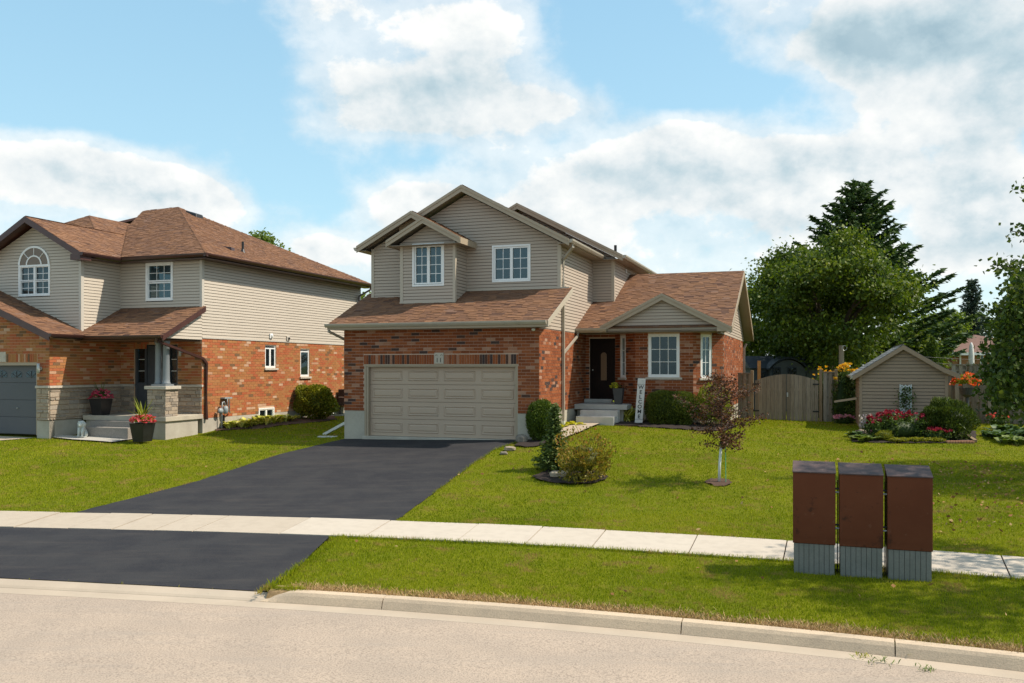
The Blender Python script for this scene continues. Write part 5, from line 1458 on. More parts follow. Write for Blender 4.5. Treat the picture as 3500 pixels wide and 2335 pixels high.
# roof fittings
def on_right_slope(px, py):
    # meet the ray with the right-hand hip plane
    P = [Vector(hw(*q)) for q in (PK, (re_, fe_, EZL), (re_, be_, EZL))]
    n = (P[1] - P[0]).cross(P[2] - P[0]); d = Vector(((px - CX) / FPX, 1, (CY - py) / FPX))
    t = (P[0] - CAMV).dot(n) / d.dot(n); return CAMV + d * t
p_ = on_right_slope(830, 862); mb = MB(); mb.lathe((p_.x, p_.y, p_.z), [(.11, -.05), (.05, .10), (.045, .12), (.045, .38), (.0, .38)], 12); mb.build('vent_pipe', 'black_metal', nb)
p_ = on_right_slope(778, 850); mb = MB(); mb.hexa([(p_.x - .22, p_.y, p_.z + .06), (p_.x + .18, p_.y - .12, p_.z - .12), (p_.x + .22, p_.y + .16, p_.z - .12), (p_.x - .18, p_.y + .28, p_.z + .06), (p_.x - .2, p_.y + .02, p_.z + .10), (p_.x + .16, p_.y - .1, p_.z + .04), (p_.x + .2, p_.y + .14, p_.z + .04), (p_.x - .16, p_.y + .26, p_.z + .10)]); mb.build('roof_vent', 'brown_metal', nb)
p_ = on_right_slope(662, 735); mb = MB(); mb.hexa([(p_.x - .3, p_.y - .2, p_.z - .02), (p_.x + .25, p_.y - .4, p_.z - .24), (p_.x + .4, p_.y + .1, p_.z - .24), (p_.x - .15, p_.y + .3, p_.z - .02), (p_.x - .26, p_.y - .16, p_.z + .16), (p_.x + .22, p_.y - .34, p_.z + .0), (p_.x + .36, p_.y + .06, p_.z + .0), (p_.x - .12, p_.y + .26, p_.z + .16)]); mb.build('roof_vent', 'black_metal', nb, False, .03)
# side windows
G.window(lr, *WA, [(WA[0] + .03, WA[0] + .35, WA[2] + .03, WA[3] - .10, 1, 1), (WA[0] + .35, WA[1] - .03, WA[2] + .03, WA[3] - .10, 1, 1)], frame_w=.04, proud=-.03, sill=(.07, .08, .07), gl='glass_dark', blind=[(WA[0] + .36, WA[1] - .06, 2.1, 2.78)])
G.window(lr, *WB, [(WB[0] + .03, WB[1] - .03, WB[2] + .03, WB[3] - .08, 1, 1)], frame_w=.04, proud=-.03, sill=(.07, .08, .07), gl='glass_dark', blind=[(WB[0] + .08, WB[1] - .08, 1.8, 2.7)])
G.window(lr, *WC, [(WC[0] + .04, 3.61, WC[2] + .04, WC[3] - .04, 1, 1), (3.61, WC[1] - .04, WC[2] + .04, WC[3] - .04, 1, 1)], frame_w=.05, proud=.02, gl='glass_dark', curtain=[(3.66, 4.02)])
G.window(lr, *WD, [(WD[0] + .04, WD[1] - .04, WD[2] + .04, WD[3] - .04, 1, 1)], frame_w=.05, proud=.02, gl='glass_dark')
for wv_ in (WC, WD):
    mb = MB(); c = ((wv_[0] + wv_[1]) / 2, .0); n_ = 16
    for k in range(3):
        pts = [lr.w(c[0] + .62 * math.cos(math.pi * j / n_), 0, .02 + .55 * math.sin(math.pi * j / n_)) for j in range(n_ + 1)]
        zb = -.12 + k * .085
        for j in range(n_):
            a, b = pts[j], pts[j + 1]
            mb.add([(a[0], a[1], zb), (b[0], b[1], zb), (b[0], b[1], zb + .06), (a[0], a[1], zb + .06)], [(0, 1, 2, 3)]); 
            mb.add([(a[0], a[1], zb + .06), (b[0], b[1], zb + .06), (b[0] * .998 + lr.w(c[0], 0, .1)[0] * .002, b[1] * .998 + lr.w(c[0], 0, .1)[1] * .002, zb + .085), (a[0], a[1], zb + .085)], [(0, 1, 2, 3)])
    mb.build('window_well', 'galvanised', nb)
mb = MB(hw); mb.box(-17, A_ - .02, 10.85, 10.98, -.3, 5.6); mb.box(-14.5, -14.4, VU, 10.9, -.3, 5.6); mb.build('rear_wall', 'siding_left', nb)
G.finish_bricks(300, pick=lambda b: b[0] in (lr, lgr, ldw, lgf))
G.finish_shingles(300)
PADP = [wp(159, 1497), wp(172, 1488), hw(-8.55, -2.2)[:2], hw(-6.0, -1.62)[:2], wp(565, 1490), wp(470, 1503), wp(383, 1516), wp(250, 1507)]
pad = struct(sheet('landing_pad', PADP, 'aggregate_pale', .05, step=.3))
ORD = ('first', 'second', 'third', 'fourth', 'fifth', 'sixth', 'seventh', 'eighth', 'ninth', 'tenth', 'eleventh')
# ------------------------------------------------------------------ foliage kit
def unit(A): return A / (np.linalg.norm(A, axis=-1, keepdims=True) + 1e-9)
def leaf_mesh(name, C, Dr, L, Wd, tones, mat, parent=None, fold=None):
    """rhombic leaves: centre C, long axis Dr, length L, width Wd"""
    n = len(C); Dr = unit(Dr)
    rv_ = RNG.normal(size=(n, 3)); S = unit(np.cross(Dr, rv_))
    L = np.broadcast_to(L, (n,))[:, None]; Wd = np.broadcast_to(Wd, (n,))[:, None]
    nrm = np.cross(Dr, S)
    V = np.stack([C - Dr * L * .5, C + S * Wd * .5 - Dr * L * .05 + nrm * L * .08, C + Dr * L * .5, C - S * Wd * .5 - Dr * L * .05 + nrm * L * .08], 1).reshape(-1, 3)
    F = np.arange(n * 4).reshape(n, 4)
    return arr_mesh(name, V, F, mat, parent, tones, 4)
def ball(n, shell=.0):
    d = unit(RNG.normal(size=(n, 3))); r = (shell + (1 - shell) * RNG.random(n)) ** (1 / 3 if shell == 0 else 1)
    return d * r[:, None]
def lumps(d, seed, k=3.2, amp=.22):
    """smooth bumpiness by direction"""
    r = np.random.default_rng(seed); out = np.zeros(len(d))
    for i in range(6):
        q = r.normal(size=3) * k; out += np.sin(d @ q + r.uniform(0, 6.28))
    return 1 + amp * out / 2.4
def core(name, c, rad, mat, parent, seed=1, amp=.2, flat=None):
    """a lumpy closed body inside a bush, so that it is not see-through"""
    n1, n2 = 14, 9; vs = []; fs = []
    for j in range(n2 + 1):
        ph = math.pi * j / n2
        for i in range(n1):
            a = 2 * math.pi * i / n1; vs.append((math.sin(ph) * math.cos(a), math.sin(ph) * math.sin(a), math.cos(ph)))
    D = np.array(vs); k = lumps(D, seed, 3, amp)
    P = D * k[:, None] * np.array(rad) + np.array(c)
    for j in range(n2):
        for i in range(n1): fs.append((j * n1 + i, (j + 1) * n1 + i, (j + 1) * n1 + (i + 1) % n1, j * n1 + (i + 1) % n1))
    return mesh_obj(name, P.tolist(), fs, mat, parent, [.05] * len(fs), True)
def px_size(px_len, Y): return px_len * Y / FPX

def bush(name, label, cat, base, w_, h, mat, n, leaf, parent=None, seed=1, sq=2.0, upright=.5, group=None, depth=None, corek=.80, amp=.16, lw=.6, tone=(0.1, .95), tone_lift=.0):
    """rounded shrub standing on base; sq > 2 gives a clipped, boxy form"""
    r = np.random.default_rng(seed)
    t = thing(name, base, label, cat, group)
    dpt = depth or w_
    d = unit(r.normal(size=(n, 3)))
    e = sq
    k = (np.abs(d) ** e).sum(1) ** (-1 / e)
    rad = lumps(d, seed, 3.4, amp) * k * (.72 + .30 * r.random(n) ** .6)
    P = d * rad[:, None] * np.array([w_ / 2, dpt / 2, h / 2]) + np.array([base[0], base[1], base[2] + h / 2])
    P[:, 2] = np.maximum(P[:, 2], base[2] + .02)
    Dr = d + np.array([0, 0, upright]) + r.normal(size=(n, 3)) * .6
    tn = np.clip(r.uniform(tone[0], tone[1], n) * .75 + .25 * ((P[:, 2] - base[2]) / h) * r.random(n) + tone_lift, 0, 1)  # tone rises with height; the last term lifts every leaf alike
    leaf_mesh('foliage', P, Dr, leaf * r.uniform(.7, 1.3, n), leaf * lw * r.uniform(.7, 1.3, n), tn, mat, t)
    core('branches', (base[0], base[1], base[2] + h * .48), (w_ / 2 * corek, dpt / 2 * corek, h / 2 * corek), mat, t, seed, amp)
    return t

def limb_tubes(t, base, tips, r0, rt=.03, mat='bark', fork=.45, wob=.06, name='trunk'):
    base = np.array(base)
    top = np.mean(tips, 0) * (1 - 0) ; f = base + (top - base) * fork; f[:2] = base[:2] + (top[:2] - base[:2]) * fork * .3
    mb = MB(); mid = (base + f) / 2 + RNG.normal(size=3) * wob * .3
    mb.tube([tuple(base - np.array([0, 0, .15])), tuple(base + np.array([0, 0, .12])), tuple(mid), tuple(f)], [r0 * 1.35, r0 * 1.05, r0 * .9, r0 * .75], 10)
    tr = mb.build(name, mat, t, True)
    for tip in tips:
        tip = np.array(tip); m1 = f + (tip - f) * .5 + np.array([0, 0, .12 * np.linalg.norm(tip - f)]) + RNG.normal(size=3) * wob
        mb = MB(); mb.tube([tuple(f - (f - mid) * .05), tuple(f + (m1 - f) * .55), tuple(m1), tuple(tip)], [r0 * .5, r0 * .36, r0 * .24, rt], 6)
        mb.build('limb', mat, t, True)
    return tr

def broadleaf(name, label, base, centre, rad, mat, n_cl, per, leaf, seed, r0=.2, group=None, clump=.75, cat='tree', fill=.55, trans=None):
    r = np.random.default_rng(seed)
    t = thing(name, base, label, cat, group)
    c = np.array(centre); rad = np.array(rad)
    d = unit(r.normal(size=(n_cl, 3))); d[:, 2] = np.abs(d[:, 2]) * np.where(r.random(n_cl) < .72, 1, -1)
    rr = fill + (1 - fill) * r.random(n_cl) ** .5
    CC = c + d * rad * (rr * lumps(d, seed, 2.6, .16))[:, None]
    cr = clump * r.uniform(.6, 1.25, n_cl)
    k = np.repeat(np.arange(n_cl), per)
    off = r.normal(size=(n_cl * per, 3)) * np.array([.48, .48, .30])
    P = CC[k] + off * cr[k][:, None]
    Dr = unit(off) * .5 + r.normal(size=P.shape) * .6 + np.array([0, 0, -.25])
    ctone = r.uniform(.0, .30, n_cl)
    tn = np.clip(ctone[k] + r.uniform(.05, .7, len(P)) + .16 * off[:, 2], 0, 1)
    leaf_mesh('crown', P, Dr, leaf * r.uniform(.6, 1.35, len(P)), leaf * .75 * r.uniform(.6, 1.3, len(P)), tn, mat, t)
    idx_ = r.choice(n_cl, min(9, n_cl), replace=False)
    limb_tubes(t, base, CC[idx_], r0)
    return t

def spruce(name, label, base, h, rad, mat, seed, z0=.6, whorl=.32, nb_=10, tuft=.34, group=None, leaders=1, droop=.16, dens=1.0, cat='tree', pw=.85):
    r = np.random.default_rng(seed)
    t = thing(name, base, label, cat, group); b = np.array(base)
    mb = MB(); mb.tube([tuple(b - np.array([0, 0, .2])), tuple(b + np.array([0, 0, h * .5])), tuple(b + np.array([0, 0, h * .98]))], [h * .018 + .02, h * .011 + .012, .012], 8); mb.build('trunk', 'bark', t, True)
    C, Dr, L = [], [], []
    tips = [np.array([0, 0, 0.])]
    if leaders > 1: tips.append(np.array([h * .055, .1, -h * .01]))
    z = z0
    while z < h:
        f = (h - z) / (h - z0)
        R_b = rad * (f ** pw) * r.uniform(.78, 1.12) + .06 * tuft / .15 * (1 if h > 3 else .5)
        nb2 = max(4, int(nb_ * (.5 + .5 * f)))
        ph = r.uniform(0, 6.28)
        for k in range(nb2):
            a = ph + 2 * math.pi * k / nb2 + r.normal() * .18
            Rk = R_b * r.uniform(.7, 1.15)
            dirv = np.array([math.cos(a), math.sin(a), 0])
            nt = max(3, int(Rk / .13 * dens))
            s = np.linspace(.12, 1, nt)
            zz = z + Rk * (.30 * s * (1 - f * .9) - droop * np.sin(s * math.pi) + .12 * s ** 2)
            ctr = tips[1] if leaders > 1 and z > h * .80 and k % 2 else tips[0]
            pts = b + ctr * min(1, max(0, (z / h - .75) * 4)) + dirv * (Rk * s)[:, None]; pts[:, 2] = b[2] + zz
            for side in (-1, 0, 1):
                sd_ = np.array([-dirv[1], dirv[0], 0]) * side
                dd = dirv * (1.0 if side == 0 else .75) + sd_ * .8 + np.array([0, 0, .18])
                q = pts + (sd_ * tuft * .33 * (1.15 - s)[:, None] if side else 0) + r.normal(size=pts.shape) * .03
                C.append(q); Dr.append(np.broadcast_to(dd, q.shape) + r.normal(size=q.shape) * .25); L.append(np.full(len(q), tuft))
                q2 = q + np.array([0, 0, -.06]) + r.normal(size=q.shape) * .05
                C.append(q2); Dr.append(np.broadcast_to(dd + np.array([0, 0, -.5]), q.shape) + r.normal(size=q.shape) * .3); L.append(np.full(len(q), tuft * .8))
        z += whorl * r.uniform(.75, 1.2) * (.55 + .45 * f)
    for tp in tips:       # leaders
        n = 26; s = r.random(n); q = b + tp + np.stack([r.normal(size=n) * .03, r.normal(size=n) * .03, h - .8 + s * .85], 1)
        C.append(q); Dr.append(r.normal(size=(n, 3)) * .5 + np.array([0, 0, 1])); L.append(np.full(n, tuft * .8))
    C = np.concatenate(C); Dr = np.concatenate(Dr); L = np.concatenate(L)
    tn = r.uniform(0, .8, len(C)) + .2 * r.random(len(C))
    leaf_mesh('crown', C, Dr, L * r.uniform(.7, 1.25, len(C)), L * .34 * r.uniform(.7, 1.3, len(C)), tn, mat, t)
    return t

def blades(name, label, cat, base, n, length, width, mat, spread, parent=None, seed=1, arch=.6, group=None, up=1.0, tone=(0, 1), part='leaf', split=True):
    """strap or hosta leaves arching from a crown; each leaf a mesh of its own"""
    r = np.random.default_rng(seed)
    t = parent or thing(name, base, label, cat, group)
    for i in range(n):
        a = r.uniform(0, 6.28); d = np.array([math.cos(a), math.sin(a), 0]); L = length * r.uniform(.65, 1.1)
        o = np.array(base) + np.array([r.normal() * spread * .5, r.normal() * spread * .5, 0])
        side = np.array([-d[1], d[0], 0]); k = r.uniform(.35, 1.0)
        vs = []; ns = 5
        for j in range(ns + 1):
            s = j / ns
            p = o + d * L * k * s + np.array([0, 0, 1]) * (L * up * (s - arch * s * s) * (1.25 - .5 * k))
            w2 = width * .5 * (math.sin(math.pi * min(1, s * .92 + .06)) ** .7)
            vs += [tuple(p - side * w2 + np.array([0, 0, w2 * .25])), tuple(p), tuple(p + side * w2 + np.array([0, 0, w2 * .25]))]
        fs = []
        for j in range(ns):
            for q in (0, 1): fs.append((j * 3 + q, j * 3 + q + 1, j * 3 + 4 + q, j * 3 + 3 + q))
        tn0 = r.uniform(*tone)
        tn = [np.clip(tn0 + (.3 if (f_ % 2) else 0) * r.random(), 0, 1) for f_ in range(len(fs))]
        mesh_obj(part, vs, fs, mat, t, tn, True)
    return t

def flowers(part, C, size, mat, parent, petals=5, seed=1, up=.6):
    r = np.random.default_rng(seed); n = len(C)
    k = np.repeat(np.arange(n), petals)
    dv = r.normal(size=(n * petals, 3)); dv[:, 2] = np.abs(dv[:, 2]) * up
    P = np.array(C)[k] + unit(dv) * size * .45
    return leaf_mesh(part, P, dv, size * r.uniform(.7, 1.2, len(P)), size * .7 * r.uniform(.7, 1.2, len(P)), np.clip(np.repeat(r.uniform(.1, .8, n), petals) + r.normal(size=len(P)) * .15, 0, 1), mat, parent)

# ------------------------------------------------------------------ mulch beds
def bed(name, pxs, mat='mulch', off=.035, rag=.05):
    P = [wp(*p) for p in pxs]
    o = struct(sheet(name, P, mat, off, step=.14, rag=rag))
    for v in o.data.vertices: v.co.z += random.uniform(-.012, .02)
    return P
BEDS = []
BEDS.append(bed('mulch_bed', [(1820, 1632), (1850, 1618), (1900, 1603), (1975, 1600), (2060, 1618), (2078, 1640), (2030, 1657), (1950, 1660), (1880, 1652), (1835, 1643)]))
BEDS.append(bed('mulch_bed', [(2065, 1443), (2130, 1437), (2200, 1432), (2330, 1428), (2440, 1428), (2490, 1440), (2515, 1462), (2480, 1474), (2420, 1477), (2300, 1468), (2190, 1461), (2100, 1455)]))
BEDS.append(bed('mulch_bed', [(1762, 1527), (1775, 1512), (1800, 1490), (1850, 1470), (1900, 1455), (1968, 1448), (1922, 1472), (1898, 1492), (1893, 1508), (1840, 1528), (1795, 1533)]))
BEDS.append(bed('mulch_ring', [(2405, 1650), (2420, 1642), (2455, 1638), (2490, 1645), (2505, 1655), (2480, 1664), (2440, 1664)], 'mulch_red', .03, .02))
BEDS.append(bed('flower_bed', [(2912, 1512), (2905, 1490), (2925, 1474), (2990, 1468), (3230, 1468), (3335, 1476), (3338, 1514), (3200, 1517), (3050, 1517)], 'mulch', .03, .03))
BEDS.append(bed('mulch_bed', [(735, 1475), (745, 1445), (890, 1433), (1000, 1420), (1130, 1412), (1150, 1436), (1000, 1452), (900, 1466)], 'mulch_red', .02, .05))

# ------------------------------------------------------------------ front-garden plants
b_ = gp(1850, 1512); bush('clipped_cedar', 'dark green clipped oval cedar at the right corner of the garage', 'shrub', (b_[0], b_[1] + .3, b_[2]), .80, 1.18, 'leaf_cedar', 9000, .055, seed=3, sq=2.6, upright=1.0, amp=.06)
b_ = gp(1897, 1613)
spruce('dwarf_spruce', 'small young green spruce in the island mulch bed', (b_[0], b_[1] + .15, b_[2]), 1.55, .50, 'needle_dwarf', 5, z0=.05, whorl=.085, nb_=11, tuft=.125, droop=-.12, dens=2.2, pw=1.35, cat='shrub')
b_ = gp(2005, 1650); bush('spirea_bush', 'yellow and orange leaved bush beside the small spruce', 'shrub', (b_[0], b_[1] + .25, b_[2]), 1.12, .95, 'leaf_spirea', 4200, .062, seed=6, amp=.42, corek=.50, upright=.8)
b_ = gp(2300, 1456); bush('box_hedge', 'dense clipped green hedge under the big bay window', 'hedge', (b_[0], b_[1] + .4, b_[2]), 1.45, 1.06, 'leaf_hedge', 16000, .05, seed=8, sq=5.5, depth=.95, amp=.05, corek=.86, upright=.8)
b_ = gp(2432, 1452); bush('lime_bush', 'yellow-green bush between the hedge and the brick corner', 'shrub', (b_[0] - .05, b_[1] - .35, b_[2]), 1.2, 1.22, 'leaf_limebush', 5200, .06, seed=9, amp=.2, corek=.7)
b_ = gp(1935, 1460); blades('lime_hosta', 'bright lime yellow hosta clump beside the walkway', 'plant', (b_[0] + .06, b_[1] + .10, b_[2]), 44, .36, .15, 'leaf_lime', .34, seed=4)
b_ = gp(1912, 1466); blades('lime_hosta', 'small lime yellow hosta left of the larger clump', 'plant', b_, 24, .32, .14, 'leaf_lime', .2, seed=5)
b_ = gp(2145, 1441); blades('variegated_plant', 'cream-streaked leafy plant between the porch step and the welcome board', 'plant', (b_[0], b_[1] - .05, b_[2]), 70, .52, .10, 'leaf_variegated', .24, seed=6, arch=.25, up=1.2, tone=(.1, .9))
# purple-leaved sapling with a white guard, and its green stake
b_ = gp(2458, 1650); bx, by, bz_ = b_
sap = thing('purple_sapling', b_, 'young purple-leaved tree with a white guard round its trunk', 'tree')
zt = bz_ + 2.62
mb = MB(); mb.tube([(bx, by, bz_ - .1), (bx + .01, by, bz_ + .4), (bx + .05, by, bz_ + .95), (bx + .06, by, zt)], [.022, .020, .018, .006], 8); mb.build('trunk', 'bark', sap, True)
mb = MB(); mb.tube([(bx, by, bz_), (bx + .01, by, bz_ + .4), (bx + .043, by, bz_ + .82)], [.034, .031, .029], 10); mb.build('trunk_guard', 'tree_guard', sap, True)
r = np.random.default_rng(21); C = []; 
for i in range(64):
    a = r.uniform(0, 6.28); z0_ = bz_ + .80 + (i / 64) ** 1.1 * 1.62; L_b = (1.0 - .60 * abs((z0_ - bz_ - 1.35)) / 1.1) * r.uniform(.45, 1.15)
    L_b = max(L_b, .25)
    d = np.array([math.cos(a), math.sin(a), r.uniform(.05, .55)])
    p0 = np.array([bx + .05, by, z0_]); p1 = p0 + d * L_b * .55; p2 = p0 + d * L_b + np.array([0, 0, r.uniform(-.12, .05)])
    mb = MB(); mb.tube([tuple(p0), tuple(p1), tuple(p2)], [.009, .006, .003], 5); mb.build('branch', 'bark', sap, True)
    n = int(92 * L_b) + 10; s = r.random(n) ** .7; C.append(p0 + (p2 - p0) * s[:, None] + r.normal(size=(n, 3)) * .055)
C = np.concatenate(C)
leaf_mesh('crown', C, r.normal(size=C.shape) + np.array([0, 0, -.2]), .062 * r.uniform(.6, 1.3, len(C)), .034 * r.uniform(.7, 1.3, len(C)), r.random(len(C)), 'leaf_purple', sap)
s_ = gp(2481, 1652); mb = MB(); mb.tube([(s_[0], s_[1], s_[2] - .1), (s_[0] - .01, s_[1], s_[2] + 1.12)], .009, 6); tag(mb.build('plant_stake', 'stake_green'), 'thin bright green stake beside the purple sapling', 'stake')
# stones
def rock(px, py, w_, d_, h, tone, label, seed, name='garden_stone'):
    p = gp(px, py); r = np.random.default_rng(seed)
    n1, n2 = 9, 5; vs = []; fs = []
    for j in range(n2 + 1):
        ph = math.pi * j / n2
        for i in range(n1):
            a = 2 * math.pi * i / n1; v = np.array([math.sin(ph) * math.cos(a), math.sin(ph) * math.sin(a), math.cos(ph)])
            v = np.sign(v) * np.abs(v) ** .7 * (1 + r.uniform(-.12, .12))
            vs.append((p[0] + v[0] * w_ / 2, p[1] + v[1] * d_ / 2, p[2] + h * .42 + v[2] * h / 2))
    for j in range(n2):
        for i in range(n1): fs.append((j * n1 + i, (j + 1) * n1 + i, (j + 1) * n1 + (i + 1) % n1, j * n1 + (i + 1) % n1))
    tag(mesh_obj(name, vs, fs, 'rock', None, [tone] * len(fs)), label, 'stone')
rock(1916, 1632, .52, .30, .17, .85, 'flat pale stone lying in the island mulch bed', 1)
rock(1783, 1514, .34, .30, .26, .15, 'grey boulder at the right end of the garage sill', 2)
rock(1742, 1541, .32, .24, .14, .55, 'brown stone where the asphalt drive meets the lawn', 3)
rock(1722, 1554, .20, .16, .09, .3, 'small dark stone at the edge of the drive', 4)
rock(2199, 1441, .26, .18, .14, .8, 'tan stone at the foot of the welcome board', 5)
rock(2947, 1484, .26, .2, .16, .6, 'brown stone at the left end of the shed flower bed', 6)
p_ = gp(1120, 1494); mb = MB(); mb.box(p_[0] - .3, p_[0] + .3, p_[1] - .12, p_[1] + .12, p_[2] - .02, p_[2] + .03); tag(mb.build('splash_block', 'concrete_white', None, False, .01), 'flat concrete splash block on the grass below the white downspout end', 'splash block')

# welcome board leaning on the porch corner
pb = Vector(hw(8.40, 3.72, 0)); pb.z = gz(pb.x, pb.y) + .03
wl = thing('welcome_sign', tuple(pb), 'tall white board lettered WELCOME leaning beside the hedge', 'sign')
X_ = Vector((UX, UY, 0)); N_ = Vector((-VX, -VY, 0)); up_ = (Vector((0, 0, 1)) + Vector((VX, VY, 0)) * .20 + X_ * .035).normalized()
X_ = (X_ - up_ * X_.dot(up_)).normalized(); O_ = X_.cross(up_)
SH, SWD = 1.43, .245
def sgn(x, y, o): return tuple(pb + X_ * x + up_ * y + O_ * o)
mb = MB(); mb.hexa([sgn(-SWD / 2, 0, .0), sgn(SWD / 2, 0, .0), sgn(SWD / 2, 0, -.03), sgn(-SWD / 2, 0, -.03), sgn(-SWD / 2, SH, 0), sgn(SWD / 2, SH, 0), sgn(SWD / 2, SH, -.03), sgn(-SWD / 2, SH, -.03)])
brd = mb.build('board', 'sign_white', wl)
for y in (.11, 1.225):
    mb = MB(); mb.hexa([sgn(-SWD / 2, y, .004), sgn(SWD / 2, y, .004), sgn(SWD / 2, y, .0), sgn(-SWD / 2, y, 0), sgn(-SWD / 2, y + .008, .004), sgn(SWD / 2, y + .008, .004), sgn(SWD / 2, y + .008, 0), sgn(-SWD / 2, y + .008, 0)]); mb.build('rule_line', 'ink', wl)
for i, ch in enumerate('WELCOME'):
    q = Vector(sgn(0, 1.14 - i * .157, .002))
    M = Matrix(((X_.x, up_.x, O_.x, q.x), (X_.y, up_.y, O_.y, q.y), (X_.z, up_.z, O_.z, q.z), (0, 0, 0, 1)))
    text_obj('letter', ch, M, .165, 'ink', wl, .003, bold=.003)
for i in range(4):
    for j in range(3):   # leafy ornament at the head of the board
        a = (i + j) * .9; c = (-.07 + i * .047, 1.265 + j * .05)
        mb = MB(); mb.tube([sgn(c[0] - .014 * math.cos(a), c[1] - .014 * math.sin(a), .003), sgn(c[0] + .014 * math.cos(a), c[1] + .014 * math.sin(a), .003)], .005, 5); mb.build('ornament_leaf', 'statue', wl)

# planters
def planter(base, w0, w1, h, mat, label, square=True, group=None, rot=TH):
    t = thing('planter', base, label, 'planter', group)
    mb = MB(); ca, sa = math.cos(-rot), math.sin(-rot)
    def ring(w_, z): return [(base[0] + ca * x - sa * y, base[1] + sa * x + ca * y, base[2] + z) for x, y in ((-w_, -w_), (w_, -w_), (w_, w_), (-w_, w_))]
    R0, R1, R2, R3 = ring(w0 / 2, 0), ring(w1 / 2, h), ring(w1 / 2 - .025, h), ring(w1 / 2 - .03, h - .06)
    mb.add(R0 + R1 + R2 + R3, [(3, 2, 1, 0)] + [(k, (k + 1) % 4, 4 + (k + 1) % 4, 4 + k) for k in range(4)] + [(4 + k, 4 + (k + 1) % 4, 8 + (k + 1) % 4, 8 + k) for k in range(4)] + [(8 + k, 8 + (k + 1) % 4, 12 + (k + 1) % 4, 12 + k) for k in range(4)])
    mb.build('pot', mat, t)
    mb = MB(); mb.add(ring(w1 / 2 - .028, h - .03), [(0, 1, 2, 3)]); mb.build('soil', 'mulch', t)
    return t
def bouquet(t, c, rad, fl, seed, n=46, size=.075, leafmat='leaf_green', nl=260):
    r = np.random.default_rng(seed); d = unit(r.normal(size=(nl, 3))); d[:, 2] = np.abs(d[:, 2])
    P = np.array(c) + d * np.array(rad) * r.uniform(.3, .95, nl)[:, None]
    leaf_mesh('foliage', P, d + r.normal(size=d.shape) * .5, .075, .05, r.random(nl), leafmat, t)
    d = unit(r.normal(size=(n, 3))); d[:, 2] = np.abs(d[:, 2]) * 1.1 - .2
    flowers('blossoms', np.array(c) + d * np.array(rad) * r.uniform(.85, 1.1, n)[:, None], size, fl, t, 5, seed)
pt_ = planter(hw(7.68, 4.10, .877), .21, .33, .52, 'pot_slate', 'slate grey tapered planter on the porch beside the dark door')
c = hw(7.62, 4.08, 1.42)
bouquet(pt_, (c[0] - .06, c[1], c[2]), (.16, .16, .14), 'leaf_lime', 3, 30, .07, 'leaf_limebush', 160)
r = np.random.default_rng(5); P = np.array(c) + np.array([.14, 0, .02]) + r.normal(size=(120, 3)) * np.array([.09, .09, .05]); leaf_mesh('dark_foliage', P, r.normal(size=P.shape), .07, .045, r.random(120), 'leaf_purple', pt_)
q1 = hw(-8.22, -1.25, .527); t1_ = planter(q1, .36, .50, .52, 'pot_black', 'black planter of pink petunias on the porch slab by the stone wall')
bouquet(t1_, (q1[0], q1[1], q1[2] + .58), (.33, .30, .24), 'petal_pink', 11, 70, .085)
blades('spike', '', '', (q1[0], q1[1], q1[2] + .6), 12, .5, .02, 'leaf_green', .05, parent=t1_, seed=9, arch=.2, up=1.3, part='spike_leaf')
q2 = facepx(487, 1484, -2.35); q2 = hw(q2[0], -2.35, 0); q2 = (q2[0], q2[1], gz(q2[0], q2[1]) + .055)
t2_ = planter(q2, .38, .52, .55, 'pot_black', 'black planter with coral flowers and tall spike leaves beside the porch steps')
bouquet(t2_, (q2[0], q2[1], q2[2] + .60), (.36, .32, .22), 'petal_coral', 12, 76, .085, 'leaf_gold')
blades('spike', '', '', (q2[0], q2[1], q2[2] + .62), 22, .72, .028, 'leaf_limebush', .06, parent=t2_, seed=10, arch=.25, up=1.25, part='spike_leaf')

# seated lion statue
pl_ = facepx(280, 1476, -2.4); pl_ = hw(pl_[0], -2.4, 0); lz = gz(pl_[0], pl_[1]) + .05
lion = thing('lion_statue', (pl_[0], pl_[1], lz), 'pale stone lion sitting upright beside the porch steps', 'statue')
def ell(mb, c, rad, n1=14, n2=9, tone=.5, seed=None, amp=0):
    vs = []; fs = []
    for j in range(n2 + 1):
        ph = math.pi * j / n2
        for i in range(n1):
            a = 2 * math.pi * i / n1; v = np.array([math.sin(ph) * math.cos(a), math.sin(ph) * math.sin(a), math.cos(ph)])
            k = 1 if seed is None else float(lumps(v[None], seed, 7, amp)[0])
            vs.append(tuple(np.array(c) + v * np.array(rad) * k))
    for j in range(n2):
        for i in range(n1): fs.append((j * n1 + i, (j + 1) * n1 + i, (j + 1) * n1 + (i + 1) % n1, j * n1 + (i + 1) % n1))
    mb.add(vs, fs, tone)
def lp(x, y, z): return (pl_[0] + x, pl_[1] + y, lz + z)
mb = MB()
mb.lathe(lp(0, .02, 0), [(.135, 0), (.135, .03), (.11, .04)], 14)
ell(mb, lp(0, .10, .14), (.115, .13, .13)); ell(mb, lp(0, .02, .24), (.095, .095, .16))
for s in (-1, 1):
    mb.tube([lp(s * .055, -.055, .30), lp(s * .058, -.085, .16), lp(s * .058, -.09, .05)], [.05, .036, .034], 8); ell(mb, lp(s * .058, -.115, .045), (.036, .055, .026), 8, 5)
    ell(mb, lp(s * .10, .06, .09), (.05, .10, .085), 10, 6)
ell(mb, lp(0, -.01, .385), (.125, .10, .135), 16, 10, seed=4, amp=.10)
ell(mb, lp(0, -.085, .40), (.07, .06, .075)); ell(mb, lp(0, -.145, .375), (.04, .035, .032), 10, 6)
for s in (-1, 1): ell(mb, lp(s * .075, -.05, .485), (.022, .015, .026), 8, 5)
body = mb.build('body', 'statue', lion, True)
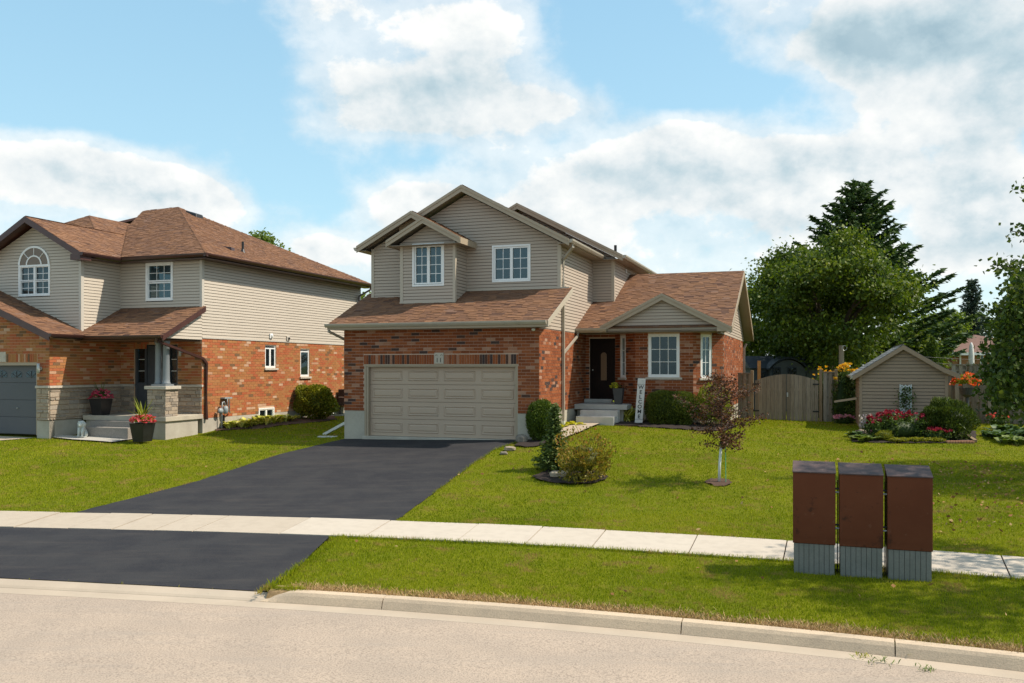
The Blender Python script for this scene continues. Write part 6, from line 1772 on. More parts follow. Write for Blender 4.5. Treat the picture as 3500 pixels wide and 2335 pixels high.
# gas meter on the neighbour's wall
gm = thing('gas_meter', lr.w(.98, 0, .15), "grey gas meter with pipes on the neighbour's brick side wall", 'gas meter')
mo = .16
mb = MB(); p_ = lr.w(1.02, .62, mo); mb.lathe(p_, [(.05, -.13), (.085, -.10), (.095, .0), (.085, .10), (.05, .13)], 14); mb.build('meter_body', 'meter_grey', gm, True)
mb = MB(); mb.tube([lr.w(.72, .60, mo + .05), lr.w(.74, .60, mo - .02)], .095, 18); mb.build('regulator', 'meter_grey', gm, True)
mb = MB(); mb.tube([lr.w(.82, -.1, mo), lr.w(.82, .72, mo), lr.w(.86, .88, mo), lr.w(.95, .90, mo), lr.w(1.0, .78, mo)], .022, 8); mb.build('riser_pipe', 'meter_grey', gm, True)
mb = MB(); mb.tube([lr.w(1.12, .74, mo), lr.w(1.12, 1.02, mo), lr.w(1.22, 1.02, mo), lr.w(1.22, .55, mo), lr.w(1.40, .52, mo - .1)], .022, 8); mb.build('outlet_pipe', 'meter_grey', gm, True)
lr.mkbox('bracket', 'meter_grey', gm, .95, 1.35, 1.00, 1.05, .0, mo + .03)
mb = MB(); mb.tube([lr.w(1.0, -.05, .10), lr.w(1.0, .45, .10)], .04, 8); mb.build('meter_post', 'black_metal', gm)
# air conditioner on its stand
ac = thing('air_conditioner', lr.w(8.9, 0, .4), 'black air conditioner on a wall stand behind the garage corner', 'air conditioner')
lr.mkbox('casing', 'black_metal', ac, 8.6, 9.3, .52, 1.15, .10, .62, .02)
for k in range(7): lr.mkbox('louvre', 'galvanised' if k == 3 else 'black_metal', ac, 8.595, 8.60, .58 + k * .075, .61 + k * .075, .14, .58)
for o_ in (.12, .56): lr.mkbox('stand_leg', 'black_metal', ac, 8.65, 8.72, -.15, .52, o_, o_ + .05)
lr.mkbox('stand_rail', 'black_metal', ac, 8.62, 9.28, .46, .52, .08, .64)
# plants along the neighbour's wall
for i in range(11):
    q = lr.w(1.15 + (i // 2) * .62 + (i % 2) * .3, 0, .28 + .34 * (i % 2)); q = (q[0], q[1], gz(q[0], q[1]))
    blades('variegated_hosta', 'green and yellow edged hosta by the neighbour wall, %s from the gas meter' % ORD[i], 'plant', q, 26, .52, .14, 'leaf_variegated', .26, seed=40 + i, group='hostas along the neighbour wall', tone=(0, .85))
b_ = hw(A_ + .75, sidepx(1060, 1400, A_ + .75)[0]); b_ = (b_[0], b_[1], gz(b_[0], b_[1])); bush('gold_bush', 'large yellow-green bush against the neighbour brick wall', 'shrub', (b_[0], b_[1] + .3, b_[2]), 1.70, 1.50, 'leaf_gold', 8500, .085, seed=31, amp=.26, corek=.74, upright=.6, depth=1.1)
for i in range(2):
    b_ = lr.w((4.75, 5.35)[i], 0, .35); b_ = (b_[0], b_[1], gz(b_[0], b_[1])); blades('grass_tuft', 'tuft of green strap leaves left of the large bush, number %s from the wall end' % ('one', 'two')[i] if False else ('tuft of green strap leaves nearest the basement window', 'tuft of green strap leaves at the foot of the large yellow-green bush')[i], 'plant', b_, 34, .42, .022, 'leaf_hosta', .12, seed=60 + i, arch=.45)
# ------------------------------------------------------------------ fence and gate
VF = 10.34
def fence_board(wall, t0, t1, z0, z1, o0, o1, parent, mat='fence_wood', name='board', top=None):
    mb = MB(); tn = random.random()
    if top is None:
        wall.box(mb, t0, t1, z0, z1, o0, o1, tn)
    else:
        mb.hexa([wall.w(t0, z0, o1), wall.w(t1, z0, o1), wall.w(t1, z0, o0), wall.w(t0, z0, o0), wall.w(t0, top[0], o1), wall.w(t1, top[1], o1), wall.w(t1, top[1], o0), wall.w(t0, top[0], o0)], tn)
    return mb.build(name, mat, parent)
def panel_fence(label, u0_, u1_, v_, z0, z1, bw=.13, gap=.09, lat=True, posts=(), group=None):
    t = thing('wooden_fence', hw((u0_ + u1_) / 2, v_, z0), label, 'fence', group)
    w_ = Wall((u0_, v_), (u1_, v_)); x = 0; k = 0
    while x < w_.L - .02:
        b = min(x + bw, w_.L)
        fence_board(w_, x, b, z0 + random.uniform(-.02, .02), z1 - .03, .012, .03, t)
        x += bw + gap
    x = (bw + gap) / 2
    while x < w_.L - .02:
        fence_board(w_, x - .02, min(x + bw + .02, w_.L), z0, z1 - .04, -.045, -.03, t); x += bw + gap
    for z in (z0 + .25, (z0 + z1) / 2, z1 - .25): w_.mkbox('rail', 'fence_wood', t, 0, w_.L, z - .04, z + .04, -.029, .011, 0, .3)
    w_.mkbox('cap_rail', 'fence_wood', t, -.02, w_.L + .02, z1 - .03, z1 + .01, -.07, .05, 0, .2)
    for p in posts: w_.mkbox('post', 'post_wood', t, p - .055, p + .055, z0 - .3, z1 + .10, -.08, .03, .01, random.random())
    return t
panel_fence('narrow weathered fence panel between the brick wall and the gate', 10.93, 11.39, VF, .14, 1.86, .12, .07, posts=(.51,))
panel_fence('narrow weathered fence panel right of the gate with two posts', 13.97, 14.36, VF, .05, 1.91, .12, .07, posts=(-.09, .44))
gt = thing('garden_gate', hw(12.67, VF, .1), 'arched double garden gate of grey weathered boards', 'gate')
gw_ = Wall((11.52, VF), (13.82, VF))
def arch(t): return 1.56 + .26 * math.sin(math.pi * min(1, max(0, t / gw_.L))) ** .9
x = .03; k = 0
while x < gw_.L - .05:
    if abs(x - gw_.L / 2) < .02: x = gw_.L / 2 + .015
    b = min(x + .132, gw_.L - .02)
    if x < gw_.L / 2 < b: b = gw_.L / 2 - .006
    fence_board(gw_, x, b, .14 - .04 * x + random.uniform(-.01, .01), 0, .0, .022 + random.uniform(0, .006), gt, top=(arch(x), arch(b)))
    x = b + .008
for z in (.45, 1.25): gw_.mkbox('rail', 'fence_wood', gt, .03, gw_.L / 2 - .01, z - .045, z + .045, -.05, -.002, 0, .3); gw_.mkbox('rail', 'fence_wood', gt, gw_.L / 2 + .015, gw_.L - .02, z - .045, z + .045, -.05, -.002, 0, .4)
for t_, z in ((.06, 1.45), (.06, .45), (gw_.L - .12, 1.45), (gw_.L - .12, .45)): gw_.mkbox('hinge', 'black_metal', gt, t_ - .1, t_ + .12, z - .025, z + .025, .028, .042)
gw_.mkbox('latch', 'galvanised', gt, gw_.L / 2 + .02, gw_.L / 2 + .07, .98, 1.14, .03, .055, .006)
panel_fence('grey board fence behind the shed and the fire bowl', 17.3, 22.5, VF + .2, .0, 1.80, .14, .12, posts=(.45, 2.7, 4.9))
panel_fence("neighbour's raised fence seen over the board fence", 19.0, 27.0, 16.2, .4, 2.20, .14, .12, posts=(.6, 3.0, 5.4))

# ------------------------------------------------------------------ shed
SU, SV, SW_, SD_ = 15.08, 7.12, 2.57, 3.2
sh = thing('garden_shed', hw(SU + 1.3, SV + 1.5, .05), 'taupe sided garden shed with grey shingle roof behind the flower bed', 'shed')
S_ = House(sh, 'brick_main', 'mortar', 'siding_shed', 'plank_shadow', 'shingle_grey')
sf = Wall((SU, SV), (SU + SW_, SV)); sl_ = Wall((SU, SV + SD_), (SU, SV))
ZE_S, ZA = 1.82, 2.68
S_.siding(sf, [(0, .0), (SW_, .0), (SW_, ZE_S + .05), (SW_ / 2, ZA), (0, ZE_S)], [], pitch=.11, zbase=.06)
S_.siding(sl_, [(0, .0), (SD_, .0), (SD_, ZE_S), (0, ZE_S)], [], pitch=.11, zbase=.06)
for a, b in ((-.028, .06), (SW_ - .06, SW_ + .028)): sf.mkbox('corner_trim', 'siding_shed', sh, a, b, 0, ZE_S, -.08, .03)
mb = MB(hw); mb.box(SU + SW_ - .1, SU + SW_, SV + .1, SV + SD_, -.1, ZE_S); mb.box(SU + .1, SU + SW_ - .1, SV + SD_ - .1, SV + SD_, -.1, ZE_S); mb.box(SU + .02, SU + SW_ - .02, SV + .02, SV + SD_ - .02, -.25, .0); mb.build('rear_wall', 'siding_shed', sh)
fo, sov = SV - .16, .20
ra = (SU + SW_ / 2, 2.80); le = (SU - .24, 1.80); kk = (SU + SW_ - .10, 2.06); rt_ = (SU + SW_ + .36, 1.86)
S_.roof([(ra[0], fo, ra[1]), (ra[0], SV + SD_ + .2, ra[1]), (le[0], SV + SD_ + .2, le[1]), (le[0], fo, le[1])], (le[0], SV + SD_ + .2, le[1]), (le[0], fo, le[1]), soffit='trim_main', under=.05)
S_.roof([(ra[0], fo, ra[1]), (kk[0], fo, kk[1]), (kk[0], SV + SD_ + .2, kk[1]), (ra[0], SV + SD_ + .2, ra[1])], (kk[0], fo, kk[1]), (kk[0], SV + SD_, kk[1]), soffit='trim_main', under=.05)
S_.roof([(kk[0], fo, kk[1]), (rt_[0], fo, rt_[1]), (rt_[0], SV + SD_ + .2, rt_[1]), (kk[0], SV + SD_ + .2, kk[1])], (rt_[0], fo, rt_[1]), (rt_[0], SV + SD_, rt_[1]), soffit='trim_main', under=.05)
for a, b in ((ra, le), (ra, kk), (kk, rt_)): S_.board('rake_board', 'siding_shed', (a[0], fo, a[1] - .01), (b[0], fo, b[1] - .01), .15, .025, 0, (0, -1))
S_.gutter('gutter_main', (le[0], fo - .02, le[1]), (le[0], SV + SD_ + .2, le[1]), (-1, 0), .09, .08)
mb = MB(); mb.duct([hw(SU - .05, SV + 1.0, 1.02), hw(SU - .75, SV + 1.6, .88)], .07); mb.build('downspout', 'gutter_main', sh)
S_.finish_shingles(300)
# white lattice trellis with climbing vine
tr_ = thing('trellis', sf.w(1.35, .1, .1), 'narrow white lattice trellis with a vine on the shed wall', 'trellis')
t0, t1, z0, z1 = 1.20, 1.52, .28, 1.50
for i in range(-3, 14):
    for sgn_ in (1, -1):
        # slats at 45 degrees clipped to the frame
        c = z0 + i * .105
        A0 = (t0, c) if sgn_ > 0 else (t0, c + (t1 - t0)); B0 = (t1, c + (t1 - t0)) if sgn_ > 0 else (t1, c)
        P, Q = sorted((A0, B0), key=lambda q: q[1]); 
        if Q[1] <= z0 or P[1] >= z1: continue
        def clipz(p, q, z): f_ = (z - p[1]) / (q[1] - p[1]); return (p[0] + (q[0] - p[0]) * f_, z)
        if P[1] < z0: P = clipz(P, Q, z0)
        if Q[1] > z1: Q = clipz(P, Q, z1)
        mb = MB(); o_ = .06 if sgn_ > 0 else .05
        dx, dz = Q[0] - P[0], Q[1] - P[1]; l_ = math.hypot(dx, dz); nx_, nz_ = -dz / l_ * .017, dx / l_ * .017
        pts = [sf.w(P[0] + nx_, P[1] + nz_, o_), sf.w(Q[0] + nx_, Q[1] + nz_, o_), sf.w(Q[0] - nx_, Q[1] - nz_, o_), sf.w(P[0] - nx_, P[1] - nz_, o_)]
        mb.prism(pts, tuple(Vector(sf.w(0, 0, .008)) - Vector(sf.w(0, 0, 0)))); mb.build('slat', 'white_paint', tr_)
for a, b in ((t0 - .02, t0 + .012), (t1 - .012, t1 + .02)): sf.mkbox('stile', 'white_paint', tr_, a, b, .06, z1 + .02, .045, .075)
vn = thing('climbing_vine', sf.w(1.36, .1, .2), 'green vine climbing the white trellis', 'plant')
r = np.random.default_rng(77); n = 620; s = r.random(n) ** 1.6
P = np.array([sf.w(1.36 + r.normal() * (.13 + .05 * (1 - q)), .12 + q * 1.32, .09 + abs(r.normal()) * .035) for q in s])
leaf_mesh('foliage', P, r.normal(size=P.shape), .075 * r.uniform(.6, 1.2, n), .055, r.random(n), 'leaf_green', vn)
mb = MB(); mb.tube([sf.w(1.36, .05, .09), sf.w(1.33, .5, .085), sf.w(1.38, 1.0, .085), sf.w(1.35, 1.4, .085)], .008, 5); mb.build('stem', 'bark', vn)

# ------------------------------------------------------------------ flower bed in front of the shed
def at(px, py): return gp(px, py)
b_ = at(2960, 1512); blades('hosta', 'broad-leaved green hosta at the left end of the shed flower bed', 'plant', (b_[0], b_[1] + .25, b_[2]), 46, .46, .17, 'leaf_hosta', .34, seed=71)
b_ = at(2935, 1498); blades('hosta', 'dark leaved hosta tucked against the shed corner', 'plant', (b_[0], b_[1] + .3, b_[2]), 24, .40, .16, 'leaf_hosta_dark', .22, seed=72)
st_ = thing('hosta_flower', at(2960, 1500), 'pale lilac flower spikes rising in front of the shed corner', 'flower')
r = np.random.default_rng(14)
for i, (px, py) in enumerate(((2943, 1420), (2959, 1418), (2974, 1416), (2944, 1437), (2953, 1438), (2983, 1436))):
    Y = 26.9; tp = np.array(atY(px, py, Y)); fb = np.array([tp[0] + r.normal() * .05, Y, gz(tp[0], Y)])
    mb = MB(); mb.tube([tuple(fb), tuple((fb + tp) / 2 + np.array([.02, 0, 0])), tuple(tp)], .007, 5); mb.build('stalk', 'leaf_green', st_)
    q = tp + np.stack([r.normal(size=12) * .025, r.normal(size=12) * .025, -np.linspace(0, .2, 12)], 1); flowers('blossom', q, .05, 'petal_lilac', st_, 3, i)
def flower_mass(name, label, cat, base, w_, d_, h, n_st, fl, leafm, seed, size=.07, nl=2200, leaf=.07, hang=0.0, fr=(.75, 1.05)):
    t = thing(name, base, label, cat); r = np.random.default_rng(seed)
    X = (r.random(n_st) - .5) * w_; Y = (r.random(n_st) - .5) * d_; Hh = h * r.uniform(*fr, n_st) * (1 - .25 * (np.abs(X) / (w_ / 2)) ** 2)
    k = r.integers(0, n_st, nl); s = r.random(nl) ** .8
    P = np.stack([base[0] + X[k] + r.normal(size=nl) * .06, base[1] + Y[k] + r.normal(size=nl) * .06, base[2] + Hh[k] * s * .95], 1)
    leaf_mesh('foliage', P, r.normal(size=P.shape) + np.array([0, 0, .2]), leaf * r.uniform(.6, 1.3, nl), leaf * .5, r.random(nl), leafm, t)
    core('stems', (base[0], base[1], base[2] + h * .36), (w_ * .45, d_ * .42, h * .36), leafm, t, seed, .15)
    C = np.stack([base[0] + X, base[1] + Y, base[2] + Hh], 1); flowers('blossoms', C, size, fl, t, 9, seed, .9)
    return t
b_ = at(3105, 1512); flower_mass('bee_balm', 'crimson flowering bee balm filling the middle of the shed bed', 'flower', (b_[0], b_[1] + .75, b_[2]), 1.75, .85, .88, 95, 'petal_crimson', 'leaf_green', 81, .085, 3600, .09)
b_ = at(3215, 1512); flower_mass('bee_balm', 'smaller crimson bee balm clump in front of the juniper', 'flower', (b_[0], b_[1] + .2, b_[2]), .62, .45, .42, 24, 'petal_crimson', 'leaf_green', 82, .085, 700, .08)
b_ = at(3250, 1512); 
jun = bush('juniper', 'feathery green juniper at the right of the shed bed', 'shrub', (b_[0] + .15, b_[1] + .75, b_[2]), 1.42, 1.28, 'leaf_juniper', 9500, .12, seed=85, amp=.28, corek=.68, upright=1.1, lw=.22, depth=1.2)
b_ = at(3033, 1512); bush('heather', 'small bronze-green shrub left of the crimson flowers', 'shrub', (b_[0], b_[1] + .2, b_[2]), .52, .34, 'leaf_gold', 1300, .05, seed=86, lw=.3, upright=1)
b_ = at(2998, 1500); hy = thing('hydrangea', b_, 'pale pink hydrangea bloom beside the left hosta', 'flower')
r = np.random.default_rng(3); d = unit(r.normal(size=(90, 3))); d[:, 2] = np.abs(d[:, 2]); flowers('blossoms', np.array(b_) + np.array([0, .1, .16]) + d * np.array([.15, .13, .13]), .05, 'petal_rose', hy, 4, 3)
mb = MB(); mb.tube([(b_[0], b_[1] + .1, b_[2] - .02), (b_[0], b_[1] + .1, b_[2] + .2)], .012, 6); mb.build('stalk', 'leaf_green', hy)
for i, px in enumerate((3068, 3098, 3128, 3158, 3188, 3212)):
    b_ = at(px, 1515); bush('golden_groundcover', 'low golden creeper edging the shed bed, %s from the left' % ORD[i], 'plant', (b_[0], b_[1] + .12, b_[2] + .01), .40, .15, 'leaf_gold', 420, .06, seed=90 + i, lw=.35, group='golden creepers edging the bed', tone_lift=.22, depth=.3)
# brick edging
for i in range(10):
    p0 = np.array(at(3242 + i * 9.4, 1516.5)); 
    mb = MB(); mb.box(p0[0] - .034, p0[0] + .034, p0[1] - .02, p0[1] + .16, p0[2] - .04, p0[2] + .075)
    tag(mb.build('edging_brick', 'edging_brick', None, False, .006), 'red edging brick in front of the juniper, %s from the left' % ORD[i], 'brick', 'edging bricks of the shed bed')
pa, pb_ = np.array(at(3306, 1496)), np.array(at(3334, 1514))
mb = MB(); dv = pb_ - pa; nv = np.array([-dv[1], dv[0], 0]); nv = nv / np.linalg.norm(nv) * .05
mb.hexa([tuple(pa - nv - [0, 0, .03]), tuple(pb_ - nv - [0, 0, .03]), tuple(pb_ + nv - [0, 0, .03]), tuple(pa + nv - [0, 0, .03]), tuple(pa - nv + [0, 0, .09]), tuple(pb_ - nv + [0, 0, .09]), tuple(pb_ + nv + [0, 0, .09]), tuple(pa + nv + [0, 0, .09])])
tag(mb.build('edging_timber', 'post_wood', None, False, .006), 'pale timber edging at the right end of the shed bed', 'edging')
# plants left of the shed
q = hw(14.78, 10.55, 0); q = (q[0], q[1], gz(q[0], q[1])); yf = flower_mass('yellow_flowers', 'tall yellow flowering perennials between the fence post and the shed', 'flower', q, 1.05, .6, 2.12, 46, 'petal_yellow', 'leaf_green', 101, .10, 4200, .10, fr=(.88, 1.04))
q = hw(13.95, 10.9, 0); q = (q[0], q[1], gz(q[0], q[1])); flower_mass('yellow_flowers', 'yellow flower heads showing above the right fence panel', 'flower', q, .8, .5, 2.0, 14, 'petal_yellow', 'leaf_green', 102, .09, 1200, .10, fr=(.88, 1.04))
q = hw(14.66, 9.2, 0); q = (q[0], q[1], gz(q[0], q[1])); flower_mass('pink_phlox', 'low mound of pink flowers at the left rear of the shed', 'flower', q, .72, .4, .30, 44, 'petal_rose', 'leaf_green', 103, .08, 420, .05)
# orange begonias in a pot on a post, fire bowl, right-hand hostas
q = hw(18.55, 9.3, 0); q = (q[0], q[1], gz(q[0], q[1]))
pe_ = thing('flower_pedestal', q, 'orange-red begonias spilling from a pot before the board fence', 'flower')
mb = MB(); mb.lathe(q, [(.16, 0), (.16, .06), (.07, .12), (.06, .95), (.20, 1.05), (.26, 1.28), (.24, 1.28), (.2, 1.2)], 14); mb.build('pot', 'pot_slate', pe_)
bouquet(pe_, (q[0], q[1], q[2] + 1.42), (.50, .40, .34), 'petal_orange', 17, 70, .10, 'leaf_limebush', 700)
q = at(3386, 1448); q = (q[0], q[1] + .3, q[2]); fb_ = thing('fire_bowl', q, 'black metal fire bowl on a scrolled stand before the fence', 'fire bowl')
mb = MB(); mb.lathe((q[0], q[1], q[2] + .28), [(.05, 0), (.22, .04), (.34, .14), (.37, .145), (.36, .155), (.30, .13), (.05, .03)], 22); mb.build('bowl', 'black_metal', fb_, True)
mb = MB(); mb.lathe((q[0], q[1], q[2] + .43), [(.33, 0), (.26, .07), (.12, .12), (.0, .13)], 20); mb.build('mesh_lid', 'black_metal', fb_, True)
for k in range(5):
    a = k * 1.2566; mb = MB(); ca, sa = math.cos(a), math.sin(a)
    mb.tube([(q[0] + ca * .33, q[1] + sa * .33, q[2] + .36), (q[0] + ca * .22, q[1] + sa * .22, q[2] + .22), (q[0] + ca * .10, q[1] + sa * .10, q[2] + .12), (q[0] + ca * .26, q[1] + sa * .26, q[2])], .012, 6); mb.build('leg', 'black_metal', fb_)
for i, (px, py, nm) in enumerate(((3432, 1500, 'dark hosta nearest the fire bowl at the right edge'), (3475, 1520, 'large ribbed hosta at the right edge of the lawn'), (3500, 1498, 'dark hosta behind the large one at the right edge'), (3452, 1480, 'dark hosta clump under the overhanging tree branches'))):
    b_ = at(px, py); blades('hosta', nm, 'plant', (b_[0], b_[1] + .25, b_[2]), 40, .50, .22, ('leaf_hosta_dark', 'leaf_hosta')[i == 1], .38, seed=120 + i)
b_ = at(3440, 1458); flower_mass('red_flowers', 'red-orange flowers behind the right-hand hostas', 'flower', (b_[0], b_[1] + .5, b_[2]), .6, .4, .42, 30, 'petal_coral', 'leaf_green', 125, .07, 400, .07)

# ------------------------------------------------------------------ community mailbox (seen from the back)
mo_ = Vector(atz(2710, 1968, -.975)); MU = Vector((math.cos(R(18.5)), -math.sin(R(18.5)), 0)); MV = Vector((-MU.y, MU.x, 0))
mo_.z = gz(mo_.x, mo_.y) - .0
mbx = thing('community_mailbox', tuple(mo_ + MU * .95), 'bank of three brown metal mailbox cabinets on grey bases beside the sidewalk', 'mailbox')
def mp_(x, y, z): p = mo_ + MU * x + MV * y; return (p.x, p.y, mo_.z + z)
def mbox(mb, x0, x1, y0, y1, z0, z1, tone=.5): mb.hexa([mp_(x0, y0, z0), mp_(x1, y0, z0), mp_(x1, y1, z0), mp_(x0, y1, z0), mp_(x0, y0, z1), mp_(x1, y0, z1), mp_(x1, y1, z1), mp_(x0, y1, z1)], tone)
CW, GP_, DPT = .583, .052, .46
lab = ('left cabinet with a scratched, stained brown back', 'middle brown cabinet with faded cap', 'right plain brown cabinet nearest the kerb')
HB, HT = .44, 1.475
for i in range(3):
    x0 = i * (CW + GP_); x1 = x0 + CW; dz = -.006 * i
    mb = MB(); mb.hexa([mp_(x0, 0, HB + dz), mp_(x1, 0, HB + dz), mp_(x1, DPT, HB + dz), mp_(x0, DPT, HB + dz), mp_(x0, 0, HT + dz), mp_(x1, 0, HT + dz), mp_(x1, DPT, HT + .10 + dz), mp_(x0, DPT, HT + .10 + dz)])
    cab = mb.build('cabinet', 'box_brown', mbx, False, .008); cab['label'] = lab[i]
    mb = MB(); mb.hexa([mp_(x0 - .006, -.012, HT + dz - .012), mp_(x1 + .006, -.012, HT + dz - .012), mp_(x1 + .006, DPT + .01, HT + .102 + dz), mp_(x0 - .006, DPT + .01, HT + .102 + dz), mp_(x0 - .006, -.012, HT + .006 + dz), mp_(x1 + .006, -.012, HT + .006 + dz), mp_(x1 + .006, DPT + .01, HT + .118 + dz), mp_(x0 - .006, DPT + .01, HT + .118 + dz)])
    mb.build('cap', 'box_cap', cab, False, .004)
    mb = MB(); mbox(mb, x0 + .004, x1 - .004, -.005, -.0005, HB + .10 + dz, HT - .03 + dz); mb.build('back_panel', 'box_brown', cab)
    n = 8; w_ = (CW - .03) / n
    mb = MB(); mbox(mb, x0 + .02, x1 - .02, .03, DPT - .02, -.12, HB + dz - .003); mb.build('base_core', 'black_metal', cab)
    for k in range(n):
        mb = MB(); mbox(mb, x0 + .015 + k * w_ + .003, x0 + .015 + (k + 1) * w_ - .003, .010, .028, -.08, HB + dz - .004); mb.build('base_slat', 'box_skirt', cab)
        if k < 6:
            for xx in (x0 + .012, x1 - .026):
                mb = MB(); mbox(mb, xx, xx + .014, .032 + k * .068, .032 + k * .068 + .062, -.08, HB + dz - .005); mb.build('base_slat', 'box_skirt', cab)
for i in range(2):
    xa = (i + 1) * CW + i * GP_
    for z, mt in ((1.24, 'black_metal'), (1.19, 'galvanised'), (.72, 'black_metal'), (.67, 'galvanised')):
        mb = MB(); mb.tube([mp_(xa - .01, .10, z), mp_(xa + GP_ + .01, .10, z)], .014, 8); mb.build('tie_bar', mt, mbx)
    mb = MB(); mb.tube([mp_(xa + .032, .16, -.1), mp_(xa + .032, .16, 1.36)], .008, 6); mb.build('tie_rod', 'black_metal', mbx)

# ------------------------------------------------------------------ things beyond the fence
Y = 39.5
ph = thing('playhouse', (atY(2690, 1300, Y)[0], Y, .1), 'grey-blue play cottage with arched gable behind the gate', 'playhouse')
def pq_(px, py, yy=Y): return atY(px, py, yy)
x0, x1 = pq_(2572, 1300)[0], pq_(2795, 1300)[0]; zr_, ze_ = pq_(0, 1216)[2], pq_(0, 1256)[2]
mb = MB(); mb.box(x0, x1, Y, Y + 2.2, .0, ze_); mb.build('wall', 'playhouse_wall', ph)
mb = MB(); mb.prism([(x0 - .15, Y - .15, ze_ - .04), (x0 - .15, Y + 1.1, zr_), (x0 - .15, Y + 2.35, ze_ - .04)], (x1 - x0 + .3, 0, 0)); mb.build('roof', 'playhouse_roof', ph)
ga0, ga1 = pq_(2624, 0)[0], pq_(2740, 0)[0]; zc = pq_(0, 1230)[2]
n = 12; P = [(ga0, Y - .5, 0.05), (ga0, Y - .5, ze_ - .08)] + [(ga0 + (ga1 - ga0) * k / n, Y - .5, ze_ - .08 + (zc - ze_ + .08) * math.sin(math.pi * k / n) ** .8) for k in range(1, n)] + [(ga1, Y - .5, ze_ - .08), (ga1, Y - .5, .05)]
mb = MB(); mb.prism(P, (0, .9, 0)); mb.build('porch_gable', 'playhouse_wall', ph)
P2 = [(ga0 - .1 + (ga1 - ga0 + .2) * k / n, Y - .6, ze_ - .10 + (zc - ze_ + .14) * math.sin(math.pi * k / n) ** .8) for k in range(n + 1)]
mb = MB()
for k in range(n): mb.hexa([P2[k], P2[k + 1], (P2[k + 1][0], Y + 1, P2[k + 1][2]), (P2[k][0], Y + 1, P2[k][2])] + [(a, b, c + .07) for a, b, c in (P2[k], P2[k + 1], (P2[k + 1][0], Y + 1, P2[k + 1][2]), (P2[k][0], Y + 1, P2[k][2]))])
mb.build('arched_roof', 'playhouse_roof', ph)
for (a, b, c, d, yy) in ((2601, 2617, 1272, 1292, Y - .02), (2741, 2757, 1272, 1292, Y - .02), (2640, 2668, 1255, 1282, Y - .52), (2692, 2722, 1255, 1282, Y - .52)):
    A = pq_(a, d, yy); B = pq_(b, c, yy)
    wn = MB(); wn.box(A[0], B[0], yy - .03, yy + .01, A[2], B[2]); wn_ = wn.build('window', 'playhouse_roof', ph)
    for i in range(3):
        for j in range(2):
            xx0 = A[0] + .02 + (B[0] - A[0] - .04) * i / 3; xx1 = A[0] + .02 + (B[0] - A[0] - .04) * (i + 1) / 3; zz0 = A[2] + .02 + (B[2] - A[2] - .04) * j / 2; zz1 = A[2] + .02 + (B[2] - A[2] - .04) * (j + 1) / 2
            mb = MB(); mb.box(xx0 + .01, xx1 - .01, yy - .04, yy - .031, zz0 + .01, zz1 - .01); mb.build('pane', 'glass_dark', wn_)
def far_house(name, label, px0, px1, pe, pr, Yd, wallm, roofm, hip=True, base=0.1, depth=8):
    x0, x1 = atY(px0, 0, Yd)[0], atY(px1, 0, Yd)[0]; ze, zr2 = atY(0, pe, Yd)[2], atY(0, pr, Yd)[2]
    t = thing(name, ((x0 + x1) / 2, Yd + depth / 2, base), label, 'house')
    mb = MB(); mb.box(x0 + .5, x1 - .5, Yd + .5, Yd + depth - .5, base, ze - .05); mb.build('wall', wallm, t)
    ym = Yd + depth / 2; k = min(depth / 2, (x1 - x0) / 2 - .2) if hip else 0
    V = [(x0, Yd, ze), (x1, Yd, ze), (x1, Yd + depth, ze), (x0, Yd + depth, ze), (x0 + k, ym, zr2), (x1 - k, ym, zr2)]
    mb = MB(); mb.add(V, [(0, 1, 5, 4), (1, 2, 5), (2, 3, 4, 5), (3, 0, 4), (3, 2, 1, 0)]); mb.build('roof', roofm, t)
    mb = MB(); mb.box(x0 - .02, x1 + .02, Yd - .08, Yd - .01, ze - .16, ze + .0); mb.build('gutter', 'white_vinyl', t)
    return t, (x0, x1, ze)
t, (x0, x1, ze) = far_house('brick_bungalow', 'orange brick bungalow with brown hip roof beyond the right-hand fences', 3242, 3640, 1205, 1135, 52, 'far_brick', 'far_roof')
for a, b in ((3350, 3362), (3398, 3410), (3440, 3475)):
    A = atY(a, 1250, 52.45); B = atY(b, 1212, 52.45); mb = MB(); mb.box(A[0], B[0], 52.44, 52.5, A[2] - .6, B[2]); wn_ = mb.build('window', 'white_vinyl', t)
    mb = MB(); mb.box(A[0] + .06, B[0] - .06, 52.40, 52.438, A[2] - .5, B[2] - .08); mb.build('pane', 'glass_dark', wn_)
mb = MB(); A = atY(3282, 1240, 52.4); mb.duct([(A[0], 52.4, ze - .15), (A[0], 52.4, .2)], .09); mb.build('downspout', 'white_vinyl', t)
t, _ = far_house('grey_roof_house', 'house with grey-brown roof just showing behind the wing', 2440, 2600, 1180, 1150, 60, 'far_brick', 'far_roof_grey', True)
# closed parasol
Yp = 40; q = atY(3320, 1300, Yp); um = thing('closed_parasol', (q[0], Yp, .1), 'furled pale patio parasol standing over the far fence', 'parasol')
zt_, zb_ = atY(0, 1171, Yp)[2], atY(0, 1262, Yp)[2]
mb = MB(); mb.lathe((q[0], Yp, 0), [(.10, zb_ - .3), (.125, zb_), (.12, (zb_ + zt_) / 2), (.085, zt_ - .15), (.03, zt_), (.0, zt_ + .01)], 12); mb.build('canopy', 'umbrella_cloth', um, True)
mb = MB(); mb.tube([(q[0], Yp, 0), (q[0], Yp, zb_ - .28)], .03, 8); mb.build('pole', 'white_metal', um)
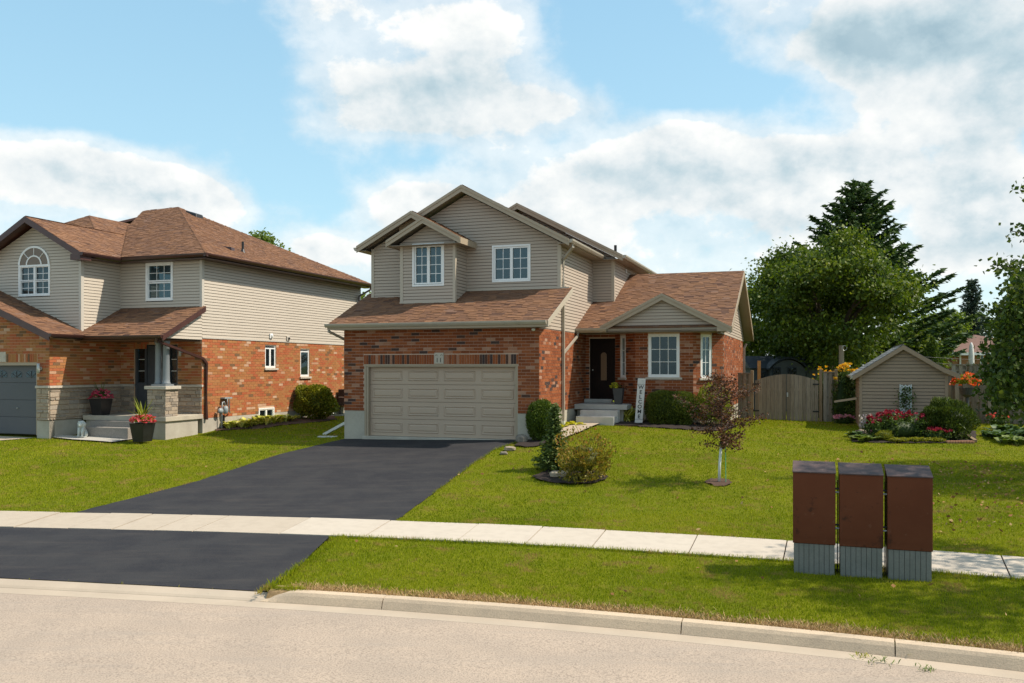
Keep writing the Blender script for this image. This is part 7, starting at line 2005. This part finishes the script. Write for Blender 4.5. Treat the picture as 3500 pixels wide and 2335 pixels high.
# leaning timber by the wing corner and the old wooden post with wires
q = hw(11.55, 13.6, .1); mb = MB(); mb.box(q[0] - .10, q[0] + .03, q[1], q[1] + .05, .0, 2.35); tag(mb.build('cedar_board', 'fresh_wood'), 'orange cedar board standing just right of the wing corner', 'board')
Yq = 36; q = atY(2876, 1250, Yq); mb = MB(); mb.tube([(q[0], Yq, 0), (q[0], Yq, atY(0, 1181, Yq)[2])], [.11, .10], 12); up_l = thing('utility_post', (q[0], Yq, 0), 'short weathered wooden utility post behind the yellow flowers', 'post'); mb.build('post', 'old_pole', up_l)
mb = MB(); A = atY(2893, 1190, Yq)
mb.tube([(A[0] - .12 + .1 * math.cos(a), Yq - .1, A[2] + .1 * math.sin(a)) for a in [2 * math.pi * k / 12 for k in range(13)]], .010, 5); mb.build('insulator_ring', 'galvanised', up_l)
for z_, e in ((1186, (3700, 1215)), (1197, (3700, 1245))):
    a = atY(2880, z_, Yq); b = atY(e[0], e[1], 40); mid = [(a[0] + (b[0] - a[0]) * k / 6, a[1] + (b[1] - a[1]) * k / 6, a[2] + (b[2] - a[2]) * k / 6 - .35 * math.sin(math.pi * k / 6)) for k in range(7)]
    mb = MB(); mb.tube(mid, .004, 4); mb.build('wire', 'black_metal', up_l)

# ------------------------------------------------------------------ trees
def T(px, py, Yd): p = atY(px, py, Yd); return p
c = T(2832, 1058, 40.5); broadleaf('maple_tree', 'big round dark green maple behind the garden gate', (c[0], 40.5, .1), c, (3.15, 4.0, 2.85), 'leaf_maple', 170, 330, .16, 201, .26, clump=1.0, fill=.55)
tb = T(2920, 1250, 50); spruce('spruce_tree', 'tall dark spruce towering behind the maple', (tb[0], 50, .1), T(0, 628, 50)[2], 6.4, 'needle_spruce', 202, z0=2.0, whorl=.50, nb_=13, tuft=.50, leaders=2, droop=.05, dens=.8)
tb = T(3322, 1250, 62); spruce('blue_spruce', 'slim blue-green spruce far right beyond the brown roof', (tb[0], 62, .1), T(0, 962, 62)[2], 1.75, 'needle_blue', 203, z0=1.2, whorl=.36, nb_=10, tuft=.40, dens=.9)
c = T(2600, 1090, 47); broadleaf('pale_tree', 'lighter green tree showing between the wing roof and the maple', (c[0], 47, .1), c, (1.5, 1.5, 1.9), 'leaf_maple_light', 46, 110, .18, 204, .14, clump=.6)
c = T(3205, 1150, 56); broadleaf('leafy_tree', 'bright leafy tree right of the maple above the shed roof', (c[0], 56, .1), c, (1.7, 1.8, 1.3), 'leaf_maple_light', 50, 110, .22, 205, .15, clump=.8)
c = T(3090, 1225, 47); broadleaf('leafy_tree', 'low dark tree just behind the shed ridge', (c[0], 47, .1), c, (2.0, 1.6, 1.3), 'leaf_maple', 70, 110, .20, 206, .15, clump=.8)
c = T(3400, 1190, 66); broadleaf('leafy_tree', 'far tree behind the brown bungalow roof', (c[0], 66, .1), c, (3.6, 2.5, 2.6), 'leaf_maple', 70, 90, .26, 207, .2, clump=1.0)
tb = T(3186, 1270, 44); bush('cone_cedar', 'dark conical cedar standing above the shed roof slope', 'shrub', (tb[0], 44, .1), .95, T(0, 1152, 44)[2] - .1, 'leaf_cedar', 4200, .12, seed=208, amp=.06, sq=1.6)
c = T(2700, 1240, 45); broadleaf('leafy_tree', 'shady tree filling the gap behind the play cottage', (c[0], 45, .1), c, (3.4, 1.6, 2.2), 'leaf_maple', 80, 110, .20, 213, .15, clump=.9)
c = T(905, 835, 70); broadleaf('distant_tree', 'yellow-green treetop peeping over the left house roof', (c[0], 70, .1), (c[0], 70, c[2] - 1.2), (1.5, 1.5, 2.0), 'leaf_maple_light', 34, 90, .26, 209, .15, clump=.7)
c = T(1245, 1050, 58); broadleaf('distant_tree', 'green tree visible between the two houses', (c[0], 58, .1), (c[0], 58, c[2] - 1.0), (1.9, 1.6, 2.2), 'leaf_maple_light', 44, 90, .22, 210, .15, clump=.8)
# the lawn tree at the right edge: crown mass with a few long boughs reaching into view
r = np.random.default_rng(211)
tx, ty = 14.6, 20.2; tzb = gz(tx, ty)
rt2 = thing('linden_tree', (tx, ty, tzb), 'leafy tree whose branches hang into view at the right edge', 'tree')
boughs = [((3490, 650), 20), ((3452, 790), 20.2), ((3392, 905), 19.6), ((3368, 1060), 19.8), ((3345, 1195), 20.1), ((3335, 1270), 19.9), ((3352, 1345), 20.2), ((3376, 1405), 20), ((3440, 1130), 20.5), ((3470, 1020), 20.6)]
Cl = []
for (pxy, yy) in boughs:
    tip = np.array(atY(pxy[0], pxy[1], yy)); root_ = np.array([tx - .4, ty, max(tzb + 1.9, tip[2] - .9)])
    L_ = np.linalg.norm(tip - root_)
    mid = root_ + (tip - root_) * .55 + np.array([0, 0, .25])
    mb = MB(); mb.tube([tuple(root_), tuple(mid), tuple(tip)], [.05, .025, .008], 6); mb.build('bough', 'bark', rt2, True)
    n = int(95 * L_); s = r.random(n) ** .7
    base_ = np.where(s[:, None] < .55, root_ + (mid - root_) * (s / .55)[:, None], mid + (tip - mid) * ((s - .55) / .45)[:, None])
    Cl.append(base_ + r.normal(size=(n, 3)) * np.array([.11, .16, .11]))
# hanging leaf masses, filled between the boughs
for k in range(120):
    py = r.uniform(930, 1425); lim = np.interp(py, [900, 980, 1080, 1180, 1280, 1360, 1440], [3490, 3465, 3435, 3405, 3395, 3412, 3445])
    px = lim + abs(r.normal()) * 70; c = np.array(atY(px, py, r.uniform(19.0, 21.2))); m_ = 46
    Cl.append(c + r.normal(size=(m_, 3)) * np.array([.17, .2, .20]))
n = 14000; d = unit(r.normal(size=(n, 3))); Cl.append(np.array([tx + .7, ty, tzb + 4.6]) + d * np.array([2.4, 2.6, 3.4]) * (.45 + .55 * r.random(n)[:, None] ** .5))
Cl = np.concatenate(Cl)
Cl = Cl[Cl[:, 2] > tzb + .80]
leaf_mesh('crown', Cl, r.normal(size=Cl.shape) + np.array([0, 0, -.6]), .12 * r.uniform(.6, 1.25, len(Cl)), .10 * r.uniform(.7, 1.2, len(Cl)), r.random(len(Cl)), 'leaf_street', rt2)
mb = MB(); mb.tube([(tx, ty, tzb - .2), (tx - .05, ty, tzb + 1.2), (tx - .1, ty, tzb + 3.2), (tx, ty, tzb + 6.6)], [.19, .15, .11, .03], 10); mb.build('trunk', 'bark', rt2, True)
# a boulevard tree just out of view, whose shade lies across the verge at the right
q = (10.6, 12.2, gz(10.6, 12.2)); broadleaf('boulevard_tree', 'boulevard tree beyond the right edge shading the verge', q, (q[0], q[1], q[2] + 4.9), (2.3, 2.2, 1.9), 'leaf_street', 70, 80, .14, 212, .13, clump=.7)

# ------------------------------------------------------------------ turf blades, fallen leaves, verge debris
def uv_arr(X, Y): return X * UX + Y * UY - U0, X * VX + Y * VY - CV
def open_lawn(X, Y):
    ok = np.ones(X.shape, bool)
    for P in (WALK_POLY, DRIVE_POLY, AP_POLY, PADP, LD, WK): ok &= ~inpoly(X, Y, P)
    for P in BEDS: ok &= ~inpoly(X, Y, P)
    ok &= ~inpoly(X, Y + .09, AP_POLY)
    u, v = uv_arr(X, Y)
    for (a, b, c_, d) in ((-.05, 6.3, -.05, 13), (6.2, 11, 3.0, 14), (-17, A_ + .06, B_ - .3, 12), (-17, UG + .02, VG - .05, 1), (-8.8, A_ + .08, -2.2, 1), (SU, SU + SW_, SV, SV + SD_)): ok &= ~((u > a) & (u < b) & (v > c_) & (v < d))
    ok &= Y > normal_off(road_edge, X, .50)[1] + np.where((X > XK0) & (X < 6.2), np.maximum(0, .10 + .09 * np.sin(X * 2.3) + .06 * np.sin(X * 6.1 + 1)), 0) + RNG.normal(size=X.shape) * .03
    return ok
VB, FB, TB = [], [], []
nvert = 0
def add_blades(X, Y, h, w_, tone, lean=.5):
    global nvert
    n = len(X); Z_ = ground(X, Y); a = RNG.uniform(0, 6.283, n); b = RNG.uniform(0, 6.283, n)
    l_ = h * RNG.uniform(0, lean, n)
    P0 = np.stack([X - np.cos(a) * w_ / 2, Y - np.sin(a) * w_ / 2, Z_ - .004], 1); P1 = np.stack([X + np.cos(a) * w_ / 2, Y + np.sin(a) * w_ / 2, Z_ - .004], 1)
    P2 = np.stack([X + np.cos(b) * l_, Y + np.sin(b) * l_, Z_ + h], 1)
    VB.append(np.stack([P0, P1, P2], 1).reshape(-1, 3)); FB.append(np.arange(n * 3).reshape(n, 3) + nvert); TB.append(tone); nvert += n * 3
for (y0, y1, dens, h, w_) in ((9, 13, 2600, .034, .011), (13, 17, 1900, .034, .013), (17, 23, 1000, .036, .017), (23, 30, 520, .038, .024), (30, 36, 300, .042, .03)):
    xl = .60 * y1 + 5; area = 2 * xl * (y1 - y0); n = int(area * dens)
    X = RNG.uniform(-xl, xl, n); Y_ = RNG.uniform(y0, y1, n)
    k = (np.abs(X) < .60 * Y_ + np.where(X > 0, 4.5, 2.0)); X, Y_ = X[k], Y_[k]
    k = open_lawn(X, Y_); X, Y_ = X[k], Y_[k]
    add_blades(X, Y_, h * RNG.uniform(.5, 1.35, len(X)), w_ * RNG.uniform(.7, 1.3, len(X)), RNG.random(len(X)))
# longer fringe where the turf overhangs paving
def fringe(P, Q, n, h=.075, sp=.035):
    P = np.array(P); Q = np.array(Q); s = RNG.random(n)
    X = P[0] + (Q[0] - P[0]) * s + RNG.normal(size=n) * sp; Y_ = P[1] + (Q[1] - P[1]) * s + RNG.normal(size=n) * sp
    add_blades(X, Y_, h * RNG.uniform(.4, 1.2, n), .012 * RNG.uniform(.7, 1.3, n), RNG.random(n), .9)
wx = np.linspace(-13, 9, 60)
for dd, nn_ in ((.03, 120), (-walk_w - .02, 170)):
    a, b = normal_off(walk_far, wx, dd)
    for i in range(59):
        m_ = np.array([(a[i] + a[i + 1]) / 2]), np.array([(b[i] + b[i + 1]) / 2])
        if not (inpoly(m_[0], m_[1] + .12, DRIVE_POLY)[0] or inpoly(m_[0], m_[1] - .12, AP_POLY)[0]): fringe((a[i], b[i]), (a[i + 1], b[i + 1]), nn_)
for P in (DRIVE_POLY[:4], DRIVE_POLY[-4:], [wp(1175, 1836), wp(1040, 1922), wp(878, 2030)]):
    for i in range(len(P) - 1): fringe(P[i], P[i + 1], 420, .06, .03)
fringe(normal_off(road_edge, XK0 - .02, .50), normal_off(road_edge, XK0 + .55, .52), 700, .085, .035)
grass = stuff(arr_mesh('grass', np.concatenate(VB), np.concatenate(FB), 'grass_blade', None, np.concatenate(TB)))
grass['label'] = 'short mown yellow-green grass of the lawns and verge'; grass['category'] = 'grass'
VB, FB, TB = [], [], []; nvert = 0
kx_ = np.linspace(XK0 + .25, 7.5, 90)
for i in range(89):
    wgt = .35 + .65 * (math.sin(i * .37) * .5 + .5) * (1 if i < 70 else .3)
    n = int(520 * wgt); a, b = normal_off(road_edge, np.full(n, kx_[i]) + RNG.uniform(0, kx_[1] - kx_[0], n), .51 + np.abs(RNG.normal(size=n)) * .15)
    add_blades(a, b, .045 * RNG.uniform(.4, 1.3, n), .012 * RNG.uniform(.7, 1.4, n), RNG.random(n), 1.6)
ss0 = normal_off(road_edge, kx_, .49); ss1 = normal_off(road_edge, kx_, .49 + .10 + .08 * np.sin(kx_ * 2.3) + .05 * np.sin(kx_ * 6.1 + 1))
struct(sheet('verge_edge', list(zip(ss0[0].tolist(), ss0[1].tolist())) + list(zip(ss1[0].tolist(), ss1[1].tolist()))[::-1], 'straw', .012, step=.3, rag=.01))
dry = stuff(arr_mesh('dry_grass', np.concatenate(VB), np.concatenate(FB), 'dry_grass', None, np.concatenate(TB)))
dry['label'] = 'strip of scorched straw-coloured grass along the back of the kerb'; dry['category'] = 'grass'
n = 520; X = RNG.uniform(7.2, 12.5, n); Y_ = RNG.uniform(15.2, 22.5, n)
n2 = 120; X = np.concatenate([X, RNG.uniform(-9, 10, n2)]); Y_ = np.concatenate([Y_, RNG.uniform(10.5, 24, n2)])
k = open_lawn(X, Y_); X, Y_ = X[k], Y_[k]
Cn = np.stack([X, Y_, ground(X, Y_) + .045], 1); dr_ = RNG.normal(size=Cn.shape); dr_[:, 2] *= .3
lit_ = stuff(leaf_mesh('leaf_litter', Cn, dr_, .085 * RNG.uniform(.5, 1.3, len(X)), .055 * RNG.uniform(.6, 1.2, len(X)), RNG.random(len(X)), 'dead_leaf'))
lit_['label'] = 'fallen brown leaves scattered on the shaded lawn'; lit_['category'] = 'leaves'
for i, (px, py, lb, s) in enumerate(((3012, 2262, 'green weed tuft in the gutter joint below the mailbox', .10), (3170, 2290, 'small weed in the gutter crack near the right edge', .06), (2950, 2245, 'dry weed patch in the gutter seam left of the green tuft', .05))):
    p = atz(px, py, Z_ROAD + .01); blades('gutter_weed', lb, 'weed', p, 26, s, .012, 'leaf_hosta' if i < 2 else 'leaf_gold', .22 if i == 0 else .1, seed=300 + i, arch=.4, part='blade')
